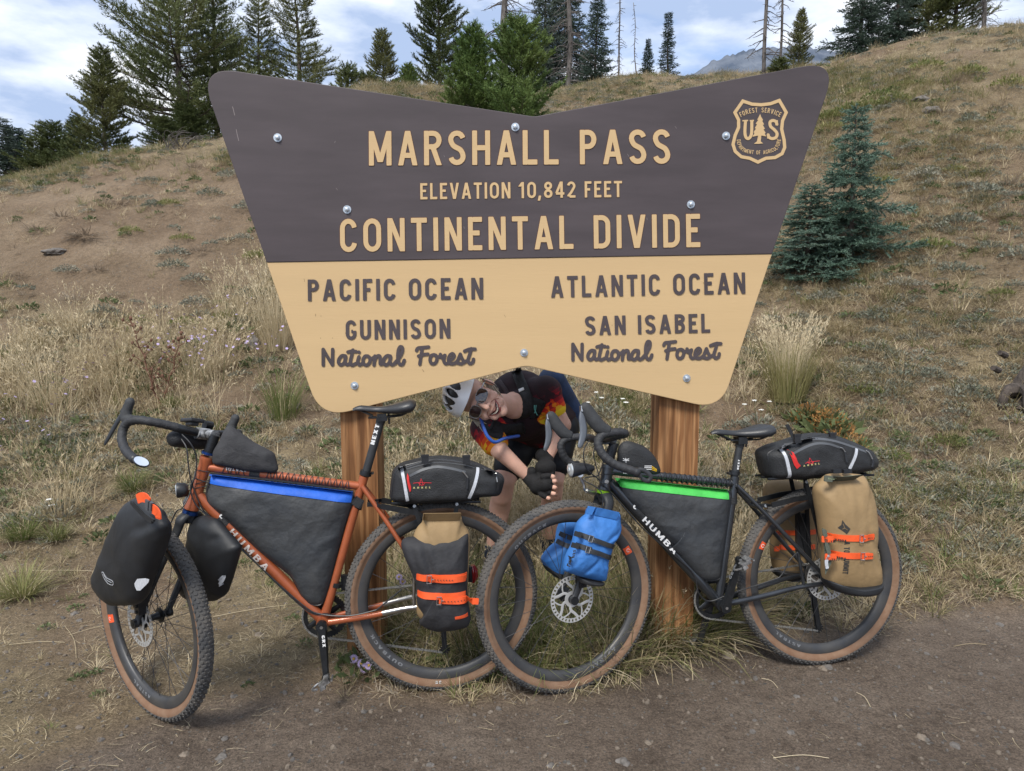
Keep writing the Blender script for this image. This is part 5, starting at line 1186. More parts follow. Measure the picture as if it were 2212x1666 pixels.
def rack(root, fr, hub, clampq, front, rearq, mids, w=.055):
    """slim rack: side rails from the seat stays to the platform, struts down to the axle"""
    for s in (1, -1):
        mb = MB(); a = fr.p(clampq, 0) + fr.N * s * .03; pts = [a] + [fr.p(q, 0) + fr.N * s * w for q in front]; 
        for p, q in zip(pts[:-1], pts[1:]): d = (q - p).normalized(); mb.box(p.lerp(q, .5), d, fr.N, fr.N.cross(d), (q - p).length / 2, .0025, .0105)
        mb.tube([a + fr.N * s * .003, a + fr.N * s * .006], .006, 10, mi=1); mb.box(a - fr.N * s * .004 + fr.F * .01, fr.F, fr.U, fr.N, .02, .008, .006); obj('rack_arm', mb, [M['black_metal'], M['zinc']], root, sharp=30)
        mb = MB(); top = [fr.p(q, 0) + fr.N * s * w for q in rearq]; 
        for t in top:
            b = hub + fr.N * s * .072; d = (b - t).normalized(); mb.box(t.lerp(b, .5), d, fr.N, fr.N.cross(d), (b - t).length / 2, .003, .008); mb.tube([t + fr.N * s * .003, t + fr.N * s * .006], .006, 10, mi=1)
        obj('rack_strut', mb, [M['black_metal'], M['zinc']], root, sharp=30)
    mb = MB(); a, b = [fr.p(q, 0) for q in mids]; d = (b - a).normalized(); u = fr.N.cross(d)
    for s in (1, -1, 0): mb.tube([a + fr.N * s * w * .9, b + fr.N * s * w * .9], .005, 8)
    for t in (.05, .35, .65, .95): c = a.lerp(b, t); mb.tube([c - fr.N * w * .9, c + fr.N * w * .9], .0045, 8)
    obj('rack_platform', mb, M['black_metal'], root)

M['sleeve'] = mat('black_canvas', (0.022, 0.022, 0.025), 0.75, var=.25, scale=14, bump=.2, bscale=80)
M['strap_black'] = mat('strap_rubber', (0.024, 0.026, 0.029), .5)
M['pedal'] = mat('pedal_steel', (0.16, 0.16, 0.16), .35, .8, col2=(.5, .5, .5), scale=60)
M['zip_grey'] = mat('zip_grey', (0.075, 0.08, 0.088), .45); M['buckle_black'] = mat('buckle_black', (0.016, 0.017, 0.02), .35)
# ================================================================= copper bicycle (left)
LB = FR(-0.264, 2.590, -9, 4); LF = FR(-1.306, 2.428, 36, 1.0)
def left_bike():
    fr, sf = LB, LF
    root = thing('touring_bicycle', 'copper orange touring bicycle leaning on the left post, its front wheel turned away', 'bicycle', (-0.78, 2.51, 0), 'loaded touring bicycles')
    C = dict(head_top=Z1(1108, 632), head_bot=Z1(968, 1085), tt_f=Z1(1120, 725), tt_r=Z3(545, 885), dt_f=Z1(1015, 955), bb=Z4(238, 872), st_top=Z3(592, 800), ss_top=Z3(575, 880), rh=.0225, rt=.0165, rd=.0205, rs=.0170, cut=.62, cutc=.45)
    frame_tubes(root, fr, C, M['copper_paint'], M['bare_steel'])
    hub = fr.O + fr.U * WR; bb = fr.p(C['bb'])
    make_wheel(root, fr, True, True, decals=[-44], turn=.3, texts=[('OUTBACK', 238, 205, .3015, .011, M['grey_print'], .0155, False), ('35', 268, 264, .331, .011, M['white'], .0225, False)])
    # head set
    ht, hb = fr.p(C['head_top']), fr.p(C['head_bot']); ax = (ht - hb).normalized(); mb = MB(); mb.tube([hb - ax * .018, hb - ax * .004], .0285, 26); mb.tube([ht + ax * .010, ht + ax * .018], .026, 26); obj('headset', mb, M['anod_blue'], root)
    st = fr.p(Z1(1172, 445)); mb = MB(); mb.tube([ht + ax * .016, st], .0185, 18)
    for t in (.25, .45, .65): q = ht.lerp(st, t); mb.tube([q, q + ax * .004], .0195, 18)
    obj('steerer', mb, M['black_metal'], root, sharp=30)
    crown = hb - ax * .02; fhub = make_fork(root, fr, crown, M['carbon'], sf)
    make_wheel(root, sf, False, True, decals=[195], turn=.12, texts=[('ASTRAL', 268, 245, .3015, .011, M['grey_print'], .0155, False)])
    # stem and bars
    bf = FR.axes(st, Matrix.Rotation(R_(-45), 3, ax) @ fr.F, Matrix.Rotation(R_(-45), 3, ax) @ fr.N); globals()['LBAR'] = bf
    clampq = Z1(1062, 432); cp = bf.p(clampq, 0); sfw = sf; sf = bf; mb = MB(); mb.tube([st, cp], [.019, .0175], 14); mb.tube([cp + sf.N * .025, cp - sf.N * .025], .0215, 18); obj('stem', mb, M['stem'], root)
    near = [(Z1(900, 395), .075), (Z1(750, 355), .13), (Z1(600, 325), .18), (Z1(490, 312), .205), (Z1(415, 335), .215), (Z1(372, 400), .22), (Z1(365, 490), .226), (Z1(400, 580), .23), (Z1(470, 650), .236)]
    hood = [(Z1(470, 318), .208, .017), (Z1(405, 300), .214, .022), (Z1(405, 240), .215, .0215), (Z1(425, 180), .216, .019), (Z1(432, 160), .216, .019)]
    lever = [(Z1(375, 240), .216, .009), (Z1(330, 320), .22, .013), (Z1(285, 400), .222, .013), (Z1(240, 480), .224, .011), (Z1(212, 528), .226, .006)]
    dropbar(root, fr, sf, clampq, near, hood, lever, None)
    mb = MB(); c = sf.p(Z1(532, 672), .245); nrm = (Vector((.57, -.14, .81))).normalized(); a = nrm.orthogonal().normalized(); b = nrm.cross(a); c0 = sf.p(Z1(470, 655), .236)
    mb.tube([c - nrm * .012, c - nrm * .004, c], [.014, .027, .0275], 28); mb.tube([c0, c - nrm * .01], .009, 8); mr = obj('bar_end_mirror', mb, M['black_plastic'], root); mb = MB(); mb.tube([c + nrm * .0004, c + nrm * .0012], [.0245, .024], 28); obj('mirror_glass', mb, M['mirror'], mr)
    # things on the bars: small computer, bar roll bag
    mb = MB(); c = sf.p(Z1(975, 318), .03); mb.box(c, sf.F, sf.N, sf.U, .036, .028, .007); mb.box(c - sf.U * .012, sf.F, sf.N, sf.U, .02, .016, .008); g = obj('bike_computer', mb, M['black_plastic'], root, smooth=False); bv = g.modifiers.new('b', 'BEVEL'); bv.width = .004; bv.segments = 2
    mb = MB(); mb.tube([sf.p(Z1(1080, 352), -.02), sf.p(Z1(1140, 362), -.05)], .016, 16); obj('bell', mb, M['black_metal'], root)
    sf = sfw
    # seat post and saddle
    mb = MB(); a, b = fr.p(Z3(602, 790)), fr.p(Z3(735, 320)); mb.tube([a, b], .0158, 18); mb.tube([b - (b - a).normalized() * .01, b + (b - a).normalized() * .012], [.017, .019], 18); sp = obj('seat_post', mb, M['carbon'], root)
    mb = MB(); a = fr.p(Z3(605, 775)); d = (b - a).normalized(); mb.tube([a - d * .008, a + d * .010], .0225, 22); mb.tube([a - fr.F * .026 - fr.N * .012, a - fr.F * .026 + fr.N * .012], .0045, 8); obj('seat_collar', mb, M['black_metal'], root)
    mb = MB(); print_text(mb, fr, 'NEXT', Z3(678, 530), Z3(725, 355), 9.5, .0165, t=.2, gap=.16); obj('seat_post_lettering', mb, M['white'], sp, smooth=False)
    make_saddle(root, fr, Z3(492, 208), Z3(1040, 175), Z3(745, 285), .071)
    # drivetrain
    crank(root, fr, bb, fr.p(Z4(262, 1350), .062), 1); crank(root, fr, bb, bb + (bb - fr.p(Z4(262, 1350))) - fr.N * .06, -1)
    mb = MB(); print_text(mb, fr, 'GRX', Z4(222, 1005), Z4(232, 1105), 7, .080, t=.2, gap=.14); obj('crank_lettering', mb, M['white'], root, smooth=False)
    chainset(root, fr, bb, hub, fr.p(Z4(1290, 1150), -.05))
    mb = MB(); c = fr.p(Z4(350, 560)); mb.tube([c - (fr.p(C['st_top']) - bb).normalized() * .008, c + (fr.p(C['st_top']) - bb).normalized() * .008], .020, 20); mb.box(c - fr.F * .03 - fr.N * .02, fr.F, fr.U, fr.N, .014, .03, .008); obj('front_derailleur', mb, M['black_metal'], root, sharp=30)
    # down tube lettering, top tube lettering and small stripes
    mb = MB(); o = .0208
    print_text(mb, fr, 'C', Z1(1200, 1150), Z1(1226, 1176), 12, o, t=.2); obj('down_tube_lettering', mb, M['white'], root, smooth=False)
    mb = MB(); print_text(mb, fr, 'HUMBA', Z1(1288, 1288), Z1(1605, 1625), 14.5, o, t=.15, gap=.28); obj('down_tube_lettering', mb, M['white_worn'], root, smooth=False)
    mb = MB(); print_text(mb, fr, 'TERLINGUA', Z1(1262, 748), Z1(1440, 765), 6, .0172, t=.18, gap=.12); obj('top_tube_lettering', mb, M['white'], root, smooth=False)
    # lamp
    mb = MB(); a, b = fr.p(Z1(838, 925), .01), fr.p(Z1(940, 915), 0); mb.tube([a, a.lerp(b, .12), a.lerp(b, .75), b], [.026, .028, .025, .016], 24); lp = obj('front_lamp', mb, M['black_plastic'], root); mb = MB(); d = (a - b).normalized(); mb.tube([a + d * .0005, a + d * .003], [.0235, .021], 22); obj('lamp_glass', mb, M['lens'], lp)
    mb = MB(); cable(mb, [b, fr.p(Z1(925, 985)), fr.p(Z1(905, 1040)), fr.p(Z1(965, 1090))], .005); obj('lamp_bracket', mb, M['steel'], root)
    # cables
    mb = MB(); P = lambda q, o=0.03: fr.p(q, o)
    cable(mb, [P(Z1(885, 440), .03), P(Z1(960, 520), .05), P(Z1(1010, 640), .04), P(Z1(1000, 800), .035), P(Z1(960, 900), .035), P(Z1(1000, 1040), .03), P(Z1(1140, 1180), .025), P(Z1(1500, 1530), .022), P(Z4(60, 740), .025), P(Z4(230, 820), .028), P(Z4(480, 830), .05), P(Z4(700, 780), .06)])
    cable(mb, [P(Z1(880, 480), .01), P(Z1(925, 560), .03), P(Z1(940, 700), .035), P(Z1(970, 860), .03), P(Z1(1060, 1080), .028), P(Z1(1180, 1200), .02), P(Z4(40, 745), .02), P(Z4(270, 815), .025), P(Z4(380, 840), .02)])
    cable(mb, [P(Z1(1000, 760), .02), P(Z1(985, 840), .03), P(Z1(950, 960), .03), P(Z1(885, 1080), .05), crown + sf.N * .05 + sf.F * .02, crown.lerp(fhub, .5) + sf.N * .07, fhub + sf.N * .065 + sf.U * .11 - sf.F * .03])
    cable(mb, [fr.p(Z4(700, 780), .062), fr.p(Z4(800, 700), .06), fr.p(Z4(920, 600), .06)], .003)
    obj('cable', mb, M['black_plastic'], root)
    lc = MB(); a, b = fr.p(Z1(1240, 740)), fr.p(Z1(1440, 762)); lacing(lc, a, b, .0165, 3, fr); a, b = fr.p(Z1(1620, 790)), fr.p(Z3(470, 885)); lacing(lc, a, b, .0165, 14, fr)
    for y0, y1 in ((745, 765), (820, 860), (870, 835), (905, 880)): c0 = fr.p(Z1(1000, y0), .024); c1 = fr.p(Z1(1120, y1), .024); lc.tube([c0 - fr.N * .02, c0, c1, c1 - fr.N * .01], .0016, 5)
    obj('lacing_cord', lc, M['black_plastic'], root)
    # rack and rear lamp
    rack(root, fr, hub, Z3(690, 1030), [Z3(740, 1035), Z3(1045, 1090), Z3(1090, 1130)], [Z3(1025, 1030), Z3(1385, 1015)], [Z3(830, 1010), Z3(1590, 1000)])
    mb = MB(); c = fr.p(Z3(865, 1012), .0); mb.box(c, fr.F, fr.U, fr.N, .014, .008, .02); obj('valve_tool', mb, M['yellow'], root)
    mb = MB(); mb.tube([fr.p(Z4(1528, 395), .03), fr.p(Z4(1540, 440), .03), fr.p(Z4(1545, 490), .03), fr.p(Z4(1530, 540), .03)], [.011, .017, .017, .010], 14); obj('rear_lamp', mb, M['red_lens'], root)
    mb = MB(); mb.tube([fr.p(Z4(1508, 400), .03), fr.p(Z4(1512, 460), .03), fr.p(Z4(1515, 530), .03)], [.014, .017, .014], 12); obj('lamp_housing', mb, M['black_plastic'], root)
    return root
M['stem'] = mat('marbled_stem', (0.02, 0.02, 0.022), 0.4, 0.3, col2=(0.45, 0.46, 0.47), scale=45, detail=6)
M['white_worn'] = mat('worn_white_print', (0.55, 0.5, 0.47), 0.5, var=.25, scale=90)
left_bike()
# ================================================================= black bicycle (right)
RB = FR(1.288, 2.777, -10, 5.5); RF = FR(0.228, 2.578, -21, 6.1)
def right_bike():
    fr, sf = RB, RF
    root = thing('touring_bicycle', 'black touring bicycle in front of the right post with green striped frame bag', 'bicycle', (0.76, 2.68, 0), 'loaded touring bicycles')
    C = dict(head_top=Z5(1185, 700), head_bot=Z5(1148, 915), tt_f=Z5(1205, 755), tt_r=Z7(225, 462), dt_f=Z5(1190, 850), bb=ZE(668, 815), st_top=Z7(240, 420), ss_top=Z7(235, 470), rh=.0235, rt=.0160, rd=.0205, rs=.0165)
    frame_tubes(root, fr, C, M['graphite_paint'])
    hub = fr.O + fr.U * WR; bb = fr.p(C['bb'])
    make_wheel(root, fr, True, True, decals=[152], turn=.1, texts=[('ASTRAL', 250, 225, .3015, .011, M['grey_print'], .0155, False)])
    ht, hb = fr.p(C['head_top']), fr.p(C['head_bot']); ax = (ht - hb).normalized(); mb = MB(); mb.tube([hb - ax * .016, hb - ax * .003], .0285, 26); obj('headset', mb, M['anod_green'], root)
    st = fr.p(Z5(1235, 510)); mb = MB(); mb.tube([ht + ax * .004, ht + ax * .03], [.026, .018], 20); mb.tube([ht + ax * .02, st], .0180, 18); q = ht.lerp(st, .62); mb.tube([q, q + ax * .004], .0205, 18); obj('steerer', mb, M['black_metal'], root, sharp=30)
    crown = hb - ax * .018; fhub = make_fork(root, fr, crown, M['carbon'], sf, .026)
    make_wheel(root, sf, False, True, decals=[29], turn=.2, texts=[('OUTBACK', 135, 106, .3015, .012, M['grey_print'], .0155, False), ('ASTRAL', -50, -74, .3015, .012, M['grey_print'], .0155, False)])
    bn = Vector((math.sin(R_(14)), -math.cos(R_(14)), math.tan(R_(13)))).normalized(); bf = FR.axes(st, (-math.cos(R_(14)), -math.sin(R_(14)), 0), bn)
    clampq = ZB(940, 770); cp = bf.p(clampq, 0); sfw = sf; sf = bf; mb = MB(); mb.tube([st, st.lerp(cp, .5) + Vector((0, 0, .004)), cp], [.0185, .018, .0175], 14); mb.tube([cp + sf.N * .025, cp - sf.N * .025], .0205, 18); obj('stem', mb, M['black_metal'], root)
    near = [(ZB(1040, 745), .09), (ZB(1150, 712), .15), (ZB(1235, 690), .195), (ZB(1170, 670), .21), (ZB(1030, 680), .214), (ZB(920, 712), .216), (ZB(862, 790), .218), (ZB(880, 900), .222), (ZB(960, 1020), .228), (ZB(1080, 1110), .234), (ZB(1230, 1170), .24), (ZB(1390, 1225), .246)]
    hood = [(ZB(1010, 660), .214, .020), (ZB(900, 610), .214, .0255), (ZB(800, 500), .214, .026), (ZB(730, 390), .214, .0235), (ZB(690, 330), .214, .0215)]
    lever = [(ZB(650, 370), .214, .010), (ZB(645, 480), .214, .0135), (ZB(660, 620), .215, .0145), (ZB(650, 740), .216, .013), (ZB(615, 850), .217, .010), (ZB(595, 885), .218, .005)]
    dropbar(root, fr, sf, clampq, near, hood, lever, None, M['lever_grey'], .0168)
    mb = MB(); a, b = sf.p(ZB(1400, 1215), .246), sf.p(ZB(1460, 1305), .25); mb.tube([a, b], [.012, .006], 10); mb.tube(catmull([sf.p(ZB(1420, 1190), .246), sf.p(ZB(1500, 1200), .25), sf.p(ZB(1590, 1280), .252), sf.p(ZB(1560, 1350), .25), sf.p(ZB(1460, 1310), .248)], 6), .008, 10, flat=.5, flatdir=sf.N); obj('bar_end_mirror', mb, M['black_plastic'], root)
    # small tape ring on the hood (shiny tip)
    for s in (1, -1):
        v = sf.p(ZB(640, 345), .214) - sf.O; c = sf.w(v.dot(sf.F), v.dot(sf.U), s * .214); mb = MB(); mb.box(c, sf.F, sf.U, sf.N, .007, .010, .009); obj('hood_tip', mb, M['steel'], root)
    sf = sfw
    # lamp with bracket
    mb = MB(); a, b = sf.p(ZB(478, 1190), .02), sf.p(ZB(690, 1175), .02); d = (a - b).normalized(); mb.tube([a, a - d * .006, a - d * .03, b, b - d * .02, b - d * .034], [.030, .0315, .027, .021, .016, .010], 26); mb.box(a.lerp(b, .25) + sf.U * .027, d, sf.N, sf.U, .02, .009, .004); lp = obj('front_lamp', mb, M['black_plastic'], root)
    mb = MB(); mb.tube([a + d * .0005, a + d * .002, a + d * .006], [.0275, .026, .018], 26); mb.tube([a + d * .006, a + d * .009], [.010, .007], 14); obj('lamp_glass', mb, M['lens'], lp)
    mb = MB(); cable(mb, [sf.p(ZB(600, 1230), .02), sf.p(ZB(615, 1300), .02), sf.p(ZB(660, 1390), .02), sf.p(ZB(672, 1460), .02), sf.p(ZB(700, 1480), .015), sf.p(ZB(830, 1520), 0)], .006); mb.tube([sf.p(ZB(700, 1480), .015), sf.p(ZB(800, 1510), .005)], .0095, 10); mb.tube([sf.p(ZB(615, 1255), .03), sf.p(ZB(615, 1255), .01)], .012, 12); obj('lamp_bracket', mb, M['steel'], root)
    mb = MB(); a, b = fr.p(Z7(232, 440)), fr.p(Z7(268, 225)); mb.tube([a, b], .0150, 18); mb.tube([b - (b - a).normalized() * .01, b + (b - a).normalized() * .012], [.017, .020], 18); obj('seat_post', mb, M['carbon'], root)
    mb = MB(); a = fr.p(Z7(235, 400)); d = (b - a).normalized(); mb.tube([a - d * .006, a + d * .010], .0215, 22); mb.tube([a + fr.F * .024 - fr.N * .012, a + fr.F * .024 + fr.N * .014], .0055, 8); obj('seat_collar', mb, M['black_metal'], root)
    mb = MB(); print_text(mb, fr, 'NEXT', Z7(262, 378), Z7(270, 318), 5, .0162, t=.2, gap=.2); obj('seat_post_lettering', mb, M['white'], root, smooth=False)
    make_saddle(root, fr, Z7(90, 145), Z7(455, 128), Z7(270, 195), .071)
    tip = fr.p(ZE(905, 285), .062); crank(root, fr, bb, tip, 1); crank(root, fr, bb, bb - (tip - bb - fr.N * .062) - fr.N * .06, -1)
    mb = MB(); print_text(mb, fr, 'GRX', ZE(820, 530), ZE(880, 400), 7, .082, t=.18, gap=.14); obj('crank_lettering', mb, M['grey_print'], root, smooth=False)
    chainset(root, fr, bb, hub, fr.p(ZE(1890, 1160), -.05))
    mb = MB(); o = .0210
    print_text(mb, fr, 'C', Z5(1392, 1068), Z5(1418, 1094), 12, o, t=.2)
    print_text(mb, fr, 'HUMBA', Z5(1474, 1185), Z5(1754, 1482), 14.5, o, t=.15, gap=.2); obj('down_tube_lettering', mb, M['white'], root, smooth=False)
    mb = MB(); print_text(mb, fr, 'TERLINGUA', Z5(1308, 778), Z5(1440, 790), 6, .0166, t=.2, gap=.12); obj('top_tube_lettering', mb, M['white'], root, smooth=False)
    mb = MB(); e = fr.p(Z5(1168, 850), .0236); mb.tube([e + fr.N * .0005, e + fr.N * .002], [.009, .008], 18); obj('head_badge', mb, M['steel'], root)
    mb = MB(); P = lambda q, o=0.03: fr.p(q, o)
    cable(mb, [sf.p(ZB(740, 790), .05), sf.p(ZB(670, 900), .07), sf.p(ZB(665, 1060), .07), sf.p(ZB(720, 1200), .06), P(ZB(850, 1310), .03), P(ZB(970, 1440), .028), P(ZB(1090, 1560), .026), P(Z5(1500, 1270), .026), P(Z5(1900, 1620), .026), P(ZE(420, 690), .026), P(ZE(560, 800), .026), P(ZE(840, 700), .05), P(ZE(1320, 545), .07), P(ZE(1440, 480), .075), P(ZE(1540, 300), .075), P(ZE(1640, 200), .07)])
    cable(mb, [sf.p(ZB(820, 860), .02), sf.p(ZB(800, 980), .05), sf.p(ZB(830, 1120), .05), P(ZB(870, 1260), .03), P(ZB(900, 1390), .03), P(ZB(1030, 1500), .02), P(Z5(1420, 1180), .02)])
    cable(mb, [sf.p(ZB(1010, 860), -.02), P(ZB(960, 1000), -.04), P(ZB(880, 1240), .02), P(ZB(840, 1280), .03), P(ZB(660, 1330), .03), crown + sf.N * .05 + sf.F * .03, crown.lerp(fhub, .5) + sf.N * .06, fhub + sf.N * .065 + sf.U * .11 - sf.F * .03])
    obj('cable', mb, M['black_plastic'], root)
    lc = MB(); lacing(lc, fr.p(Z5(1600, 800)), fr.p(Z7(215, 462)), .016, 15, fr)
    for q0, q1 in ((Z5(1110, 790), Z5(1230, 780)), (Z5(1120, 870), Z5(1230, 850))): c0, c1 = fr.p(q0, .025), fr.p(q1, .025); lc.tube([c0 - fr.N * .02, c0, c1, c1 - fr.N * .01], .0016, 5)
    obj('lacing_cord', lc, M['black_plastic'], root)
    rack(root, fr, hub, Z7(400, 590), [Z7(420, 580), Z7(560, 545), Z7(720, 520)], [Z7(625, 440), Z7(715, 435)], [Z7(400, 425), Z7(1040, 400)])
    return root
right_bike()
# ================================================================= bags
def obj1(name, mb, m, label, cat, group=None, **k):
    o = obj(name, mb, m, None, **k); return tag(o, label, cat, group)
def bag(name, label, cat, mb, m, group=None, sub=1):
    """thing with a body part; children are parented to the Empty"""
    lo = [min(v[i] for v in mb.v) for i in range(3)]; hi = [max(v[i] for v in mb.v) for i in range(3)]
    root = thing(name, label, cat, ((lo[0] + hi[0]) / 2, (lo[1] + hi[1]) / 2, lo[2]), group); b = obj('bag_body', mb, m, root, sharp=0)
    return root, bvh_of(mb)
# --- triangular frame bags
fr = LB
out = [Z1(1130, 778), Z1(1600, 830), Z3(200, 890), Z3(500, 932), Z3(518, 960), Z3(520, 1010), Z3(480, 1080), Z4(440, 15), Z4(370, 270), Z4(300, 560), Z4(236, 745), Z4(150, 750), Z4(70, 690), Z1(1840, 1672), Z1(1535, 1425), Z1(1262, 1165), Z1(1100, 1020), Z1(1085, 950), Z1(1100, 880)]
mb = pillow(fr, out, .0, .088, k=5, e=.55, wr=.0065, wf=7, rings=28, n=200, rnd=.02, seed=2)
fb, bv = bag('frame_bag', 'dark triangular frame bag with blue zip band laced into the copper bicycle', 'bag', mb, M['pack_cloth'], 'frame bags laced into the bicycles')
piping(fr, out, .0, bv, fb)
obj('zip_band', patch(fr, [Z1(1124, 786), Z3(494, 938), Z3(474, 1036), Z1(1112, 872)], .04, bv, .0034, 60, 8), M['blue_band'], fb)
mb = MB(); strap(mb, fr, [Z3(500, 1000), Z3(540, 1030), Z3(575, 1050)], .02, 22, None, .004); mb.tube([fr.p(Z3(515, 1040), .0) + fr.N * .0, fr.p(Z3(578, 1052), 0)], .0205, 14); 
dtd = (LB.p(Z4(238, 872)) - LB.p(Z1(1015, 955))).normalized(); c = LB.p(Z1(1240, 1190)); mb.tube([c - dtd * .02, c + dtd * .02], .0226, 18); obj('fixing_strap', mb, M['black_cloth'], fb)
mb = MB(); strap(mb, fr, [Z1(1130, 776), Z1(1600, 826), Z3(200, 886), Z3(500, 931)], .036, 3.5, bv, .002); obj('zip', mb, M['black_plastic'], fb)
fr = RB
out = [Z5(1238, 812), Z5(1700, 855), Z7(0, 478), Z7(195, 500), Z7(214, 520), Z7(212, 560), Z7(200, 640), Z7(170, 850), Z7(143, 1045), ZE(640, 545), ZE(560, 560), ZE(500, 545), ZE(400, 500), ZE(225, 310), ZE(35, 115), Z6(1805, 440), Z5(1675, 1345), Z5(1475, 1145), Z5(1305, 970)]
mb = pillow(fr, out, .0, .086, k=5, e=.55, wr=.0065, wf=7, rings=28, n=200, rnd=.018, seed=12)
fb, bv = bag('frame_bag', 'dark triangular frame bag with green zip band laced into the black bicycle', 'bag', mb, M['pack_cloth'], 'frame bags laced into the bicycles')
piping(fr, out, .0, bv, fb)
obj('zip_band', patch(fr, [Z5(1240, 816), Z7(212, 503), Z7(205, 562), Z5(1300, 902)], .04, bv, .0034, 60, 8), M['green_band'], fb)
mb = MB(); dtd = (RB.p(ZE(668, 815)) - RB.p(Z5(1190, 850))).normalized(); c = RB.p(Z5(1445, 1120)); mb.tube([c - dtd * .02, c + dtd * .02], .0226, 18); c = RB.p(Z7(222, 565)); mb.tube([c - fr.U * .014, c + fr.U * .014], .0195, 14); obj('fixing_strap', mb, M['black_cloth'], fb)
# --- top tube bags
fr = LB
mb = pillow(fr, [Z1(1150, 590), Z1(1205, 500), Z1(1240, 420), Z1(1275, 362), Z1(1330, 375), Z1(1500, 500), Z1(1690, 600), Z1(1725, 745), Z1(1690, 772), Z1(1450, 760), Z1(1145, 692)], .012, .06, k=3.2, e=.5, wr=.004, wf=14, seed=20, rnd=.012)
tb, bv = bag('top_tube_bag', 'plain charcoal cloth bag on the copper top tube behind the stem', 'bag', mb, M['grey_cloth'], 'bags on the top tubes')
mb = MB(); c = fr.p(Z1(1520, 775)); d = (fr.p(Z3(545, 885)) - fr.p(Z1(1120, 725))).normalized(); mb.tube([c - d * .018, c + d * .018], .0185, 16); obj('fixing_strap', mb, M['black_cloth'], tb); mb = MB(); print_strokes(mb, fr, [[Z1(1340, 560), Z1(1500, 600), Z1(1670, 690)]], .03, .0012, bv, .001); obj('seam', mb, M['black_cloth'], tb)
fr = RB
mb = pillow(fr, [Z5(1258, 700), Z5(1265, 560), Z5(1300, 505), Z5(1350, 492), Z5(1480, 530), Z5(1550, 585), Z5(1605, 660), Z5(1640, 760), Z5(1600, 795), Z5(1450, 775), Z5(1250, 740)], .0, .058, k=4, e=.5, wr=.0012, wf=10, seed=22, rnd=.02)
tb, bv = bag('top_tube_bag', 'smooth black rounded bag with yellow chevron on the black top tube', 'bag', mb, M['black_cloth'], 'bags on the top tubes')
mb = MB()
for k, yy in enumerate((0, 14, 28)): print_strokes(mb, fr, [[Z5(1495 , 712 + yy), Z5(1558, 712 + yy + 1 * k)]], .028, .0026, bv, .001, rnd=False)
obj('reflective_mark', mb, M['white'], tb); mb = MB()
for k, yy in enumerate((0, 14, 28)): print_strokes(mb, fr, [[Z5(1558, 713 + yy + 1 * k), Z5(1606, 745 + yy * .55)]], .028, .0026, bv, .001, rnd=False)
obj('yellow_mark', mb, M['yellow'], tb); mb = MB(); print_strokes(mb, fr, [[Z5(1335, 645), Z5(1337, 682)], [Z5(1336, 660), Z5(1315, 648)], [Z5(1336, 660), Z5(1360, 650)], [Z5(1334, 664), Z5(1314, 666)], [Z5(1338, 664), Z5(1360, 666)]], .028, .0022, bv, .001, sub=1); obj('insect_mark', mb, M['white'], tb)
mb = MB(); print_strokes(mb, fr, [[Z5(1300, 600), Z5(1440, 615), Z5(1590, 690)]], .03, .0012, bv, .001); obj('seam', mb, M['grey_cloth'], tb)
# --- bar roll on the copper bicycle
fr = LBAR; c = fr.p(Z1(950, 490), .02); mb2 = MB(); pts = [c + fr.N * t for t in (-.09, -.08, -.06, -.02, .02, .055, .075, .085)]; mb2.tube(catmull(pts, 3), [.006, .014, .022, .025, .026, .026, .028, .029, .03] + [.03] * 8 + [.026, .022, .018, .012, .006], 20)
br = obj1('handlebar_roll', mb2, M['black_cloth'], 'small black roll bag under the copper bicycle handlebar', 'bag', sharp=0)
# --- panniers on the copper bicycle fork
fr = LF
def pannier(label, out, off, seed, thick, marks, group='black roll top fork panniers'):
    mb = pillow(fr, out, off, thick, k=3.0, e=.5, wr=.005, wf=6, rings=22, n=170, rnd=.012, seed=seed, creases=marks.get('cr', ()))
    r, bv = bag('fork_pannier', label, 'pannier', mb, M['pvc'], group)
    P = [fr.p(q, off + thick / 2) for q in marks['patch']]; c = sum(P, Vector()) / len(P); ring = [drape(bv, p, fr.N, .006) for p in P]; cc = drape(bv, c, fr.N, .012); fs = [(i, (i + 1) % len(ring), len(ring)) for i in range(len(ring))]; m2 = MB(); rr = []; 
    n = len(ring); mids = [drape(bv, p.lerp(c, .5), fr.N, .011) for p in P]; m2.add(ring + mids + [cc], [(i, (i + 1) % n, n + (i + 1) % n, n + i) for i in range(n)] + [(n + i, n + (i + 1) % n, 2 * n) for i in range(n)]); obj('reflector', m2, M['reflective'], r, label='white reflective patch')
    return r, bv
near = [ZA(430, 75), ZA(520, 25), ZA(640, 40), ZA(760, 130), ZA(845, 195), ZA(860, 265), ZA(900, 315), ZA(925, 380), ZA(905, 520), ZA(825, 760), ZA(740, 980), ZA(665, 1190), ZA(610, 1350), ZA(550, 1412), ZA(400, 1425), ZA(220, 1425), ZA(110, 1345), ZA(5, 1200), ZA(15, 1050), ZA(90, 860), ZA(200, 560), ZA(300, 340)]
c1 = fr.uv(ZA(560, 470), .14); c2 = fr.uv(ZA(860, 300), .14)
r, bv = pannier('black roll top pannier with orange buckle strap on the near side of the fork', near, .13, 30, .105, dict(patch=[ZA(500, 1140), ZA(535, 1080), ZA(640, 1072), ZA(692, 1085), ZA(685, 1120), ZA(650, 1160), ZA(575, 1232), ZA(530, 1232), ZA(505, 1180)], cr=[(c1[0], c1[1], c2[0], c2[1], .018, 1.6)]))
mb = MB(); strap(mb, fr, [ZA(530, 45), ZA(580, 20), ZA(640, 30), ZA(690, 90)], .20, 19, bv, .006); strap(mb, fr, [ZA(725, 165), ZA(775, 200), ZA(800, 240), ZA(805, 300)], .20, 19, bv, .006); obj('orange_strap', mb, M['orange'], r)
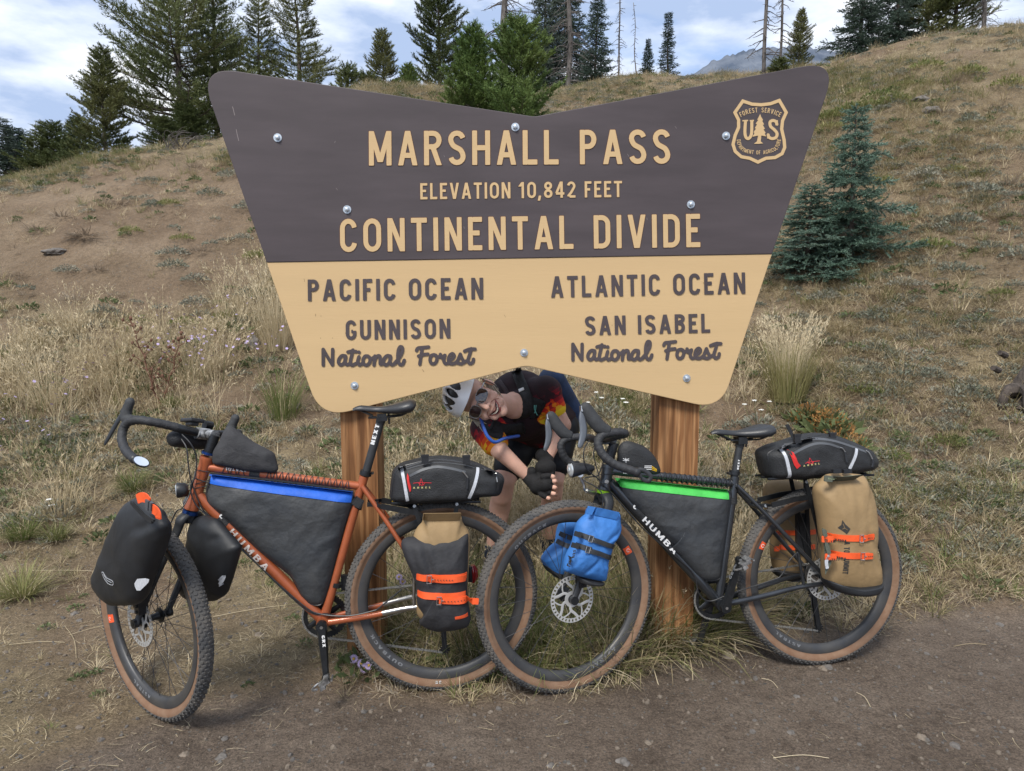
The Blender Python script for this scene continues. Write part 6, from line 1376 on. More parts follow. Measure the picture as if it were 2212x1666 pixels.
mb = MB(); c = drape(bv, fr.p(ZA(695, 118), .2), fr.N, .006); e = (fr.p(ZA(740, 160), .2) - fr.p(ZA(640, 90), .2)).normalized(); w = fr.N.cross(e); mb.box(c, e, w, fr.N, .017, .0125, .005); mb.box(c + fr.N * .005, e, w, fr.N, .006, .015, .003)
M['buckle'] = mat('grey_buckle', (0.07, 0.075, 0.085), .5); obj('buckle', mb, M['buckle'], r, smooth=False)
mb = MB(); strap(mb, fr, [ZA(445, 85), ZA(520, 170), ZA(620, 270), ZA(720, 345)], .20, 7, bv, .004, .006); strap(mb, fr, [ZA(480, 80), ZA(560, 165), ZA(650, 255), ZA(745, 325)], .20, 5, bv, .003, .004); obj('roll_seam', mb, M['pvc'], r)
mb = MB(); o = [ZA(22, 1012), ZA(38, 1010), ZA(75, 1085), ZA(140, 1120), ZA(152, 1160), ZA(130, 1186), ZA(75, 1160), ZA(30, 1080)]; print_strokes(mb, fr, [o + o[:1]], .2, .0022, bv, .0014, sub=2); print_strokes(mb, fr, [[ZA(72, 1120), ZA(128, 1150)], [ZA(40, 1040), ZA(70, 1110)]], .2, .0018, bv, .0014, sub=1); obj('maker_tag', mb, M['reflective'], r)
far = [ZA(1285, 290), ZA(1400, 250), ZA(1560, 300), ZA(1700, 470), ZA(1860, 660), ZA(1800, 900), ZA(1740, 1110), ZA(1670, 1300), ZA(1560, 1365), ZA(1420, 1375), ZA(1270, 1385), ZA(1160, 1310), ZA(1100, 1220), ZA(1120, 1050), ZA(1200, 750), ZA(1250, 500)]
c1 = fr.uv(ZA(1600, 545), -.14); c2 = fr.uv(ZA(1720, 500), -.14)
pannier('black pannier on the far side of the fork behind the copper down tube', far, -.14, 34, .095, dict(patch=[ZA(1545, 1105), ZA(1580, 1055), ZA(1685, 1036), ZA(1688, 1060), ZA(1660, 1120), ZA(1600, 1185), ZA(1565, 1180), ZA(1550, 1140)], cr=[(c1[0], c1[1], c2[0], c2[1], .015, 1.4)]))
# --- rack top bags
def rackbag(fr, out, off, label, stripes, red, logo, zips, buckles, pulls, seed, thick=.19):
    mb = pillow(fr, out, off, thick, k=6, e=.42, wr=.003, wf=10, rings=22, n=150, rnd=.02, seed=seed)
    r, bv = bag('rack_bag', label, 'bag', mb, M['black_cloth'], 'bags on the rear racks'); piping(fr, out, off, bv, r, k=.955); o2 = off + thick / 2
    for z in zips:
        mb = MB(); strap(mb, fr, z, o2, 5.5, bv, .0015); obj('zip', mb, M['zip_grey'], r)
    for s in stripes:
        mb = MB(); strap(mb, fr, s, o2, 17, bv, .002); obj('webbing', mb, M['black_cloth'], r); mb = MB(); strap(mb, fr, s, o2, 7.5, bv, .0048); obj('reflective_stripe', mb, M['reflective'], r)
    m2 = MB(); P = [fr.p(q, o2) for q in red]; c = sum(P, Vector()) / len(P); ring = [drape(bv, p, fr.N, .003) for p in P]; n = len(ring); m2.add(ring + [drape(bv, c, fr.N, .007)], [(i, (i + 1) % n, n) for i in range(n)]); obj('red_loop', m2, M['red_cloth'], r)
    mb = MB(); print_strokes(mb, fr, logo[0], o2, .0018, bv, .0015, sub=2, rnd=False); obj('star_mark', mb, M['red_print'], r); mb = MB(); print_text(mb, fr, 'ARKEL', logo[1], logo[2], 4.2, o2, bv, t=.2, gap=.55, lift=.0015); obj('maker_lettering', mb, M['khaki_print'], r)
    for b in buckles:
        mb = MB(); c = drape(bv, fr.p(b, o2), fr.N, .004); mb.box(c, fr.F, fr.U, fr.N, .013, .012, .005); mb.box(c + fr.U * .014, fr.F, fr.U, fr.N, .015, .004, .007); mb.box(c - fr.U * .012, fr.F, fr.U, fr.N, .014, .003, .006); obj('buckle', mb, M['buckle_black'], r, smooth=False)
    for p in pulls:
        mb = MB(); q = [drape(bv, fr.p(x, o2), fr.N, .007) for x in p]; mb.tube(catmull(q[:3], 5), .0022, 6); k = obj('zip_pull', mb, M['steel'], r); mb = MB(); mb.tube(catmull(q[2:], 4), .0045, 8, flat=.5, flatdir=fr.N); obj('pull_cord', mb, M['buckle_black'], r)
    return r, bv
0
rackbag(LB, [Z3(808, 985), Z3(820, 860), Z3(835, 745), Z3(900, 690), Z3(1100, 640), Z3(1250, 625), Z3(1450, 645), Z3(1600, 695), Z3(1720, 755), Z3(1812, 795), Z3(1775, 952), Z3(1590, 960), Z3(1510, 1000), Z3(985, 1025), Z3(850, 1005)], .0, 'black rack bag with two white stripes behind the copper bicycle saddle',
    [[Z3(912, 718), Z3(940, 860), Z3(968, 1022)], [Z3(1585, 735), Z3(1550, 870), Z3(1502, 998)]], [Z3(965, 775), Z3(978, 800), Z3(985, 850), Z3(998, 890), Z3(997, 930), Z3(985, 938), Z3(970, 880), Z3(960, 820)],
    ([[Z3(1015, 862), Z3(1070, 855), Z3(1175, 858)], [Z3(1070, 885), Z3(1085, 822), Z3(1103, 880)], [Z3(1062, 858), Z3(1090, 880), Z3(1118, 862)]], Z3(1015, 908), Z3(1168, 905)),
    [[Z3(955, 740), Z3(1100, 700), Z3(1250, 680), Z3(1450, 700), Z3(1600, 740), Z3(1740, 775)], [Z3(985, 800), Z3(1100, 745), Z3(1220, 720), Z3(1350, 735), Z3(1470, 765)]], [Z3(1120, 655), Z3(1478, 660)],
    [[Z3(1445, 758), Z3(1465, 780), Z3(1488, 810), Z3(1485, 850), Z3(1482, 905)], [Z3(1735, 775), Z3(1745, 815), Z3(1748, 855), Z3(1755, 885), Z3(1752, 925)]], 40)
rr, bv = rackbag(RB, [ZD(170, 440), ZD(300, 365), ZD(500, 310), ZD(700, 240), ZD(880, 205), ZD(1050, 222), ZD(1260, 300), ZD(1500, 415), ZD(1590, 560), ZD(1530, 645), ZD(1300, 680), ZD(1000, 715), ZD(600, 770), ZD(240, 745), ZD(200, 600)], .0, 'black rack bag with upright loose strap behind the black bicycle saddle',
    [[ZD(478, 368), ZD(530, 560), ZD(578, 770)], [ZD(1385, 400), ZD(1345, 520), ZD(1285, 650)]], [ZD(552, 412), ZD(610, 450), ZD(640, 520), ZD(660, 580), ZD(690, 610), ZD(645, 650), ZD(610, 600), ZD(570, 480)],
    ([[ZD(745, 580), ZD(810, 562), ZD(925, 550)], [ZD(788, 595), ZD(800, 515), ZD(845, 590)], [ZD(770, 560), ZD(815, 585), ZD(850, 560)]], ZD(722, 622), ZD(925, 592)),
    [[ZD(520, 380), ZD(700, 310), ZD(880, 285), ZD(1080, 300), ZD(1300, 365), ZD(1520, 445)], [ZD(610, 460), ZD(760, 385), ZD(900, 340), ZD(1040, 345), ZD(1180, 390)]], [ZD(650, 275), ZD(1130, 265)],
    [[ZD(1165, 385), ZD(1200, 400), ZD(1225, 440), ZD(1230, 490), ZD(1240, 560)], [ZD(1510, 425), ZD(1545, 460), ZD(1575, 530), ZD(1580, 580), ZD(1570, 625)]], 44)
mb = MB()
for q in ((ZD(500, 110), ZD(545, 98), ZD(640, 290), ZD(600, 300)),): a, b, c, d = [RB.p(x, .03) for x in q]; mb.prism([a, b, c, d], RB.N * .002)
a, b, c, d = [RB.p(x, .03) for x in (ZD(1000, 160), ZD(1030, 165), ZD(1110, 260), ZD(1060, 225))]; mb.prism([a, b, c, d], RB.N * .002); obj('loose_strap', mb, M['black_cloth'], rr, smooth=False)
# --- dry bags strapped to the racks and forks
def rubber_strap(root, fr, bv, a, b, off, wpx, m, clasp, tail=None, holes=(), hm=None, text=None):
    mb = MB(); mid = tuple((a[i] + b[i]) / 2 for i in (0, 1)); strap(mb, fr, [a, tuple(a[i] * .7 + b[i] * .3 for i in (0, 1)), tuple(a[i] * .3 + b[i] * .7 for i in (0, 1)), b], off, wpx, bv, .004, .003)
    if tail: strap(mb, fr, tail, off, wpx * .95, bv, .008, .003)
    s = obj('strap', mb, m, root)
    mb = MB(); c = drape(bv, fr.p(clasp, off), fr.N, .012); e = (fr.p(b, off) - fr.p(a, off)).normalized(); w = fr.N.cross(e); h = wpx / 640 / 2 * 1.18
    for t in (-.008, .008): mb.tube([c + e * t - w * h, c + e * t + w * h], .0016, 6)
    for t in (-1, 1): mb.tube([c - e * .0085 + w * h * t, c + e * .0085 + w * h * t], .0018, 6)
    mb.tube([c + e * .008, c + e * .016], .002, 6); obj('buckle', mb, M['steel'], s)
    mb = MB()
    for q in holes: c = drape(bv, fr.p(q, off), fr.N, .0118); mb.tube([c, c + fr.N * .0006], .0021, 10)
    if holes: obj('strap_hole', mb, M['dark_print'], s)
    if text: mb = MB(); print_text(mb, fr, text[0], text[1], text[2], text[3], off, bv, t=.2, gap=.14, lift=.0085); obj('strap_lettering', mb, M['dark_print'], s)
    return s
# copper bicycle, near rear: tan bag inside a black sleeve
fr = LB; off = .135
mb = pillow(fr, [Z3(1100, 1125), Z3(1435, 1120), Z3(1440, 1200), Z3(1505, 1275), Z4(1508, 200), Z4(1490, 600), Z4(1520, 760), Z4(1480, 880), Z4(1100, 880), Z4(1045, 820), Z4(1045, 600), Z4(1000, 300), Z3(1020, 1300), Z3(1060, 1230), Z3(1098, 1200)], off, .11, k=3.4, e=.5, wr=.004, seed=50, vwr=.5, rnd=.015)
r, bv0 = bag('dry_bag', 'tan roll top dry bag in a black sleeve beside the copper rear wheel', 'bag', mb, M['tan_cloth'], 'dry bags strapped to the bicycles')
mb = MB(); strap(mb, fr, [Z3(1102, 1165), Z3(1268, 1163), Z3(1434, 1160)], off + .06, 21, bv0, .004, .006); obj('roll_top', mb, M['tan_cloth'], r, smooth=False)
sl = [Z3(915, 1355), Z3(960, 1330), Z3(1200, 1310), Z3(1300, 1292), Z3(1495, 1280), Z4(1497, 200), Z4(1485, 600), Z4(1518, 860), Z4(1490, 925), Z4(1380, 955), Z4(1220, 968), Z4(1120, 935), Z4(1060, 890), Z4(1085, 850), Z4(1100, 820), Z4(1050, 740), Z4(1040, 560), Z4(1000, 450), Z4(945, 330), Z4(910, 230)]
cr = [fr.uv(Z4(1100, 200), off) + fr.uv(Z4(1250, 640), off) + (.012, 1.5), fr.uv(Z4(980, 180), off) + fr.uv(Z4(1090, 520), off) + (.012, 1.2)]
mb = pillow(fr, sl, off + .012, .125, k=3.4, e=.5, wr=.006, wf=8, seed=52, vwr=.5, rnd=.012, rings=22, n=150, creases=cr); obj('black_sleeve', mb, M['sleeve'] if 'sleeve' in M else M['grey_cloth'], r, sharp=0); bv = bvh_of(mb)
rubber_strap(r, fr, bv, Z4(1045, 510), Z4(1492, 505), off + .08, 15, M['orange'], Z4(1155, 515), [Z4(1160, 520), Z4(1320, 520), Z4(1400, 515), Z4(1485, 520)], [Z4(x, 519) for x in range(1205, 1370, 25)])
rubber_strap(r, fr, bv, Z4(1055, 665), Z4(1480, 668), off + .08, 15, M['orange'], Z4(1240, 698), [Z4(1240, 700), Z4(1340, 703), Z4(1460, 706), Z4(1585, 708)], [Z4(x, 703) for x in range(1290, 1470, 29)])
mb = MB(); q = [Z4(1380, 850), Z4(1497, 828), Z4(1500, 858), Z4(1382, 875)]; obj('sewn_label', patch(fr, q, off + .08, bv, .002, 8, 3), M['orange_decal'], r)
# far rear bag of the copper bicycle, only its tan edge shows
mb = pillow(fr, [Z3(1180, 1005), Z3(1470, 1015), Z3(1485, 1060), Z3(1200, 1075)], -.12, .08, wr=.003, seed=55, rnd=.01); obj1('dry_bag', mb, M['tan_cloth'], 'top of the tan bag on the far side of the copper rear wheel', 'bag', 'dry bags strapped to the bicycles', sharp=0)
# black bicycle: blue fork bags
fr = RF; off = .115
out = [Z5(1005, 1065), Z5(1100, 1078), Z5(1190, 1095), Z5(1278, 1112), Z5(1278, 1190), Z5(1292, 1240), Z5(1270, 1300), Z5(1215, 1370), Z5(1200, 1440), Z6(1165, 520), Z6(1160, 600), Z6(1150, 675), Z6(1040, 655), Z6(930, 628), Z6(790, 580), Z6(810, 470), Z6(870, 360), Z6(895, 250), Z6(910, 170), Z6(960, 110), Z6(1005, 80)]
cr = [fr.uv(Z6(1130, 300), off) + fr.uv(Z6(1280, 200), off) + (.01, 1.4), fr.uv(Z6(1000, 160), off) + fr.uv(Z6(1060, 250), off) + (.008, 1), fr.uv(Z6(1050, 460), off) + fr.uv(Z6(930, 610), off) + (.008, 1.3), fr.uv(Z6(1080, 450), off) + fr.uv(Z6(1140, 640), off) + (.008, 1.4)]
mb = pillow(fr, out, off, .105, k=2.8, e=.5, wr=.0055, wf=10, seed=60, vwr=.5, rnd=.012, rings=22, n=150, creases=cr)
r, bv = bag('dry_bag', 'blue roll top dry bag with two black straps on the near fork leg', 'bag', mb, M['blue_cloth'], 'dry bags strapped to the bicycles')
mb = MB(); strap(mb, fr, [Z5(1005, 1095), Z5(1100, 1112), Z5(1190, 1130), Z5(1276, 1150)], off + .05, 19, bv, .004, .006); obj('roll_top', mb, M['blue_cloth'], r, smooth=False)
mb = pillow(fr, [Z6(925, 632), Z6(1040, 655), Z6(1148, 678), Z6(1120, 705), Z6(1000, 700), Z6(930, 680)], off - .012, .09, wr=.001, seed=3, rnd=.008); obj('black_base', mb, M['black_cloth'], r, sharp=0)
for (a, b, cl, t, hs) in ((Z6(890, 255), Z6(1060, 310), Z6(1030, 303), [Z6(1030, 305), Z6(1120, 335), Z6(1200, 365), Z6(1252, 380)], [Z6(x, 318 + (x - 1060) * .33) for x in range(1075, 1200, 24)]), (Z6(865, 355), Z6(1040, 400), Z6(1005, 398), [Z6(1005, 402), Z6(1100, 430), Z6(1190, 465), Z6(1232, 478)], [Z6(x, 408 + (x - 1040) * .33) for x in range(1055, 1180, 24)])):
    rubber_strap(r, fr, bv, a, b, off + .06, 12, M['strap_black'] if 'strap_black' in M else M['buckle'], cl, t, hs)
mb = MB(); print_text(mb, fr, 'SUMMIT', Z6(880, 395), Z6(850, 560), 6.5, off + .06, bv, t=.2, gap=.12); obj('maker_lettering', mb, M['dark_print'], r)
out = [Z6(772, 150), Z6(900, 140), Z6(900, 230), Z6(860, 340), Z6(820, 450), Z6(790, 560), Z6(770, 640), Z6(720, 640), Z6(650, 570), Z6(597, 490), Z6(640, 430), Z6(700, 370), Z6(750, 330), Z6(770, 250)]
mb = pillow(fr, out, -.125, .10, k=2.8, e=.5, wr=.004, wf=9, seed=64, vwr=.4, rnd=.012); r, bv = bag('dry_bag', 'blue dry bag on the far fork leg, seen through the wheel', 'bag', mb, M['blue_cloth'], 'dry bags strapped to the bicycles')
mb = MB(); strap(mb, fr, [Z6(760, 255), Z6(800, 275), Z6(870, 300)], -.07, 12, bv, .004, .003); strap(mb, fr, [Z6(735, 320), Z6(800, 355), Z6(860, 370)], -.07, 12, bv, .004, .003); obj('strap', mb, M['buckle'], r)
mb = pillow(fr, [Z6(615, 520), Z6(690, 570), Z6(780, 590), Z6(770, 650), Z6(730, 640), Z6(650, 580)], -.125, .09, wr=.001, seed=3, rnd=.008); obj('black_base', mb, M['black_cloth'], r, sharp=0)
# black bicycle: tan rear bags
fr = RB; off = .15
out = [Z7(725, 480), Z7(770, 440), Z7(800, 405), Z7(900, 398), Z7(1022, 408), Z7(1032, 450), Z7(1062, 500), Z7(1080, 580), Z7(1090, 720), Z7(1092, 800), Z7(1078, 860), Z7(1100, 930), Z7(1120, 1020), Z7(1122, 1090), Z7(1090, 1125), Z7(1000, 1138), Z7(900, 1132), Z7(820, 1110), Z7(785, 1060), Z7(785, 960), Z7(790, 880), Z7(770, 800), Z7(755, 680), Z7(735, 560)]
cr = [fr.uv(Z7(850, 450), off) + fr.uv(Z7(880, 560), off) + (.012, .8), fr.uv(Z7(1010, 880), off) + fr.uv(Z7(1060, 1000), off) + (.01, 1.2), fr.uv(Z7(980, 700), off) + fr.uv(Z7(990, 880), off) + (.01, .9)]
mb = pillow(fr, out, off, .15, k=3.0, e=.5, wr=.0045, wf=7, seed=70, vwr=.5, rnd=.02, rings=22, n=160, creases=cr)
bs = [v for v in mb.v]; r, bv = bag('dry_bag', 'large tan dry bag with orange straps beside the black bicycle rear wheel', 'bag', mb, M['tan_cloth'], 'dry bags strapped to the bicycles')
mb = pillow(fr, [Z7(783, 1040), Z7(840, 1062), Z7(960, 1072), Z7(1122, 1055), Z7(1119, 1085), Z7(1085, 1124), Z7(1000, 1138), Z7(900, 1133), Z7(820, 1111), Z7(788, 1072)], off, .150, k=4, e=.5, wr=.001, seed=3, rnd=.012); obj('black_base', mb, M['pvc'], r, sharp=0)
mb = MB(); strap(mb, fr, [Z7(790, 432), Z7(900, 440), Z7(1025, 428)], off + .08, 15, bv, .003, .006); obj('roll_top', mb, M['olive'], r); mb = MB(); strap(mb, fr, [Z7(810, 432), Z7(900, 438), Z7(1015, 430)], off + .08, 3.5, bv, .0105, .001); obj('reflective_line', mb, mat('pale_green', (.3, .36, .22), .6), r)
mb = MB()
for x in (860, 925): c = fr.p(Z7(x, 388), off + .03); mb.box(c, fr.F, fr.U, fr.N, .017, .008, .007)
obj('buckle', mb, M['buckle_black'], r, smooth=False)
mb = MB(); P = [Z7(905, 690), Z7(920, 715), Z7(948, 742), Z7(928, 775), Z7(884, 740), Z7(900, 720)]; W3 = [drape(bv, fr.p(q, off + .08), fr.N, .002) for q in P]; mb.prism(W3, -fr.N * .001); obj('diamond_mark', mb, M['dark_print'], r, smooth=False)
mb = MB(); print_strokes(mb, fr, [[Z7(907, 712), Z7(915, 738), Z7(905, 745)], [Z7(915, 738), Z7(930, 748)]], off + .08, .0014, bv, .0035, sub=1); obj('diamond_line', mb, M['tan_cloth'], r)
mb = MB(); print_text(mb, fr, 'SEA TO SUMMIT', Z7(918, 785), Z7(914, 1025), 13, off + .08, bv, t=.2, gap=.1, lift=.0015); obj('maker_lettering', mb, M['dark_print'], r)
rubber_strap(r, fr, bv, Z7(772, 805), Z7(1060, 803), off + .09, 15, M['orange'], Z7(1016, 803), [Z7(1016, 806), Z7(1070, 798), Z7(1106, 792)], [Z7(x, 800) for x in range(1060, 1100, 13)], text=('VOILE STRAPS', Z7(932, 812), Z7(800, 812), 5.5))
rubber_strap(r, fr, bv, Z7(792, 913), Z7(1080, 912), off + .09, 15, M['orange'], Z7(1024, 911), [Z7(1024, 914), Z7(1060, 913), Z7(1096, 912)], [Z7(x, 911) for x in range(1060, 1095, 13)], text=('VOILE STRAPS', Z7(932, 922), Z7(810, 922), 5.5))
mb = MB(); strap(mb, fr, [Z7(782, 745), Z7(795, 800), Z7(805, 860), Z7(818, 900)], off + .09, 9, bv, .008, .002); obj('side_webbing', mb, M['olive'], r); mb = MB(); strap(mb, fr, [Z7(818, 900), Z7(800, 940), Z7(805, 985)], off + .09, 8, bv, .012, .002); obj('webbing_tag', mb, M['reflective'], r)
mb = MB(); W3 = [drape(bv, fr.p(q, off + .08), fr.N, .0015) for q in (Z7(772, 735), Z7(800, 750), Z7(830, 900), Z7(830, 950), Z7(792, 1025), Z7(788, 900))]; mb.prism(W3, -fr.N * .001); obj('side_panel', mb, M['olive'], r, smooth=False)
out = [Z7(412, 520), Z7(430, 460), Z7(480, 440), Z7(600, 440), Z7(680, 470), Z7(712, 560), Z7(722, 700), Z7(735, 760), Z7(750, 900), Z7(745, 1010), Z7(680, 1045), Z7(540, 1048), Z7(480, 1000), Z7(462, 900), Z7(470, 780), Z7(440, 680)]
mb = pillow(fr, out, -.16, .13, k=3.0, e=.5, wr=.004, wf=8, seed=75, vwr=.4, rnd=.02); r, bv = bag('dry_bag', 'tan dry bag on the far side of the black bicycle rear wheel', 'bag', mb, M['tan_cloth'], 'dry bags strapped to the bicycles')
mb = pillow(fr, [Z7(465, 980), Z7(600, 990), Z7(745, 980), Z7(740, 1020), Z7(680, 1050), Z7(540, 1054), Z7(480, 1020)], -.157, .13, k=4, wr=.001, seed=3, rnd=.012); obj('black_base', mb, M['pvc'], r, sharp=0)
for a, b in ((Z7(495, 770), Z7(745, 762)), (Z7(480, 865), Z7(735, 852))):
    mb = MB(); strap(mb, fr, [a, tuple((a[i] + b[i]) / 2 for i in (0, 1)), b], -.09, 13, bv, .004, .003); obj('strap', mb, M['orange'], r)
mb = MB(); mb.box(drape(bv, fr.p(Z7(635, 760), -.09), fr.N, .012), fr.F, fr.U, fr.N, .022, .08, .008); obj('carrier_plate', mb, M['black_plastic'], r, smooth=False)
# ================================================================= person bending under the sign
M['skin'] = mat('skin', (0.68, 0.40, 0.30), 0.5, var=0.08, scale=18, bump=.05, bscale=160, spec=0.4, detail=5)
M['skin'].node_tree.nodes['Principled BSDF'].inputs['Subsurface Weight'].default_value = 0.12
M['skin'].node_tree.nodes['Principled BSDF'].inputs['Subsurface Radius'].default_value = (.012, .005, .003)
def fuse(name, parts, vox, smooth_it, m, parent, sub=0):
    """parts: cones ('c', p0, r0, p1, r1) and ellipsoids ('e', c, (rx,ry,rz), axes) melted into one skin"""
    mb = MB()
    for q in parts:
        if q[0] == 'c':
            _, a, ra, b, rb = q; a, b = Vector(a), Vector(b); n = max(2, int((b - a).length / max(.006, min(ra, rb) * .5)))
            mb.tube([a.lerp(b, i / n) for i in range(n + 1)], [ra + (rb - ra) * i / n for i in range(n + 1)], 18); mb.ball(a, ra, nu=18, nv=12); mb.ball(b, rb, nu=18, nv=12)
        else:
            _, c, r, ax = q; mb.ball(c, r, *ax, nu=24, nv=16)
    me = newmesh(name, mb.v, mb.f); o = bpy.data.objects.new(name, me); COL.objects.link(o)
    r = o.modifiers.new('r', 'REMESH'); r.mode = 'VOXEL'; r.voxel_size = vox; s = o.modifiers.new('s', 'SMOOTH'); s.factor = .6; s.iterations = smooth_it
    dg = bpy.context.evaluated_depsgraph_get(); me2 = bpy.data.meshes.new_from_object(o.evaluated_get(dg)); bpy.data.objects.remove(o)
    me2.name = name; me2.materials.clear(); me2.materials.append(m) if not isinstance(m, (list, tuple)) else [me2.materials.append(x) for x in m]
    me2.polygons.foreach_set('use_smooth', [True] * len(me2.polygons))
    off = rootloc(parent); me2.transform(Matrix.Translation(-off)); o = bpy.data.objects.new(name, me2); COL.objects.link(o); o.parent = parent; return o
WA = ((1, 0, 0), (0, 1, 0), (0, 0, 1))
def P8(X, Y, y): return aty(Z8(X, Y), y)
def make_person():
    root = thing('person', 'cyclist in white helmet and sunglasses bending down to grin below the sign', 'person', (0.12, 3.45, hz(.12, 3.45)))
    hipL, hipR = P8(1370, 800, 3.58), P8(1010, 830, 3.52); kneeR, kneeL = P8(835, 1340, 3.36), P8(1345, 1330, 3.44)
    ankR, ankL = aty(Z6(150, 470), 3.45), aty(Z6(655, 560), 3.56); gR, gL = hz(ankR.x, ankR.y), hz(ankL.x, ankL.y); ankR.z = gR + .10; ankL.z = gL + .10
    shL, shR = P8(1265, 420, 3.20), P8(640, 800, 3.16); neck = P8(930, 560, 3.14); chest = P8(1000, 560, 3.30); belly = P8(1180, 690, 3.50)
    elL, wrL = P8(1440, 760, 3.20), P8(1275, 1120, 3.10); elR, wrR = P8(790, 1030, 3.05), P8(1085, 1300, 3.06)
    # --- head frame
    up = Vector((-.93, -.05, .36)).normalized(); fw = Vector((.06, -1, -.06)); fw = (fw - up * fw.dot(up)).normalized(); rt = fw.cross(up)       # rt: towards the wearer's left ear
    hc = P8(590, 500, 3.0); HS = 1.09
    H = lambda x, y, z: hc + (rt * x + fw * y + up * z) * HS
    AX = (rt, fw, up)
    hair_dir = None
    head = [('e', H(0, -.018, .045), (.073, .092, .080), AX), ('e', H(0, .022, -.010), (.064, .066, .085), AX), ('e', H(0, .030, -.062), (.048, .052, .050), AX), ('e', H(0, .058, -.094), (.024, .020, .019), AX),
            ('e', H(.036, .050, -.034), (.028, .030, .026), AX), ('e', H(-.036, .050, -.034), (.028, .030, .026), AX), ('e', H(0, .074, .020), (.045, .014, .016), AX),
            ('c', H(0, .084, .012), .008, H(0, .104, -.026), .0125), ('e', H(.013, .088, -.029), (.0095, .011, .0085), AX), ('e', H(-.013, .088, -.029), (.0095, .011, .0085), AX),
            ('e', H(0, .078, -.048), (.030, .012, .008), AX), ('e', H(0, .078, -.070), (.026, .013, .009), AX), ('e', H(.03, .062, -.068), (.018, .016, .02), AX), ('e', H(-.03, .062, -.068), (.018, .016, .02), AX),
            ('c', H(0, -.022, -.05), .046, neck, .050)]
    for s in (1, -1): head.append(('e', H(s * .076, -.012, -.005), (.010, .020, .030), AX))
    limbs = [('c', elR, .039, wrR, .026), ('c', shR.lerp(elR, .3), .047, elR, .041), ('c', elL, .037, wrL, .026), ('c', shL.lerp(elL, .3), .044, elL, .040), ('e', elL + Vector((.012, 0, 0)), (.03, .03, .035), WA)]
    for hp, k, a in ((hipR, kneeR, ankR), (hipL, kneeL, ankL)):
        cf = k.lerp(a, .30) + Vector((.0, .028, 0)); limbs += [('c', hp.lerp(k, .5), .078, k.lerp(hp, .12), .060), ('c', k.lerp(hp, .12), .060, k, .056), ('c', k, .054, k.lerp(a, .16), .053), ('c', k.lerp(a, .14), .050, cf, .054), ('c', cf, .053, k.lerp(a, .62), .041), ('c', k.lerp(a, .62), .041, a, .032), ('e', k + Vector((0, -.022, -.01)), (.034, .03, .042), WA)]
    torso = [('e', chest, (.15, .12, .15), WA), ('c', chest, .12, belly, .13), ('c', neck, .06, chest, .09)]
    body = fuse('body', head + limbs + torso, .0045, 5, M['skin'], root)
    # --- face details laid on the head
    bm = bmesh.new(); bm.from_mesh(body.data); off = rootloc(body); bmesh.ops.translate(bm, verts=bm.verts, vec=off); bv = BVHTree.FromBMesh(bm); bm.free()
    def face(x, z, lift): h = bv.ray_cast(H(x, .25, z), -fw); return (h[0] if h[0] is not None else H(x, .09, z)) + fw * lift
    def slab(name, pts, m, lift, nseg=7, par=body):
        c = sum((Vector((x, z)) for x, z in pts), Vector((0, 0))) / len(pts); vs = []; n = len(pts)
        for k in range(nseg + 1):
            t = k / nseg
            for x, z in pts: vs.append(face(c.x + (x - c.x) * (1 - t), c.y + (z - c.y) * (1 - t), lift * min(1, t * 3 + .25)))
        fs = [(k * n + i, k * n + (i + 1) % n, (k + 1) * n + (i + 1) % n, (k + 1) * n + i) for k in range(nseg) for i in range(n)]
        return obj(name, MB().add(vs, fs), m, par)
    def cres(w, top, bot, drop, n=14):
        """smile: upper and lower edge curve up at the corners"""
        U_ = [(w * math.sin(math.pi / 2 * (2 * i / n - 1)), drop * (2 * i / n - 1) ** 2 + top * (1 - (2 * i / n - 1) ** 2)) for i in range(n + 1)]; L_ = [(x, drop * (x / w) ** 2 + bot * (1 - (x / w) ** 2)) for x, _ in U_]; return U_, L_
    z0 = -.063
    u, l = cres(.035, .003, -.021, .016); slab('lips', [(x, z + z0) for x, z in u] + [(x, z + z0) for x, z in reversed(l[1:-1])], mat('lips', (.34, .085, .075), .4), .0035)
    u, l = cres(.030, -.0005, -.0165, .0135); slab('mouth', [(x, z + z0) for x, z in u] + [(x, z + z0) for x, z in reversed(l[1:-1])], mat('mouth_inside', (.06, .012, .012), .5), .0055)
    u, l = cres(.0275, -.0008, -.0095, .012)
    tp = mat('teeth', (.72, .68, .58), .3)
    for i in range(10):
        a, b = -.026 + .0052 * i + .0003, -.026 + .0052 * (i + 1) - .0003
        def zz(x, e): return z0 + .0122 * (x / .0285) ** 2 + e * (1 - (x / .0285) ** 2)
        slab('tooth', [(a, zz(a, -.001)), (b, zz(b, -.001)), (b, zz(b, -.0098)), (a, zz(a, -.0098))], tp, .0072, 2)
    for s in (1, -1):
        mb = MB(); mb.tube(catmull([face(s * .020, -.036, .0006), face(s * .034, -.044, .001), face(s * .043, -.060, .0006)], 5), .0016, 6); obj('smile_crease', mb, mat('skin_crease', (.36, .15, .10), .6), body)
    # --- sunglasses
    gl = thing0('sunglasses', root); lm = mat('brown_lens', (.028, .014, .014), .07, coat=1, spec=.8); fm = mat('clear_frame', (.30, .29, .28), .1, coat=1, trans=.5)
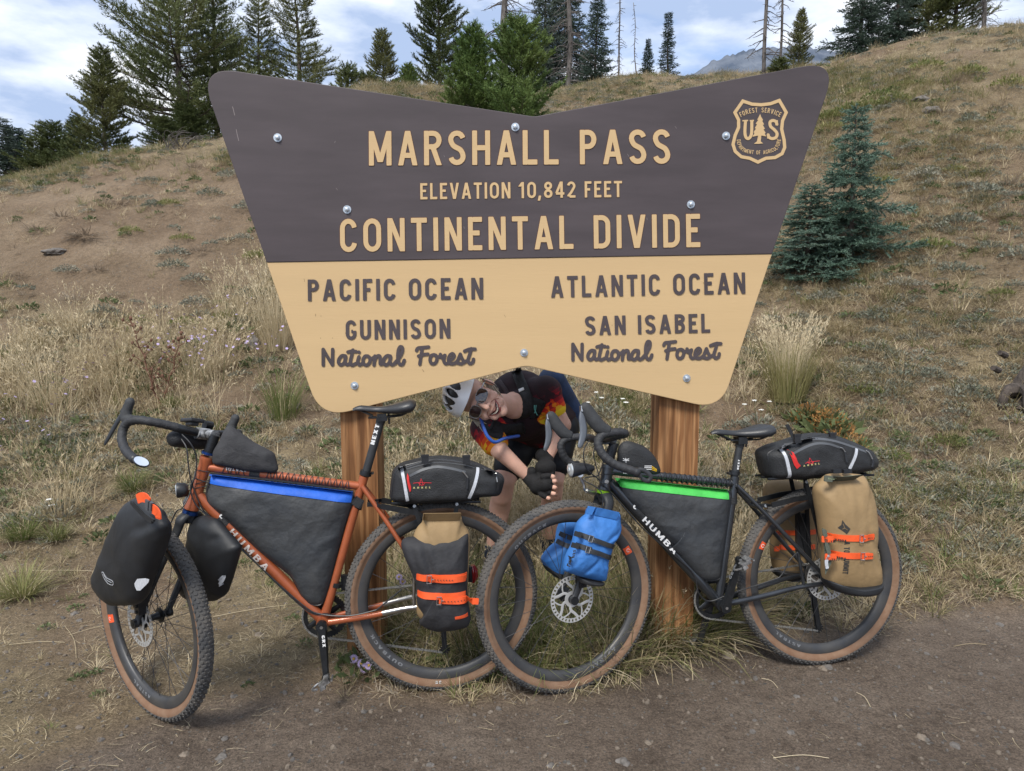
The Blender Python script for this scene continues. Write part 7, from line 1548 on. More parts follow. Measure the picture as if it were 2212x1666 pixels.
    for s in (1, -1):
        c = H(s * .0335, .093, .008); d = (fw + rt * s * .38 + up * .02).normalized(); e = up.cross(d).normalized(); u2 = d.cross(e); vs = []; n = 26; shape = []
        for i in range(n):
            a = 2 * math.pi * i / n; cx_, sz = math.cos(a), math.sin(a); shape.append((.0305 * math.copysign(abs(cx_) ** .8, cx_), .0235 * math.copysign(abs(sz) ** .75, sz) - .002 * (cx_ * s) * 0))
        mb = MB(); rings = []
        for k, sc in enumerate((1, .8, .5, .2)): rings.append([c + e * x * sc + u2 * z * sc + d * (.005 * (1 - sc * sc)) for x, z in shape])
        vs = [v for r in rings for v in r] + [c + d * .005]; fs = [(k * n + i, k * n + (i + 1) % n, (k + 1) * n + (i + 1) % n, (k + 1) * n + i) for k in range(3) for i in range(n)] + [(3 * n + i, 3 * n + (i + 1) % n, 4 * n) for i in range(n)]
        obj('lens', MB().add(vs, fs), lm, gl, sharp=0)
        mb = MB(); mb.tube([v + d * .001 for v in rings[0]], .0015, 8, closed=True); obj('rim', mb, fm, gl)
        mb = MB(); mb.tube(catmull([c + e * (.026 * (1 if e.dot(rt) * s > 0 else -1)) + up * .012, H(s * .072, .062, .016), H(s * .080, .02, .012), H(s * .078, -.02, .004)], 5), .0028, 8, flat=.6); obj('temple', mb, fm, gl)
    mb = MB(); mb.tube(catmull([H(.010, .100, .010), H(0, .104, .014), H(-.010, .100, .010)], 4), .0028, 8); obj('bridge', mb, fm, gl)
    # --- helmet: dark liner under a white shell cut by long vents
    hm = thing0('helmet', root); hcn = (0, -.014, .062); Rm = (.088, .118, .082)
    def dome(th, ph, add):   # th: 0 at the front rim .. pi at the back rim over the crown; ph: sideways -pi/2..pi/2
        x = math.sin(ph); y = math.cos(ph) * math.cos(th); z = math.cos(ph) * math.sin(th)
        return H(hcn[0] + (Rm[0] + add) * x, hcn[1] + (Rm[1] + add) * y, hcn[2] + (Rm[2] + add) * z)
    n, m_ = 40, 40; vs = [dome(math.pi * (i / n) * 1.10 - .10, -1.57 + 3.14 * j / m_, 0) for i in range(n + 1) for j in range(m_ + 1)]; fs = [(i * (m_ + 1) + j, i * (m_ + 1) + j + 1, (i + 1) * (m_ + 1) + j + 1, (i + 1) * (m_ + 1) + j) for i in range(n) for j in range(m_)]
    obj('liner', MB().add(vs, fs), M['black_plastic'], hm)
    vents = [(0, 0.30, 1.15, .10)]; 
    for s in (1, -1): vents += [(s * .36, .34, 1.25, .115), (s * .70, .42, 1.35, .11), (s * 1.02, .22, .85, .085), (s * .20, 1.4, 2.2, .10), (s * .58, 1.5, 2.3, .11), (s * 1.0, 1.1, 1.9, .1)]
    N, MM = 190, 150; keep = {}; 
    def inside(th, ph):
        for (p0, t0, t1, w) in vents:
            t = (th - t0) / (t1 - t0)
            if 0 < t < 1:
                ww = w * (math.sin(math.pi * min(1, t * 1.0)) ** .55) * (1.15 - .35 * t) ; pc = p0 * (0.86 + .2 * math.sin(math.pi * t))
                if abs(ph - pc) < ww * 1.6: return True
        return False
    vs = []; ids = {}
    def vid(i, j):
        if (i, j) not in ids:
            th = -.12 + 3.30 * i / N; ph = -1.50 + 3.0 * j / MM; ids[(i, j)] = len(vs); vs.append(dome(th, ph, .0115 + .0015 * math.cos(ph * 8)))
        return ids[(i, j)]
    fs = []
    for i in range(N):
        for j in range(MM):
            th = -.12 + 3.30 * (i + .5) / N; ph = -1.50 + 3.0 * (j + .5) / MM
            if not inside(th, ph): fs.append((vid(i, j), vid(i, j + 1), vid(i + 1, j + 1), vid(i + 1, j)))
    sh = obj('shell', MB().add(vs, fs), mat('white_shell', (.86, .87, .89), .38, coat=.3), hm, sharp=0); so = sh.modifiers.new('s', 'SOLIDIFY'); so.thickness = .010; so.offset = -1 if True else 1
    for s in (1, -1):
        mb = MB(); mb.tube(catmull([H(s * .082, .01, .03), H(s * .079, .004, -.02), H(s * .070, .004, -.045)], 5), .0045, 6, flat=.35, flatdir=rt); obj('chin_strap', mb, M['black_cloth'], hm)
    # --- hair
    rng = random.Random(3); mb = MB(); hm_ = mat('grey_blond_hair', (.34, .29, .22), .6, col2=(.55, .5, .42), scale=90)
    for s in (1, -1):
        for k in range(34):
            a = H(s * (.070 + rng.random() * .012), -.01 - rng.random() * .05, .02 - rng.random() * .03); g = Vector((0, 0, -1)); L = .05 + rng.random() * .05
            fall = -up * .5 + (g * .9 if s < 0 else g * .1) + rt * s * .25 + Vector((rng.uniform(-.3, .3), rng.uniform(-.3, .3), rng.uniform(-.3, .3))) * .6
            mb.tube(catmull([a, a + fall * L * .5 + rt * s * .004, a + fall * L + Vector((rng.uniform(-1, 1), rng.uniform(-1, 1), rng.uniform(-1, 1))) * .008], 3), [.004, .0045, .004, .0035, .003, .0022, .001][:7], 5)
    tag(obj('hair', mb, hm_, root), 'grey blond hair hanging out below the helmet'); 
    # --- jersey
    slR, slL = elR.lerp(shR, .36), elL.lerp(shL, .52)
    jp = [('c', shR, .070, slR, .062), ('c', shL, .070, slL, .058), ('e', chest, (.165, .135, .17), WA), ('c', chest, .150, belly, .160), ('c', shR, .072, chest, .13), ('c', shL, .078, chest, .14), ('c', neck + Vector((.03, .03, .0)), .066, chest, .12), ('c', belly, .16, belly + Vector((.06, .1, -.02)), .15)]
    js = fuse('jersey', jp, .006, 4, None or jersey_mat(), root); me = js.data; off = rootloc(js)
    n = len(me.vertices); co = np.empty(n * 3, np.float32); me.vertices.foreach_get('co', co); co = co.reshape(-1, 3) + np.array(off)
    def along(a, b): a, b = np.array(a), np.array(b); d = b - a; t = ((co - a) @ d) / (d @ d); q = a + np.clip(t, 0, 1)[:, None] * d; return t, np.linalg.norm(co - q, axis=1)
    tR, dR = along(shR, slR); tL, dL = along(shL, slL)
    sv = np.where(dR < .095, tR, -9); sv2 = np.where(dL < .095, tL, -9); t = np.clip(np.maximum(sv, sv2) * .50 + .33, 0, 1.2); t = np.where((sv < -5) & (sv2 < -5), .05, t)
    low = np.clip((P8(1000, 760, 3.3).z - co[:, 2]) / .10, 0, 1) * .36; t = np.maximum(t, low)
    a = me.attributes.new('sleeve', 'FLOAT', 'POINT'); a.data.foreach_set('value', t.astype(np.float32))
    js['label'] = 'dark maroon cycling jersey with red, orange and yellow triangles on the sleeves'
    jb = bmesh.new(); jb.from_mesh(me); bmesh.ops.translate(jb, verts=jb.verts, vec=off); jv = BVHTree.FromBMesh(jb); jb.free()
    cd = Vector((0, -1, .12)).normalized()
    def onj(X, Y, lift): q = P8(X, Y, 3.1); d = (EYE - q).normalized(); h = jv.ray_cast(q + d * .6, -d); return (h[0] + d * lift) if h[0] is not None else q
    # vest panels and straps
    def band(name, pts, w, m, lift=.006, par=root, th=.003):
        c = catmull([Vector((x, y, 0)) for x, y in pts], 8); L, Rr = ribbon2d([(v.x, v.y) for v in c], w); mb = MB(); vs = []; n = len(L); k = 4
        for i in range(n):
            for j in range(k + 1): q = L[i].lerp(Rr[i], j / k); vs.append(onj(q.x, q.y, lift - .003 * (2 * j / k - 1) ** 2))
        fs = [(i * (k + 1) + j, i * (k + 1) + j + 1, (i + 1) * (k + 1) + j + 1, (i + 1) * (k + 1) + j) for i in range(n - 1) for j in range(k)]
        o = obj(name, mb.add(vs, fs), m, par, sharp=0); s = o.modifiers.new('s', 'SOLIDIFY'); s.thickness = th; return o
    vest = mat('black_mesh_vest', (.012, .012, .014), .75, var=.3, scale=60, bump=.4, bscale=260)
    vt = band('hydration_vest', [(960, 190), (1000, 300), (1060, 440), (1110, 560), (1170, 680)], 110, vest, .010, th=.008); vt['label'] = 'black hydration vest strap over the left shoulder'
    band('vest_panel', [(900, 640), (1010, 600), (1130, 570), (1230, 620)], 190, vest, .009, th=.006); band('vest_panel', [(700, 760), (800, 800), (930, 810), (1050, 790)], 120, vest, .008, th=.006); band('vest_strap', [(600, 700), (650, 790), (720, 860), (820, 880)], 60, vest, .007)
    band('collar', [(780, 300), (850, 400), (905, 520), (935, 640), (950, 720)], 46, mat('maroon_collar', (.028, .014, .018), .7), .010, th=.005)
    band('logo_patch', [(985, 402), (1040, 380)], 28, M['white'], .020)
    band('cord', [(1150, 555), (1152, 600), (1180, 660)], 10, mat('mint_cord', (.2, .6, .55), .5), .022); band('cord', [(1168, 555), (1160, 610), (1150, 640)], 6, mat('mint_cord', (.2, .6, .55), .5), .024)
    mb = MB(); mb.tube(catmull([P8(590, 690, 2.97), P8(625, 800, 2.95), P8(670, 890, 2.94), P8(740, 940, 2.95), P8(830, 905, 3.0), P8(920, 885, 3.06), P8(985, 875, 3.1)], 8), .0075, 10); tag(obj('drinking_tube', mb, mat('blue_tube', (.02, .09, .4), .35, coat=.3), root), 'blue drinking tube looping under the right arm')
    # white undershirt edge
    # --- shorts
    sp = []
    for hp, k in ((hipR, kneeR), (hipL, kneeL)): sp += [('c', hp, .125, hp.lerp(k, .45), .098), ('c', hp.lerp(k, .45), .098, hp.lerp(k, .73), .078)]
    sp += [('e', hipR.lerp(hipL, .5) + Vector((0, .04, .04)), (.19, .15, .14), WA), ('c', belly, .135, hipR.lerp(hipL, .5), .15)]
    fuse('shorts', sp, .007, 4, mat('black_lycra', (.008, .009, .013), .55, var=.2, scale=20, spec=.3), root)['label'] = 'black knee length cycling shorts'
    bp = [('c', P8(1330, 300, 3.50), .07, P8(1480, 600, 3.62), .08), ('c', P8(1480, 600, 3.62), .07, P8(1500, 760, 3.66), .06)]
    fuse('backpack', bp, .007, 4, mat('navy_pack', (.012, .035, .1), .7, var=.3, scale=14), root)['label'] = 'navy blue pack on the back'
    # --- gloves and clasped fingers
    black = mat('black_glove', (.007, .007, .008), .85, var=.3, scale=60, bump=.3, bscale=200)
    k0 = P8(1290, 1390, 3.0); pR = P8(1195, 1390, 3.02)
    gp = [('c', wrR, .031, pR, .040), ('e', pR, (.044, .03, .045), WA), ('c', pR, .038, P8(1270, 1380, 2.99), .034), ('c', P8(1120, 1250, 3.05), .024, wrR, .030)]
    F = [((1240, 1300), (1310, 1290), (1345, 1300), .0115), ((1270, 1345), (1325, 1345), (1362, 1345), .0118), ((1280, 1400), (1325, 1405), (1362, 1412), .0115), ((1260, 1450), (1310, 1465), (1355, 1478), .011), ((1220, 1480), (1265, 1510), (1300, 1525), .0105)]
    for a, b, c, r in F: gp.append(('c', P8(*a, 2.985), r + .003, P8(*b, 2.975), r + .001))
    fuse('glove', gp, .0035, 5, black, root)['label'] = 'black fingerless glove on the right hand'
    gp = [('c', wrL, .033, P8(1265, 1215, 3.06), .040), ('e', P8(1265, 1200, 3.05), (.048, .035, .036), WA), ('c', P8(1230, 1080, 3.10), .032, wrL, .033)]
    for X, Y in ((1200, 1290), (1240, 1300), (1290, 1290), (1330, 1270)): gp.append(('c', P8(X + 10, Y - 60, 3.05), .016, P8(X, Y, 3.035), .014))
    fuse('glove', gp, .004, 8, black, root)['label'] = 'black fingerless glove on the left hand'
    fp = []
    for a, b, c, r in F: fp += [('c', P8(*b, 2.975), r * .9, P8(*c, 2.972), r * .86), ('c', P8(*c, 2.972), r * .86, P8(c[0] + 14, c[1] + 12, 2.985), r * .74)]
    for X, Y in ((1310, 1330), (1345, 1345)): fp.append(('c', P8(X, Y, 3.02), .0105, P8(X + 10, Y + 90, 2.995), .0098))
    fuse('finger', fp, .0028, 2, M['skin'], root)['label'] = 'bare fingertips of the clasped hands'
    # --- socks and shoes
    for a, g, dx in ((ankR, gR, -.01), (ankL, gL, -.02)):
        k = kneeR if a is ankR else kneeL; fuse('sock', [('c', a, .036, a.lerp(k, .30), .046)], .006, 2, mat('navy_sock', (.012, .02, .04), .8), root)
        toe = a + Vector((dx, -.17, 0)); toe.z = g + .035; heel = a + Vector((0, .05, 0)); heel.z = g + .04; b = a.copy(); b.z = g + .07
        fuse('shoe', [('c', heel, .036, toe, .036), ('c', b, .042, toe + Vector((0, .03, .01)), .034), ('e', toe, (.045, .05, .03), WA)], .005, 3, mat('grey_shoe', (.11, .12, .11), .6, col2=(.2, .21, .19), scale=30), root)
def thing0(name, par):
    o = bpy.data.objects.new(name, None); COL.objects.link(o); o.parent = par; o.empty_display_size = .05; return o
def jersey_mat():
    m = bpy.data.materials.new('jersey_cloth'); m.use_nodes = True; nt = m.node_tree; N = nt.nodes; L = nt.links; b = N['Principled BSDF']; b.inputs['Roughness'].default_value = .7; b.inputs['Specular IOR Level'].default_value = .25
    at = N.new('ShaderNodeAttribute'); at.attribute_name = 'sleeve'; tc = N.new('ShaderNodeTexCoord'); mp = N.new('ShaderNodeMapping'); mp.inputs['Rotation'].default_value = (.4, .5, .6); L.new(tc.outputs['Object'], mp.inputs[0])
    vo = N.new('ShaderNodeTexVoronoi'); vo.distance = 'MANHATTAN'; vo.inputs['Scale'].default_value = 26; L.new(mp.outputs[0], vo.inputs['Vector']); sc = N.new('ShaderNodeSeparateColor'); L.new(vo.outputs['Color'], sc.inputs[0])
    ma = N.new('ShaderNodeMath'); ma.operation = 'MULTIPLY_ADD'; ma.inputs[1].default_value = .36; L.new(sc.outputs[0], ma.inputs[0])
    m0 = N.new('ShaderNodeMath'); m0.operation = 'ADD'; m0.inputs[1].default_value = -.13; sn = N.new('ShaderNodeMath'); sn.operation = 'SNAP'; sn.inputs[1].default_value = .11; L.new(at.outputs['Fac'], sn.inputs[0]); L.new(sn.outputs[0], m0.inputs[0]); L.new(m0.outputs[0], ma.inputs[2])
    r = N.new('ShaderNodeValToRGB'); r.color_ramp.interpolation = 'LINEAR'; e = r.color_ramp.elements; e[0].position = 0; e[0].color = (.022, .012, .016, 1); e[1].position = 1; e[1].color = (.85, .6, .03, 1)
    for p, c in ((.38, (.035, .014, .02)), (.5, (.13, .012, .025)), (.66, (.5, .012, .02)), (.80, (.75, .08, .01)), (.90, (.8, .3, .02))): k = e.new(p); k.color = (*c, 1)
    L.new(ma.outputs[0], r.inputs[0]); L.new(r.outputs[0], b.inputs['Base Color']); return m
make_person()
# ================================================================= trees
M['bark'] = mat('bark', (0.06, 0.047, 0.039), 0.95, col2=(0.13, 0.105, 0.09), scale=7, bump=.6, bscale=20, stretch=(3, 3, .7))
M['dead_bark'] = mat('dead_bark', (0.06, 0.052, 0.047), 0.95, col2=(0.15, 0.135, 0.125), scale=6, stretch=(3, 3, .6))
M['pine'] = leafmat('pine_needle', [(0.028, 0.042, 0.017), (0.062, 0.085, 0.031), (0.11, 0.135, 0.05), (0.17, 0.175, 0.07)], .6, transl=.12, hscale=.10)
M['young_pine'] = leafmat('young_pine_needle', [(0.032, 0.062, 0.018), (0.075, 0.13, 0.034), (0.125, 0.185, 0.052), (0.19, 0.24, 0.075)], .6, transl=.15, hscale=.10)
M['spruce'] = leafmat('spruce_needle', [(0.016, 0.033, 0.023), (0.037, 0.064, 0.046), (0.066, 0.098, 0.074), (0.11, 0.14, 0.11)], .6, transl=.1, hscale=.10)
M['blue_spruce'] = leafmat('blue_spruce_needle', [(0.045, 0.085, 0.06), (0.10, 0.165, 0.12), (0.17, 0.25, 0.195), (0.26, 0.35, 0.285)], .6, transl=.1, hscale=.2)
def needles(rng, P, D, L, per, nl, nw, fwd=.55):
    """shoots at P along D of length L, each clothed with thin needles"""
    n = len(P); k = per; t = rng.rand(n, k); a = rng.rand(n, k) * 2 * np.pi
    ref = np.where(np.abs(D[:, 2:3]) < .9, [[0, 0, 1.]], [[1., 0, 0]]); e1 = np.cross(D, ref); e1 /= np.linalg.norm(e1, axis=1)[:, None]; e2 = np.cross(D, e1)
    rad = e1[:, None] * np.cos(a)[..., None] + e2[:, None] * np.sin(a)[..., None]; b = P[:, None] + D[:, None] * (t * L[:, None])[..., None]
    d = rad * (1 - fwd) + D[:, None] * fwd; d /= np.linalg.norm(d, axis=2)[..., None]; l = nl * (.7 + .6 * rng.rand(n, k))[..., None]; w = np.cross(d, rng.randn(n, k, 3)); w /= np.linalg.norm(w, axis=2)[..., None]
    V = np.stack([b - w * nw / 2, b + w * nw / 2, b + d * l], 2).reshape(-1, 3); return V, np.arange(len(V)).reshape(-1, 3)
def conifer(seed, H, R, kind, m, bare=.04, shoots=9, per=12, nl=.05, nw=.008, open_=.3, droop=.0, step=.16, irr=.3, sl=.11):
    """crown and trunk of one conifer of height H and lower crown radius R; returns (trunk mesh, crown mesh)"""
    rng = np.random.RandomState(seed); P, D, L = [], [], []; mb = MB(); lean = rng.randn(2) * .02
    tr = lambda z: np.array([lean[0] * z + .03 * math.sin(z * 1.3 + seed), lean[1] * z, z])
    nz = 14; mb.tube([tuple(tr(H * i / nz)) for i in range(nz + 1)], [max(.008, (.012 + .014 * H) * (1 - i / nz) ** .8) for i in range(nz + 1)], 9)
    z = H * bare; wob = rng.rand(40) * 2
    while z < H * .985:
        f = (z / H - bare) / (1 - bare)
        if kind == 'spruce': prof = (1 - f) ** .9 * (1 - .25 * math.exp(-f * 18))
        elif kind == 'wide': prof = (1 - f) ** .45 * (.62 + .5 * math.sin(min(1, f * 1.5 + .2) * math.pi) ** 1)
        else: prof = (1 - f) ** .62 * (1 - .35 * math.exp(-f * 9))
        nb = rng.randint(4, 7) if kind != 'spruce' else rng.randint(5, 8); a0 = rng.rand() * 6.28
        for k in range(nb):
            a = a0 + 6.283 * k / nb + rng.randn() * .25; ln = R * prof * (1 + irr * rng.randn() * .8) * (1 if rng.rand() > open_ * .4 else .55); ln = max(ln, .05 * H * .3 + .04)
            if kind == 'spruce': el0, el1 = -.10 - .35 * (1 - f) * (droop + .4), .25
            elif kind == 'wide': el0, el1 = .05 + .5 * f, .55
            else: el0, el1 = .10 + .7 * f, .7
            h = np.array([math.cos(a), math.sin(a), 0]); p = tr(z); pts = [p]; ns = max(3, int(ln / .09)); bend = rng.randn() * .25
            for i in range(ns):
                t = i / ns; el = el0 + (el1 - el0) * t ** 1.6; hh = np.array([math.cos(a + bend * t), math.sin(a + bend * t), 0]); p = p + (hh * math.cos(el) + np.array([0, 0, math.sin(el)])) * (ln / ns); pts.append(p)
            pts = np.array(pts)
            if ln > .12: mb.tube([tuple(q) for q in pts[::max(1, ns // 4)]], [max(.003, .012 * ln * (1 - i / 6)) for i in range(len(pts[::max(1, ns // 4)]))], 4, caps=False)
            # side shoots
            m0 = max(2, int(shoots * ln / R * 2.2)); 
            for j in range(m0):
                t = .22 + .78 * (j + rng.rand()) / m0 if kind != 'spruce' else .12 + .88 * (j + rng.rand()) / m0; i = min(int(t * ns), ns - 1); q = pts[i] + (pts[i + 1] - pts[i]) * (t * ns - i); dr = pts[i + 1] - pts[i]; dr /= np.linalg.norm(dr)
                s = np.cross(dr, [0, 0, 1]); s /= np.linalg.norm(s) + 1e-9; sd = 1 if rng.rand() < .5 else -1; tl = ln * (.30 if kind != 'spruce' else .34) * (1.1 - t * .75) * (.5 + rng.rand())
                upb = (.1 + .7 * rng.rand()) if kind != 'spruce' else (.08 + .45 * rng.randn()); d = dr * .62 + s * sd * .75 + np.array([0, 0, upb * .6]); d /= np.linalg.norm(d)
                ns2 = max(1, int(tl / sl)); r = q
                for w in range(ns2 + 1):
                    P.append(r); D.append(d); L.append(sl * (.8 + .5 * rng.rand())); r = r + d * sl * .85; d = d + np.array([0, 0, .12 if kind != 'spruce' else -.02]) + rng.randn(3) * .12; d /= np.linalg.norm(d)
            d = pts[-1] - pts[-2]; P.append(pts[-1]); D.append(d / np.linalg.norm(d)); L.append(sl)
        z += step * (1.25 - .55 * f) * (.7 + .6 * rng.rand())
    for i in range(5): P.append(tr(H * (.93 + .014 * i))); D.append(np.array([0, 0, 1.]) + rng.randn(3) * .1); L.append(sl)
    P, D, L = np.array(P), np.array(D), np.array(L); D /= np.linalg.norm(D, axis=1)[:, None]
    V, T = needles(rng, P, D, L, per, nl, nw)
    trunk = newmesh('trunk', mb.v, mb.f, mb.m, [M['bark']]); crown = npmesh('crown', V, T, [m]); print('conifer', seed, len(P), len(T))
    return trunk, crown
def snag(seed, H, r0, nb, Lb, curl=1.0, taper=.5):
    rng = random.Random(seed); mb = MB(); pts = [Vector((.05 * math.sin(i * .9 + seed), .03 * math.cos(i), H * i / 12)) for i in range(13)]; mb.tube(pts, [max(.02, r0 * (1 - taper * i / 12)) for i in range(13)], 9); b = MB()
    for k in range(nb):
        z = H * (.12 + .85 * (k + rng.random()) / nb); a = rng.random() * 6.28; L = Lb * (1 - .55 * z / H) * (.4 + .8 * rng.random()); p = Vector((0, 0, z)); d = Vector((math.cos(a), math.sin(a), rng.uniform(-.3, .25))); q = [p]; n = 7
        for i in range(n): p = p + d.normalized() * L / n; d += Vector((rng.uniform(-.3, .3), rng.uniform(-.3, .3), -.22 * curl + .5 * curl * i / n + rng.uniform(-.2, .2))); q.append(p)
        b.tube(q, [.016 * (1 - i / (n + 1)) + .003 for i in range(n + 1)], 4, caps=False)
        for t in range(rng.randint(3, 8)):
            i = rng.randint(1, n - 1); e = Vector((rng.uniform(-1, 1), rng.uniform(-1, 1), rng.uniform(-.7, .6))); l = L * rng.uniform(.12, .4); b.tube([q[i], q[i] + e * l * .5, q[i] + e * l * .9 + Vector((0, 0, -.15 * l))], [.007, .005, .002], 3, caps=False)
    return newmesh('trunk', mb.v, mb.f, mb.m, [M['dead_bark']]), newmesh('dead_branches', b.v, b.f, b.m, [M['dead_bark']], flip_check=False)
def plant_tree(kind, meshes, px, top, dist, label, cat='tree', group='trees on the ridge', H0=None, rz=0., wide=1., tilt=(0, 0), base=None, sink=.1, low='crown'):
    """stand a tree on the ground at column px, dist metres out; top is the picture height of its tip"""
    if base is not None: g = ground(base)
    else:
        d = ray((px, 300)); h = math.hypot(d.x, d.y); x, y = d.x / h * dist, d.y / h * dist; g = Vector((x, y, hz(x, y)))
    d = ray((px, top)); h = math.hypot(d.x, d.y); tipz = CAM_H + math.hypot(g.x, g.y) * d.z / h; Ht = tipz - g.z + sink; s = Ht / H0
    o = thing(kind, label, cat, (g.x, g.y, g.z - sink), group); o.rotation_euler = (tilt[0], tilt[1], rz); o.scale = (s * wide, s * wide, s)
    for me, nm in zip(meshes, ('trunk', low)):
        c = bpy.data.objects.new(nm, me); COL.objects.link(c); c.parent = o
    return o
def make_trees():
    A = conifer(1, 5.0, 1.15, 'pine', M['pine'], step=.15, shoots=17, per=13, sl=.12, nl=.062, nw=.017)
    B = conifer(2, 6.0, 1.85, 'wide', M['pine'], step=.17, shoots=23, per=10, irr=.25, sl=.14, nl=.07, nw=.016, bare=.17)
    B2 = conifer(12, 6.5, 1.5, 'wide', M['pine'], step=.21, shoots=19, per=10, irr=.3, sl=.14, nl=.07, nw=.017, bare=.05)
    C = conifer(3, 5.0, 1.05, 'spruce', M['spruce'], step=.13, shoots=15, per=12, sl=.10, nl=.052, nw=.017, droop=.4)
    C2 = conifer(4, 5.0, .62, 'spruce', M['spruce'], step=.16, shoots=11, per=12, sl=.09, nl=.05, nw=.016, droop=.5, open_=.6)
    D = conifer(5, 2.6, .85, 'pine', M['young_pine'], step=.085, shoots=17, per=13, sl=.09, nl=.055, nw=.013, bare=.02)
    D2 = conifer(15, 2.6, 1.0, 'pine', M['young_pine'], step=.085, shoots=17, per=12, sl=.09, nl=.055, nw=.013, bare=.02, irr=.45)
    E = conifer(6, 1.7, .62, 'spruce', M['blue_spruce'], step=.098, shoots=24, per=24, sl=.055, nl=.022, nw=.0068, droop=.6, bare=.03, open_=.6, irr=.38)
    G = conifer(7, 1.0, .25, 'pine', M['pine'], step=.10, shoots=8, per=14, sl=.10, nl=.05, nw=.012)
    S1 = snag(1, 6, .13, 110, 1.5); S2 = snag(2, 6, .055, 60, .7); S3 = snag(3, 6, .05, 34, .5, 1.4, .9)
    T = plant_tree
    # far left, beyond the bank
    for i, (px, top, d, w, me, lb, rz) in enumerate(((-22, 250, 24, 1.8, C, 'dark spruce cut by the left edge of the view', 0), (30, 268, 25, 1.7, C, 'second dark spruce from the left edge beyond the bank', 2), (66, 284, 26, 1.7, C, 'short dark spruce third from the left edge', 4), (128, 300, 30, .8, C2, 'thin far spruce behind the pointed fir at the left', 1), (100, 300, 27, 1.2, A, 'low dark pine among the far left spruces', 2), (160, 250, 20, 1.35, A, 'small pointed dark pine left of the tall slim pine', 1.0))):
        T('conifer', me, px, top, d, lb, H0=5.0, rz=rz, wide=w)
    for px, top, rz in ((78, 262, 0), (88, 258, 1), (100, 268, 2), (120, 275, 3), (140, 285, 4)): T('dead_tree', S3, px, top, 30, 'thin bare far snag beyond the left bank', 'dead tree', 'far thin snags at the left', 6, rz=rz, low='dead_branches', wide=.8)
    T('conifer', A, 222, 104, 14.2, 'tall slim pine standing alone left of the broad pine', H0=5.0, rz=.6, wide=1.15)
    T('pine_tree', B, 398, -190, 15.0, 'broad many branched pine, the largest tree, left of the sign', H0=6.0, rz=.4, wide=1.0)
    T('pine_tree', A, 108, 262, 23, 'wide low pine between the far left spruces and the small pointed pine', H0=5, rz=2.2, wide=1.9)
    T('pine_tree', A, 345, 250, 13.6, 'low bushy pine at the foot of the broad pine, left side', H0=5, rz=1.4, wide=2.2); T('pine_tree', A, 410, 225, 13.9, 'second low bushy pine under the broad pine', H0=5, rz=2.9, wide=2.2)
    T('pine_tree', B2, 470, -150, 16.0, 'pine directly behind the upper left sign corner', H0=6.5, rz=2.4, wide=.9)
    T('pine_tree', B2, 565, 0, 16.5, 'pine with its tip at the top edge between two tall pines', H0=6.5, rz=.2, wide=1.15)
    T('pine_tree', B2, 655, -70, 16.5, 'tall open pine rightmost of the left group', H0=6.5, rz=4.0, wide=1.25)
    T('seedling_pine', G, 748, 147, 14.5, 'tiny pine seedling on the skyline above the sign', H0=1.0, rz=0)
    # middle
    T('pine_tree', A, 831, 62, 15.5, 'small dense pine on the skyline, right of the seedling', H0=5.0, rz=2.2, wide=1.15)
    T('shrub_pine', D, 884, 140, 15.2, 'short young pine between the small dense pine and the tall one', H0=2.6, rz=1.2, wide=1.2)
    T('shrub_pine', G, 800, 160, 15.0, 'small pine at the left foot of the dense skyline pine', H0=1.0, rz=2, wide=1.3)
    T('pine_tree', A, 952, -95, 16, 'tall green pine left of the dead trunk', H0=5.0, rz=5.0, wide=.98)
    T('young_pine', D, 1020, 60, 9.6, 'left of the two bushy young pines behind the sign notch', H0=2.6, rz=.9, wide=1.0, base=None)
    T('young_pine', D2, 1115, 48, 9.2, 'taller of the two bushy young pines behind the sign notch', H0=2.6, rz=2.9, wide=.95)
    T('dead_tree', S1, 1090, -200, 15.5, 'thick dead trunk with curling grey branches behind the young pines', 'dead tree', 'dead trees on the ridge', 6, rz=.3, low='dead_branches')
    T('spruce_tree', C, 1175, -140, 17.5, 'dark spruce behind the right young pine', H0=5, rz=1.1, wide=.85); T('spruce_tree', C, 1228, -190, 18.5, 'dark spruce behind the grey dead trunk', H0=5, rz=3.3, wide=.75); T('spruce_tree', C, 1282, -40, 17, 'dark spruce at the right end of the middle group', H0=5, rz=5.1, wide=.82)
    T('dead_tree', S1, 1228, -160, 15.2, 'pale dead trunk full of twigs in front of the dark spruces', 'dead tree', 'dead trees on the ridge', 6, rz=3.0, wide=.8, low='dead_branches')
    T('dead_tree', S2, 1334, -40, 15, 'straight bare snag standing alone', 'dead tree', 'dead trees on the ridge', 6, rz=1, low='dead_branches')
    T('dead_tree', S3, 1372, 0, 15.3, 'leaning bare snag right of the straight snag', 'dead tree', 'dead trees on the ridge', 6, rz=2, tilt=(0, .07), low='dead_branches')
    T('spruce_tree', C, 1393, 82, 15.8, 'short spruce right of the leaning snag', H0=5, rz=.4, wide=1.0); T('spruce_tree', C2, 1439, 28, 15.5, 'slender pointed spruce on the skyline', H0=5, rz=2.0, wide=1.25)
    # right
    T('dead_tree', S2, 1644, -260, 12.6, 'left of two bare trunks above the shield corner of the sign', 'dead tree', 'dead trees on the ridge', 6, rz=.5, wide=1.15, low='dead_branches'); T('dead_tree', S2, 1678, -200, 13.2, 'right of two bare trunks above the shield corner of the sign', 'dead tree', 'dead trees on the ridge', 6, rz=3.5, wide=.95, low='dead_branches')
    T('pine_tree', A, 1716, 22, 13.4, 'small dark pine right of the two bare trunks', H0=5, rz=.4, wide=1.05); T('seedling_spruce', G, 1672, 128, 12.4, 'tiny pale spruce below the bare trunks', H0=1.0, rz=0, wide=1.6)
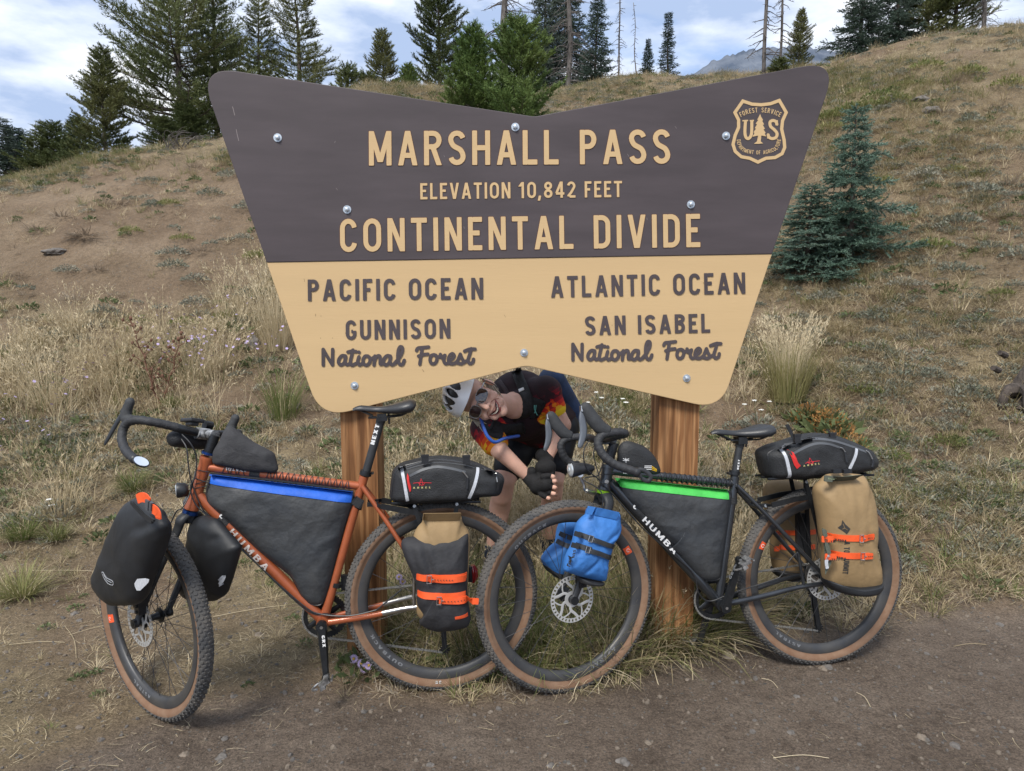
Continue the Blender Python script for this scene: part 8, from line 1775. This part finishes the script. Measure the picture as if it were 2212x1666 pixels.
    sp = (('blue_spruce', C, 1845, -130, 13.4, 'large blue green spruce on the right hill crest', .3, 1.2), ('spruce_tree', C, 1925, -230, 14.0, 'dense spruce just right of the large blue green spruce', 2.0, .9), ('pine_tree', A, 1985, -160, 14.2, 'dark pine in the middle of the right hilltop group', 1, 1.2), ('pine_tree', A, 2050, -190, 14.6, 'dark pine near the leaning trunk on the right hilltop', 3, 1.1))
    for k, me, px, top, d, lb, rz, w in sp: T(k, me, px, top, d, lb, H0=5, rz=rz, wide=w)
    T('dead_tree', S1, 2112, -170, 14.0, 'thick leaning trunk with bare twigs at the right hilltop', 'dead tree', 'dead trees on the ridge', 6, rz=1.9, tilt=(0, .12), wide=.9, low='dead_branches')
    # young blue spruce beside the sign, with a smaller one at its left
    T('blue_spruce', E, 1838, 228, 5, 'young blue spruce on the slope just right of the sign', group='young blue spruces beside the sign', H0=1.7, rz=.8, wide=1.02, base=(1835, 560))
    T('blue_spruce', E, 1752, 400, 5, 'smaller blue spruce tucked against the right edge of the sign', group='young blue spruces beside the sign', H0=1.7, rz=3.6, wide=1.9, base=(1745, 572))
make_trees()
# ================================================================= single plants, stones and stumps
def put(name, me, p, label, cat, group=None, s=1.0, rz=0., sink=.0, parts=None):
    g = ground(p) if not isinstance(p, Vector) else p
    o = bpy.data.objects.new(name, me); COL.objects.link(o); o.location = (g.x, g.y, g.z - sink); o.rotation_euler = (0, 0, rz); o.scale = (s, s, s); return tag(o, label, cat, group)
def make_plants():
    rng = np.random.RandomState(77); rr = random.Random(5)
    # big bunchgrass right of the sign: green base, tall straw stems
    a = blades(rng, 620, (.25, .52), 1.0, (.02, .30), .0048, 3, .22, .13); b = heads(rng, 230, (.45, .70), (.0, .09), .08, .09, 8); c = blades(rng, 160, (.12, .3), 1.0, (.3, 1.0), .004, 3, .8, .12)
    put('bunchgrass', plantmesh('bunchgrass', join(a, c), M['green_grass'], b, M['tan_grass']), (1700, 868), 'tall straw coloured bunchgrass with green base, right of the sign', 'grass clump', s=.93)
    a = blades(rng, 200, (.3, .6), 1.0, (.02, .35), .0042, 3, .25, .13); b = heads(rng, 110, (.5, .75), (0, .25), .09, .12, 7)
    put('bunchgrass', plantmesh('bunchgrass', a, M['mixed_grass'], b, M['tan_grass']), (600, 760), 'tall tan and green grass clump against the left edge of the sign', 'grass clump', s=1.0)
    put('bunchgrass', plantmesh('bunchgrass', blades(rng, 210, (.2, .5), 1.0, (.03, .5), .004, 3, .35, .10), M['green_grass'], heads(rng, 24, (.35, .55), (.05, .4), .07, .1), M['tan_grass']), (612, 905), 'green upright grass clump below the left corner of the sign', 'grass clump')
    for p, s, lb in (((290, 1062), 1.0, 'bright green grass tuft below the bar end mirror'), ((45, 1290), 1.15, 'rounded green grass tuft at the left edge, lower one'), ((50, 1165), 1.0, 'grey green grass tuft at the left edge, upper one'), ((120, 1165), .8, 'small green tuft right of the upper left edge tuft'), ((375, 880), .8, 'short green grass tuft below the thistle')):
        put('grass_tuft', plantmesh('grass_tuft', blades(rng, 330, (.08, .2), 1.0, (.1, 1.2), .0034, 3, .5, .06), M['green_grass'], blades(rng, 40, (.08, .2), 1.0, (.2, 1.2), .003, 3, .7, .05), M['tan_grass']), p, lb, 'grass tuft', s=s, rz=s * 5)
    for p, s, lb in (((135, 1120), 1.0, 'leaning straw stalks at the left above the green tufts'), ((420, 830), 1.0, 'pale dry grass clump right of the thistle'), ((470, 800), 1.0, 'pale dry grass clump left of the sign edge'), ((250, 850), 1.1, 'pale dry grass clump left of the thistle'), ((180, 800), 1.1, 'dry grass clump in the upper left thicket'), ((100, 880), 1.0, 'dry grass clump near the left edge')):
        put('dry_grass_clump', plantmesh('dry_grass_clump', heads(rng, 70, (.3, .55), (.05, .55), .09, .09, 8), M['tan_grass'], blades(rng, 90, (.15, .35), 1.0, (.1, .9), .0035, 3, .7, .1), M['tan_grass']), p, lb, 'grass clump', s=s)
    # grasses crowding the wheels and posts
    for p in ((1130, 1330), (1180, 1400), (1240, 1390), (1300, 1400), (1350, 1370), (1420, 1330), (1460, 1400), (1500, 1360), (1440, 1250), (1390, 1290), (1050, 1370), (990, 1390), (930, 1400), (880, 1380), (830, 1360), (1100, 1280), (1280, 1300), (1530, 1290), (1340, 1230), (1210, 1330), (1425, 1270), (1455, 1310), (1480, 1290), (1510, 1310), (1440, 1370), (1475, 1385), (770, 1330), (795, 1340), (815, 1320), (845, 1400), (905, 1340), (965, 1330), (1010, 1410), (1160, 1440), (1275, 1440), (1330, 1425), (1390, 1380), (1395, 1340), (1230, 1290), (1155, 1260), (1540, 1340), (1410, 1390), (1445, 1400), (1490, 1330), (1520, 1370), (1560, 1320), (1400, 1250)):
        me = plantmesh('grass_clump', blades(rng, 190, (.14, .38), 1.0, (.1, .95), .0042, 3, .7, .10), M['mixed_grass' if rr.random() < .4 else 'green_grass'], blades(rng, 90, (.1, .3), 1.0, (.2, 1.2), .004, 3, .9, .1), M['brown_grass'] if rr.random() < .5 else M['tan_grass'])
        put("grass_clump", me, p, "rank green and straw grass clump " + ("behind the copper rear wheel" if p[0] < 1040 else "seen through the black front wheel" if p[0] < 1390 else "at the foot of the right post"), 'grass clump', 'grass clumps behind the wheels', s=(.9 + .3 * rr.random()) * (1.15 if p[0] > 1385 and p[1] < 1400 else 1), rz=rr.random() * 6)
    # thistle with two dry reddish stalks
    st = mat('thistle_stem', (.11, .045, .03), .85, col2=(.16, .085, .05), scale=60); g = ground((325, 880)); root = thing('dead_thistle', 'dry reddish brown thistle with two branched stalks left of the sign', 'plant', tuple(g))
    def stalk(p0, p1, seed):
        r = random.Random(seed); a = aty(p0, g.y) ; b = aty(p1, g.y + .04); a.z = hz(a.x, a.y); mb = MB(); hd = MB(); n = 12; P = [a.lerp(b, i / n) + Vector((.008 * math.sin(i * 1.9 + seed), .008 * math.cos(i), 0)) for i in range(n + 1)]; mb.tube(P, [.008 - .004 * i / n for i in range(n + 1)], 7)
        for i in range(2, n):
            for _ in range(2):
                an = r.random() * 6.28; L = r.uniform(.04, .14) * (1.1 - i / n * .6); d = Vector((math.cos(an), math.sin(an) * .7, .65)); e = P[i] + d * L; mb.tube([P[i], P[i] + d * L * .5 - Vector((0, 0, .006)), e], [.0035, .0028, .002], 5)
                if r.random() < .75: hd.ball(e, (.011, .011, .014), nu=7, nv=5)
                for k in range(3): mb.tube([P[i].lerp(e, .3 + .2 * k), P[i].lerp(e, .3 + .2 * k) + Vector((r.uniform(-.03, .03), r.uniform(-.03, .03), r.uniform(-.02, .03)))], [.002, .0008], 3)
        for i in (n - 1, n): hd.ball(P[i] + Vector((r.uniform(-.012, .012), 0, .008)), (.015, .015, .018), nu=8, nv=6)
        obj('stalk', mb, st, root); o = obj('seed_heads', hd, st, root); o['kind'] = 'stuff'
    stalk((345, 880), (282, 690), 1); stalk((352, 880), (392, 722), 2)
    # asters, yarrow, dock
    pet = [M['petal'], M['petal_eye']]
    def daisies(p, spots, lb, rad=.019):
        g = ground(p); root = thing('aster', lb, 'flower', tuple(g)); V, Q, T = leaves(rng, 90, .10, .07, .045, .3, .4); me = npmesh('leaves', V, [Q], [M['forb']]); c = bpy.data.objects.new('leaves', me); COL.objects.link(c); c.parent = root
        for q in spots:
            f = aty(q, g.y - .03); nrm = Vector((rr.uniform(-.3, .3), -.8, .55)).normalized(); e = nrm.orthogonal().normalized(); w = nrm.cross(e); mb = MB()
            for k in range(18):
                a = 6.283 * k / 18; d = e * math.cos(a) + w * math.sin(a); t = nrm.cross(d); mb.add([f + d * .004, f + d * rad * .7 + t * .0022, f + d * rad, f + d * rad * .7 - t * .0022], [(0, 1, 2, 3)], 0)
            mb.ball(f + nrm * .001, (.0055, .0055, .003), e, w, nrm, 8, 5, mi=1); obj('flower_head', mb, pet, root, smooth=False)
            mb = MB(); mb.tube([Vector((g.x + (f.x - g.x) * .3, g.y, g.z)), f.lerp(g, .4), f], .0015, 5); obj('stem', mb, M['forb'], root)
    daisies((775, 1450), [Z4(500, 1205), Z4(568, 1245), Z4(632, 1262), Z4(590, 1290)], 'lilac asters with yellow eyes at the foot of the copper rear wheel')
    daisies((872, 1330), [Z4(895, 495), Z4(925, 535)], 'pair of lilac asters behind the copper rear wheel', .017)
    def umbels(p, spots, lb, m, cat='flower', name='yarrow'):
        g = ground(p); root = thing(name, lb, cat, tuple(g)); V, Q, T = leaves(rng, 160, .13, .09, .04, .6, .3); c = bpy.data.objects.new('leaves', npmesh('leaves', V, [Q], [M['sage']])); COL.objects.link(c); c.parent = root
        for q in spots:
            f = aty(q, g.y - .02 + rr.uniform(-.05, .05)); mb = MB()
            for k in range(26): a = rr.random() * 6.28; r = .015 * math.sqrt(rr.random()); mb.ball(f + Vector((r * math.cos(a), r * math.sin(a), .004 * rr.random())), (.0042, .0042, .003), nu=5, nv=4)
            o = obj('flower_cluster', mb, m, root, smooth=False); mb = MB(); mb.tube([Vector((g.x + (f.x - g.x) * .4, g.y, g.z)), f], .0016, 5); obj('stem', mb, M['forb'], root)
    umbels((1640, 930), [(1608, 874), (1630, 866), (1662, 868), (1645, 886)], 'white yarrow flowers right of the right post', M['petal_white'])
    umbels((1310, 900), [(1288, 848), (1300, 860), (1270, 870), (1345, 862), (1352, 870)], 'cream yarrow heads below the sign between person and right post', M['petal_white'])
    umbels((118, 1120), [(106, 1080), (112, 1092)], 'single white yarrow head at the left among straw', M['petal_white'])
    V = leaves(rng, 900, .17, .16, .02, .8, .5); lv = leaves(rng, 150, .16, .08, .09, .2, .35)
    for p, s in (((1790, 935), 1.0), ((1745, 915), .8), ((1840, 975), .7)): put('rusty_dock', plantmesh('rusty_dock', V, M['dock'], lv, M['forb']), p, 'rust brown seeding dock plant below the tall bunchgrass', 'plant', 'rust brown dock plants', s=s, rz=s * 9)
    # aster drifts
    for i, p in enumerate(((410, 790), (380, 810), (450, 770), (350, 760), (400, 830), (480, 720), (560, 800), (470, 830), (120, 890), (60, 960), (150, 870), (35, 1020))):
        st_, pt = flowers(rng, 16, (.15, .38), .15, .011); put('lilac_aster', plantmesh('lilac_aster', st_, M['forb'], pt, M['petal']), p, 'loose drift of tiny lilac asters in the dry grass at the left', 'flower', 'lilac aster drifts at the left', rz=i)
    # low shrubs on the bare bank and on the right slope
    sg = [plantmesh('low_shrub', join(leaves(rng, 420, .16, .09, .028, .5, .35), blades(rng, 30, (.08, .16), 1., (.2, 1.1), .004, 2, .3, .08)), M['sage']) for _ in range(3)]
    dk = [plantmesh('low_shrub', blades(rng, 150, (.06, .17), 1.0, (.5, 1.35), .005, 3, .5, .12), M['brown_grass']) for _ in range(2)]
    gn = [plantmesh('low_shrub', join(leaves(rng, 300, .15, .08, .03, .6, .35), blades(rng, 60, (.08, .16), 1., (.1, 1.0), .004, 2, .3, .12)), M['green_grass']) for _ in range(2)]
    left = [(500, 384, 0), (545, 388, 2), (455, 423, 0), (370, 445, 2), (285, 505, 2), (335, 450, 0), (150, 590, 0), (540, 455, 0), (525, 520, 0), (375, 555, 0), (372, 580, 0), (440, 545, 1), (395, 520, 2), (545, 640, 0), (640, 470, 0), (420, 610, 0), (430, 660, 0), (225, 680, 0), (255, 445, 1), (135, 470, 1), (85, 500, 1), (205, 585, 1), (40, 600, 1), (300, 700, 2), (395, 705, 2), (255, 640, 1), (125, 730, 0), (70, 690, 1), (20, 770, 2), (280, 770, 2), (350, 735, 1), (470, 640, 1), (490, 690, 2), (530, 700, 0), (160, 650, 1), (60, 640, 1), (180, 740, 1), (560, 560, 2), (575, 600, 1), (420, 365, 1), (330, 395, 0)]
    right = [(1850, 300, 0), (1905, 285, 0), (1980, 325, 0), (2050, 310, 1), (2090, 270, 0), (1930, 345, 1), (1990, 385, 0), (2140, 330, 0), (2060, 375, 2), (2120, 420, 0), (1990, 440, 1), (1920, 470, 0), (2075, 490, 0), (2190, 470, 1), (2010, 540, 2), (2140, 540, 0), (2060, 590, 0), (1950, 620, 0), (2160, 640, 2), (1880, 690, 0), (1780, 650, 0), (2100, 700, 0), (2200, 720, 1), (1990, 720, 1), (1900, 760, 0), (1820, 740, 1), (2010, 820, 0), (1870, 850, 2), (1990, 900, 1), (2090, 860, 0), (2050, 960, 2), (1930, 990, 2), (1940, 1230, 0), (1830, 1255, 0), (2040, 250, 1), (2180, 400, 1), (2150, 240, 1), (1900, 400, 2), (2210, 560, 0), (1850, 205, 2), (1950, 190, 2), (2060, 180, 1)]
    def where(x, y):
        h = ['beside the sign', 'near the young spruce', 'towards the right', 'by the right edge'][sum(x > t for t in (1880, 1990, 2110))] if x > 1500 else ['by the left edge', 'left of the bank middle', 'in the middle of the bank', 'next to the sign edge'][sum(x > t for t in (110, 260, 430))]
        return ', ' + ['near the crest', 'high up', 'at mid height', 'low down', 'near the foot'][sum(y > t for t in (270 if x > 1500 else 400, 400 if x > 1500 else 500, 560, 700))] + ' ' + h
    for side, pts in ((', left bank', left), (', right slope', right)):
        for x, y, k in pts:
            me = (sg, dk, gn)[k][rr.randint(0, 1)]; put('low_shrub', me, (x + rr.uniform(-4, 4), y), ('low grey green shrub', 'low dry brown tuft', 'low green cushion plant')[k] + side + where(x, y), 'shrub', ('grey green shrubs', 'dry brown tufts', 'green cushion plants')[k] + side, s=rr.uniform(.65, 1.15) * (1.0 if y < 600 else .8), rz=rr.random() * 6)
    # yellow green band of leaves near the crest at the right
    for x, y in ((1785, 262), (1810, 255), (1840, 245), (1870, 238), (1795, 285), (1930, 225), (1900, 215), (2000, 150), (2090, 165), (2180, 190)): put('leafy_clump', gn[1], (x, y), 'yellow green leafy clump near the right hill crest', 'plant', 'leafy clumps near the right crest', s=1.3, rz=x)
    # stones and bits on the road
    stones = [(ZE(795, 1475), .034, 'pale grey stone standing beside the black rear wheel, largest'), (ZE(900, 1300), .02, 'small dark stone left of the black rear wheel'), (ZE(2010, 1620), .022, 'rounded stone touching the black rear tyre'), (ZE(1950, 1640), .018, 'flat tan stone beside the rounded stone'), ((1346, 1648), .025, 'round grey stone at the bottom edge, right of centre'), ((1190, 1655), .014, 'small grey stone at the bottom, right of the copper wheel'), ((399, 1632), .017, 'small grey stone at the bottom left'), ((478, 1637), .02, 'flat stone at the bottom left, right of the small grey one'), ((930, 1655), .013, 'small pale stone at the bottom centre'), ((1990, 1595), .018, 'dark stone near the lower right corner'), ((2062, 1612), .02, 'grey stone near the lower right corner'), ((1708, 1585), .014, 'little round stone in the lower right'), ((1485, 1470), .012, 'small stone in front of the black bicycle cranks'), ((1720, 1505), .012, 'small brown stone on the dirt below the black rear wheel'), ((2160, 1352), .018, 'reddish stone at the right edge of the road'), ((1400, 1605), .012, 'little brown stone near the bottom centre'), ((650, 1500), .012, 'small stone left of the copper pedal'), ((505, 1505), .014, 'grey stone right of the turned front wheel'), ((560, 1372), .02, 'half buried stone between the copper wheels'), ((160, 1328), .018, 'grey stone left of the turned front wheel'), ((172, 1340), .016, 'brown stone left of the turned front wheel'), ((1060, 1540), .012, 'small grey stone below the overlapping wheels')]
    for i, (p, r, lb) in enumerate(stones): put('stone', rockmesh('stone', 40 + i, r, M['stone' if i % 3 else 'stone_tan'], 3), p, lb, 'stone', 'stones on the dirt', rz=i, sink=r * .25)
    for p, r, lb in (((125, 543), .13, 'flat grey slab of rock lying on the left bank'), ((547, 745), .07, 'dark upright rock at the left edge of the sign'), ((630, 640), .1, 'dark rock half hidden behind the left sign edge'), ((1915, 212), .1, 'grey rock on the right hill below the crest'), ((2010, 240), .1, 'dark rock among shrubs on the right hill'), ((1990, 215), .09, 'grey rock beside the dark rock on the right hill')):
        o = put('rock', rockmesh('rock', int(p[0]), r, M['stone'], 3), p, lb, 'rock', sink=r * .2); o.scale = (1, 1, .5 if p[0] == 125 else (1.7 if p[0] < 700 else .7))
    # exposed root mass of the shrub on the bank, driftwood like
    put('dead_brush', plantmesh('dead_brush', blades(rng, 160, (.15, .32), 1.0, (.9, 1.5), .008, 3, .5, .12, .2), M['brown_grass']), (182, 512), 'tangle of grey exposed roots on the left bank', 'dead brush')
    g = ground((375, 325)); mb = MB()
    for k in range(20):
        p = Vector((g.x + rr.uniform(-.15, .15), g.y, g.z)); d = Vector((rr.uniform(-.6, 1), rr.uniform(-.5, .3), 1)).normalized(); q = [p]
        for i in range(5): p = p + d * .11; d += Vector((rr.uniform(-.1, .5), rr.uniform(-.3, .3), -.28)); q.append(p)
        mb.tube(q, [.007, .006, .005, .004, .003, .0015], 4, caps=False)
    tag(obj('dead_brush', mb, M['dead_bark']), 'bleached dead branches arching on the skyline left of the sign', 'dead brush')
    # stump at the right edge
    g = ground((2222, 868)); root = thing('tree_stump', 'weathered grey brown leaning stump at the right edge', 'stump', tuple(g)); mb = MB(); n = 16; vs = []; sm = mat('stump_wood', (.035, .027, .023), .95, col2=(.10, .08, .066), scale=12, bump=.8, bscale=40, stretch=(3, 3, .8))
    for i in range(11):
        t = i / 10; c = Vector((g.x + .02 + .13 * t, g.y + .05, g.z - .04 + .36 * t)); 
        for k in range(n): a = 6.283 * k / n; r = (.15 - .07 * t) * (1 + .22 * math.sin(a * 3 + 1) + .10 * math.sin(a * 7 + t * 3)) * (1 + .5 * max(0, .25 - t) * 2); vs.append(c + Vector((math.cos(a) * r, math.sin(a) * r, .04 * math.sin(a * 2) * t)))
    mb.add(vs, [(i * n + k, i * n + (k + 1) % n, (i + 1) * n + (k + 1) % n, (i + 1) * n + k) for i in range(10) for k in range(n)] + [tuple(10 * n + k for k in range(n))]); obj('trunk', mb, sm, root, sharp=0)
    for q in ((2145, 795), (2160, 762)): c = aty(q, g.y - .05); mb = MB(); mb.tube([c + Vector((.07, .05, -.02)), c], [.022, .016], 8); obj('cut_branch', mb, sm, root)
    mb = MB()
    for k in range(3): a = 3.5 + .7 * k; p = Vector((g.x, g.y + .05, g.z + .06)); mb.tube(catmull([p, p + Vector((math.cos(a) * .16, math.sin(a) * .16, 0)), p + Vector((math.cos(a) * .2, math.sin(a) * .2, -.12))], 4), [.045] * 4 + [.028] * 4 + [.012], 7)
    o = obj('root', mb, sm, root); o['kind'] = 'stuff'
    # long pale straws lying about
    for i, ((x0, y0), (x1, y1)) in enumerate((((20, 1395), (140, 1390)), ((150, 1375), (235, 1352)), ((140, 1355), (165, 1425)), ((70, 1235), (255, 1240)), ((540, 1305), (700, 1275)), ((460, 1335), (620, 1310)), ((1670, 1640), (1790, 1642)), ((1645, 1470), (1680, 1490)), ((1560, 1265), (1640, 1272)), ((180, 1140), (240, 1085)), ((1850, 1500), (1880, 1530)), ((2060, 1400), (2130, 1395)))):
        a, b = ground((x0, y0)), ground((x1, y1)); m_ = a.lerp(b, .5) + Vector((.01, .01, .008)); mb = MB(); mb.tube(catmull([a + Vector((0, 0, .004)), m_, b + Vector((0, 0, .004))], 4), .0011, 5); tag(obj('straw', mb, M['tan_grass']), 'single long dry straw lying on the bare ground', 'straw', 'long straws on the ground')
make_plants()
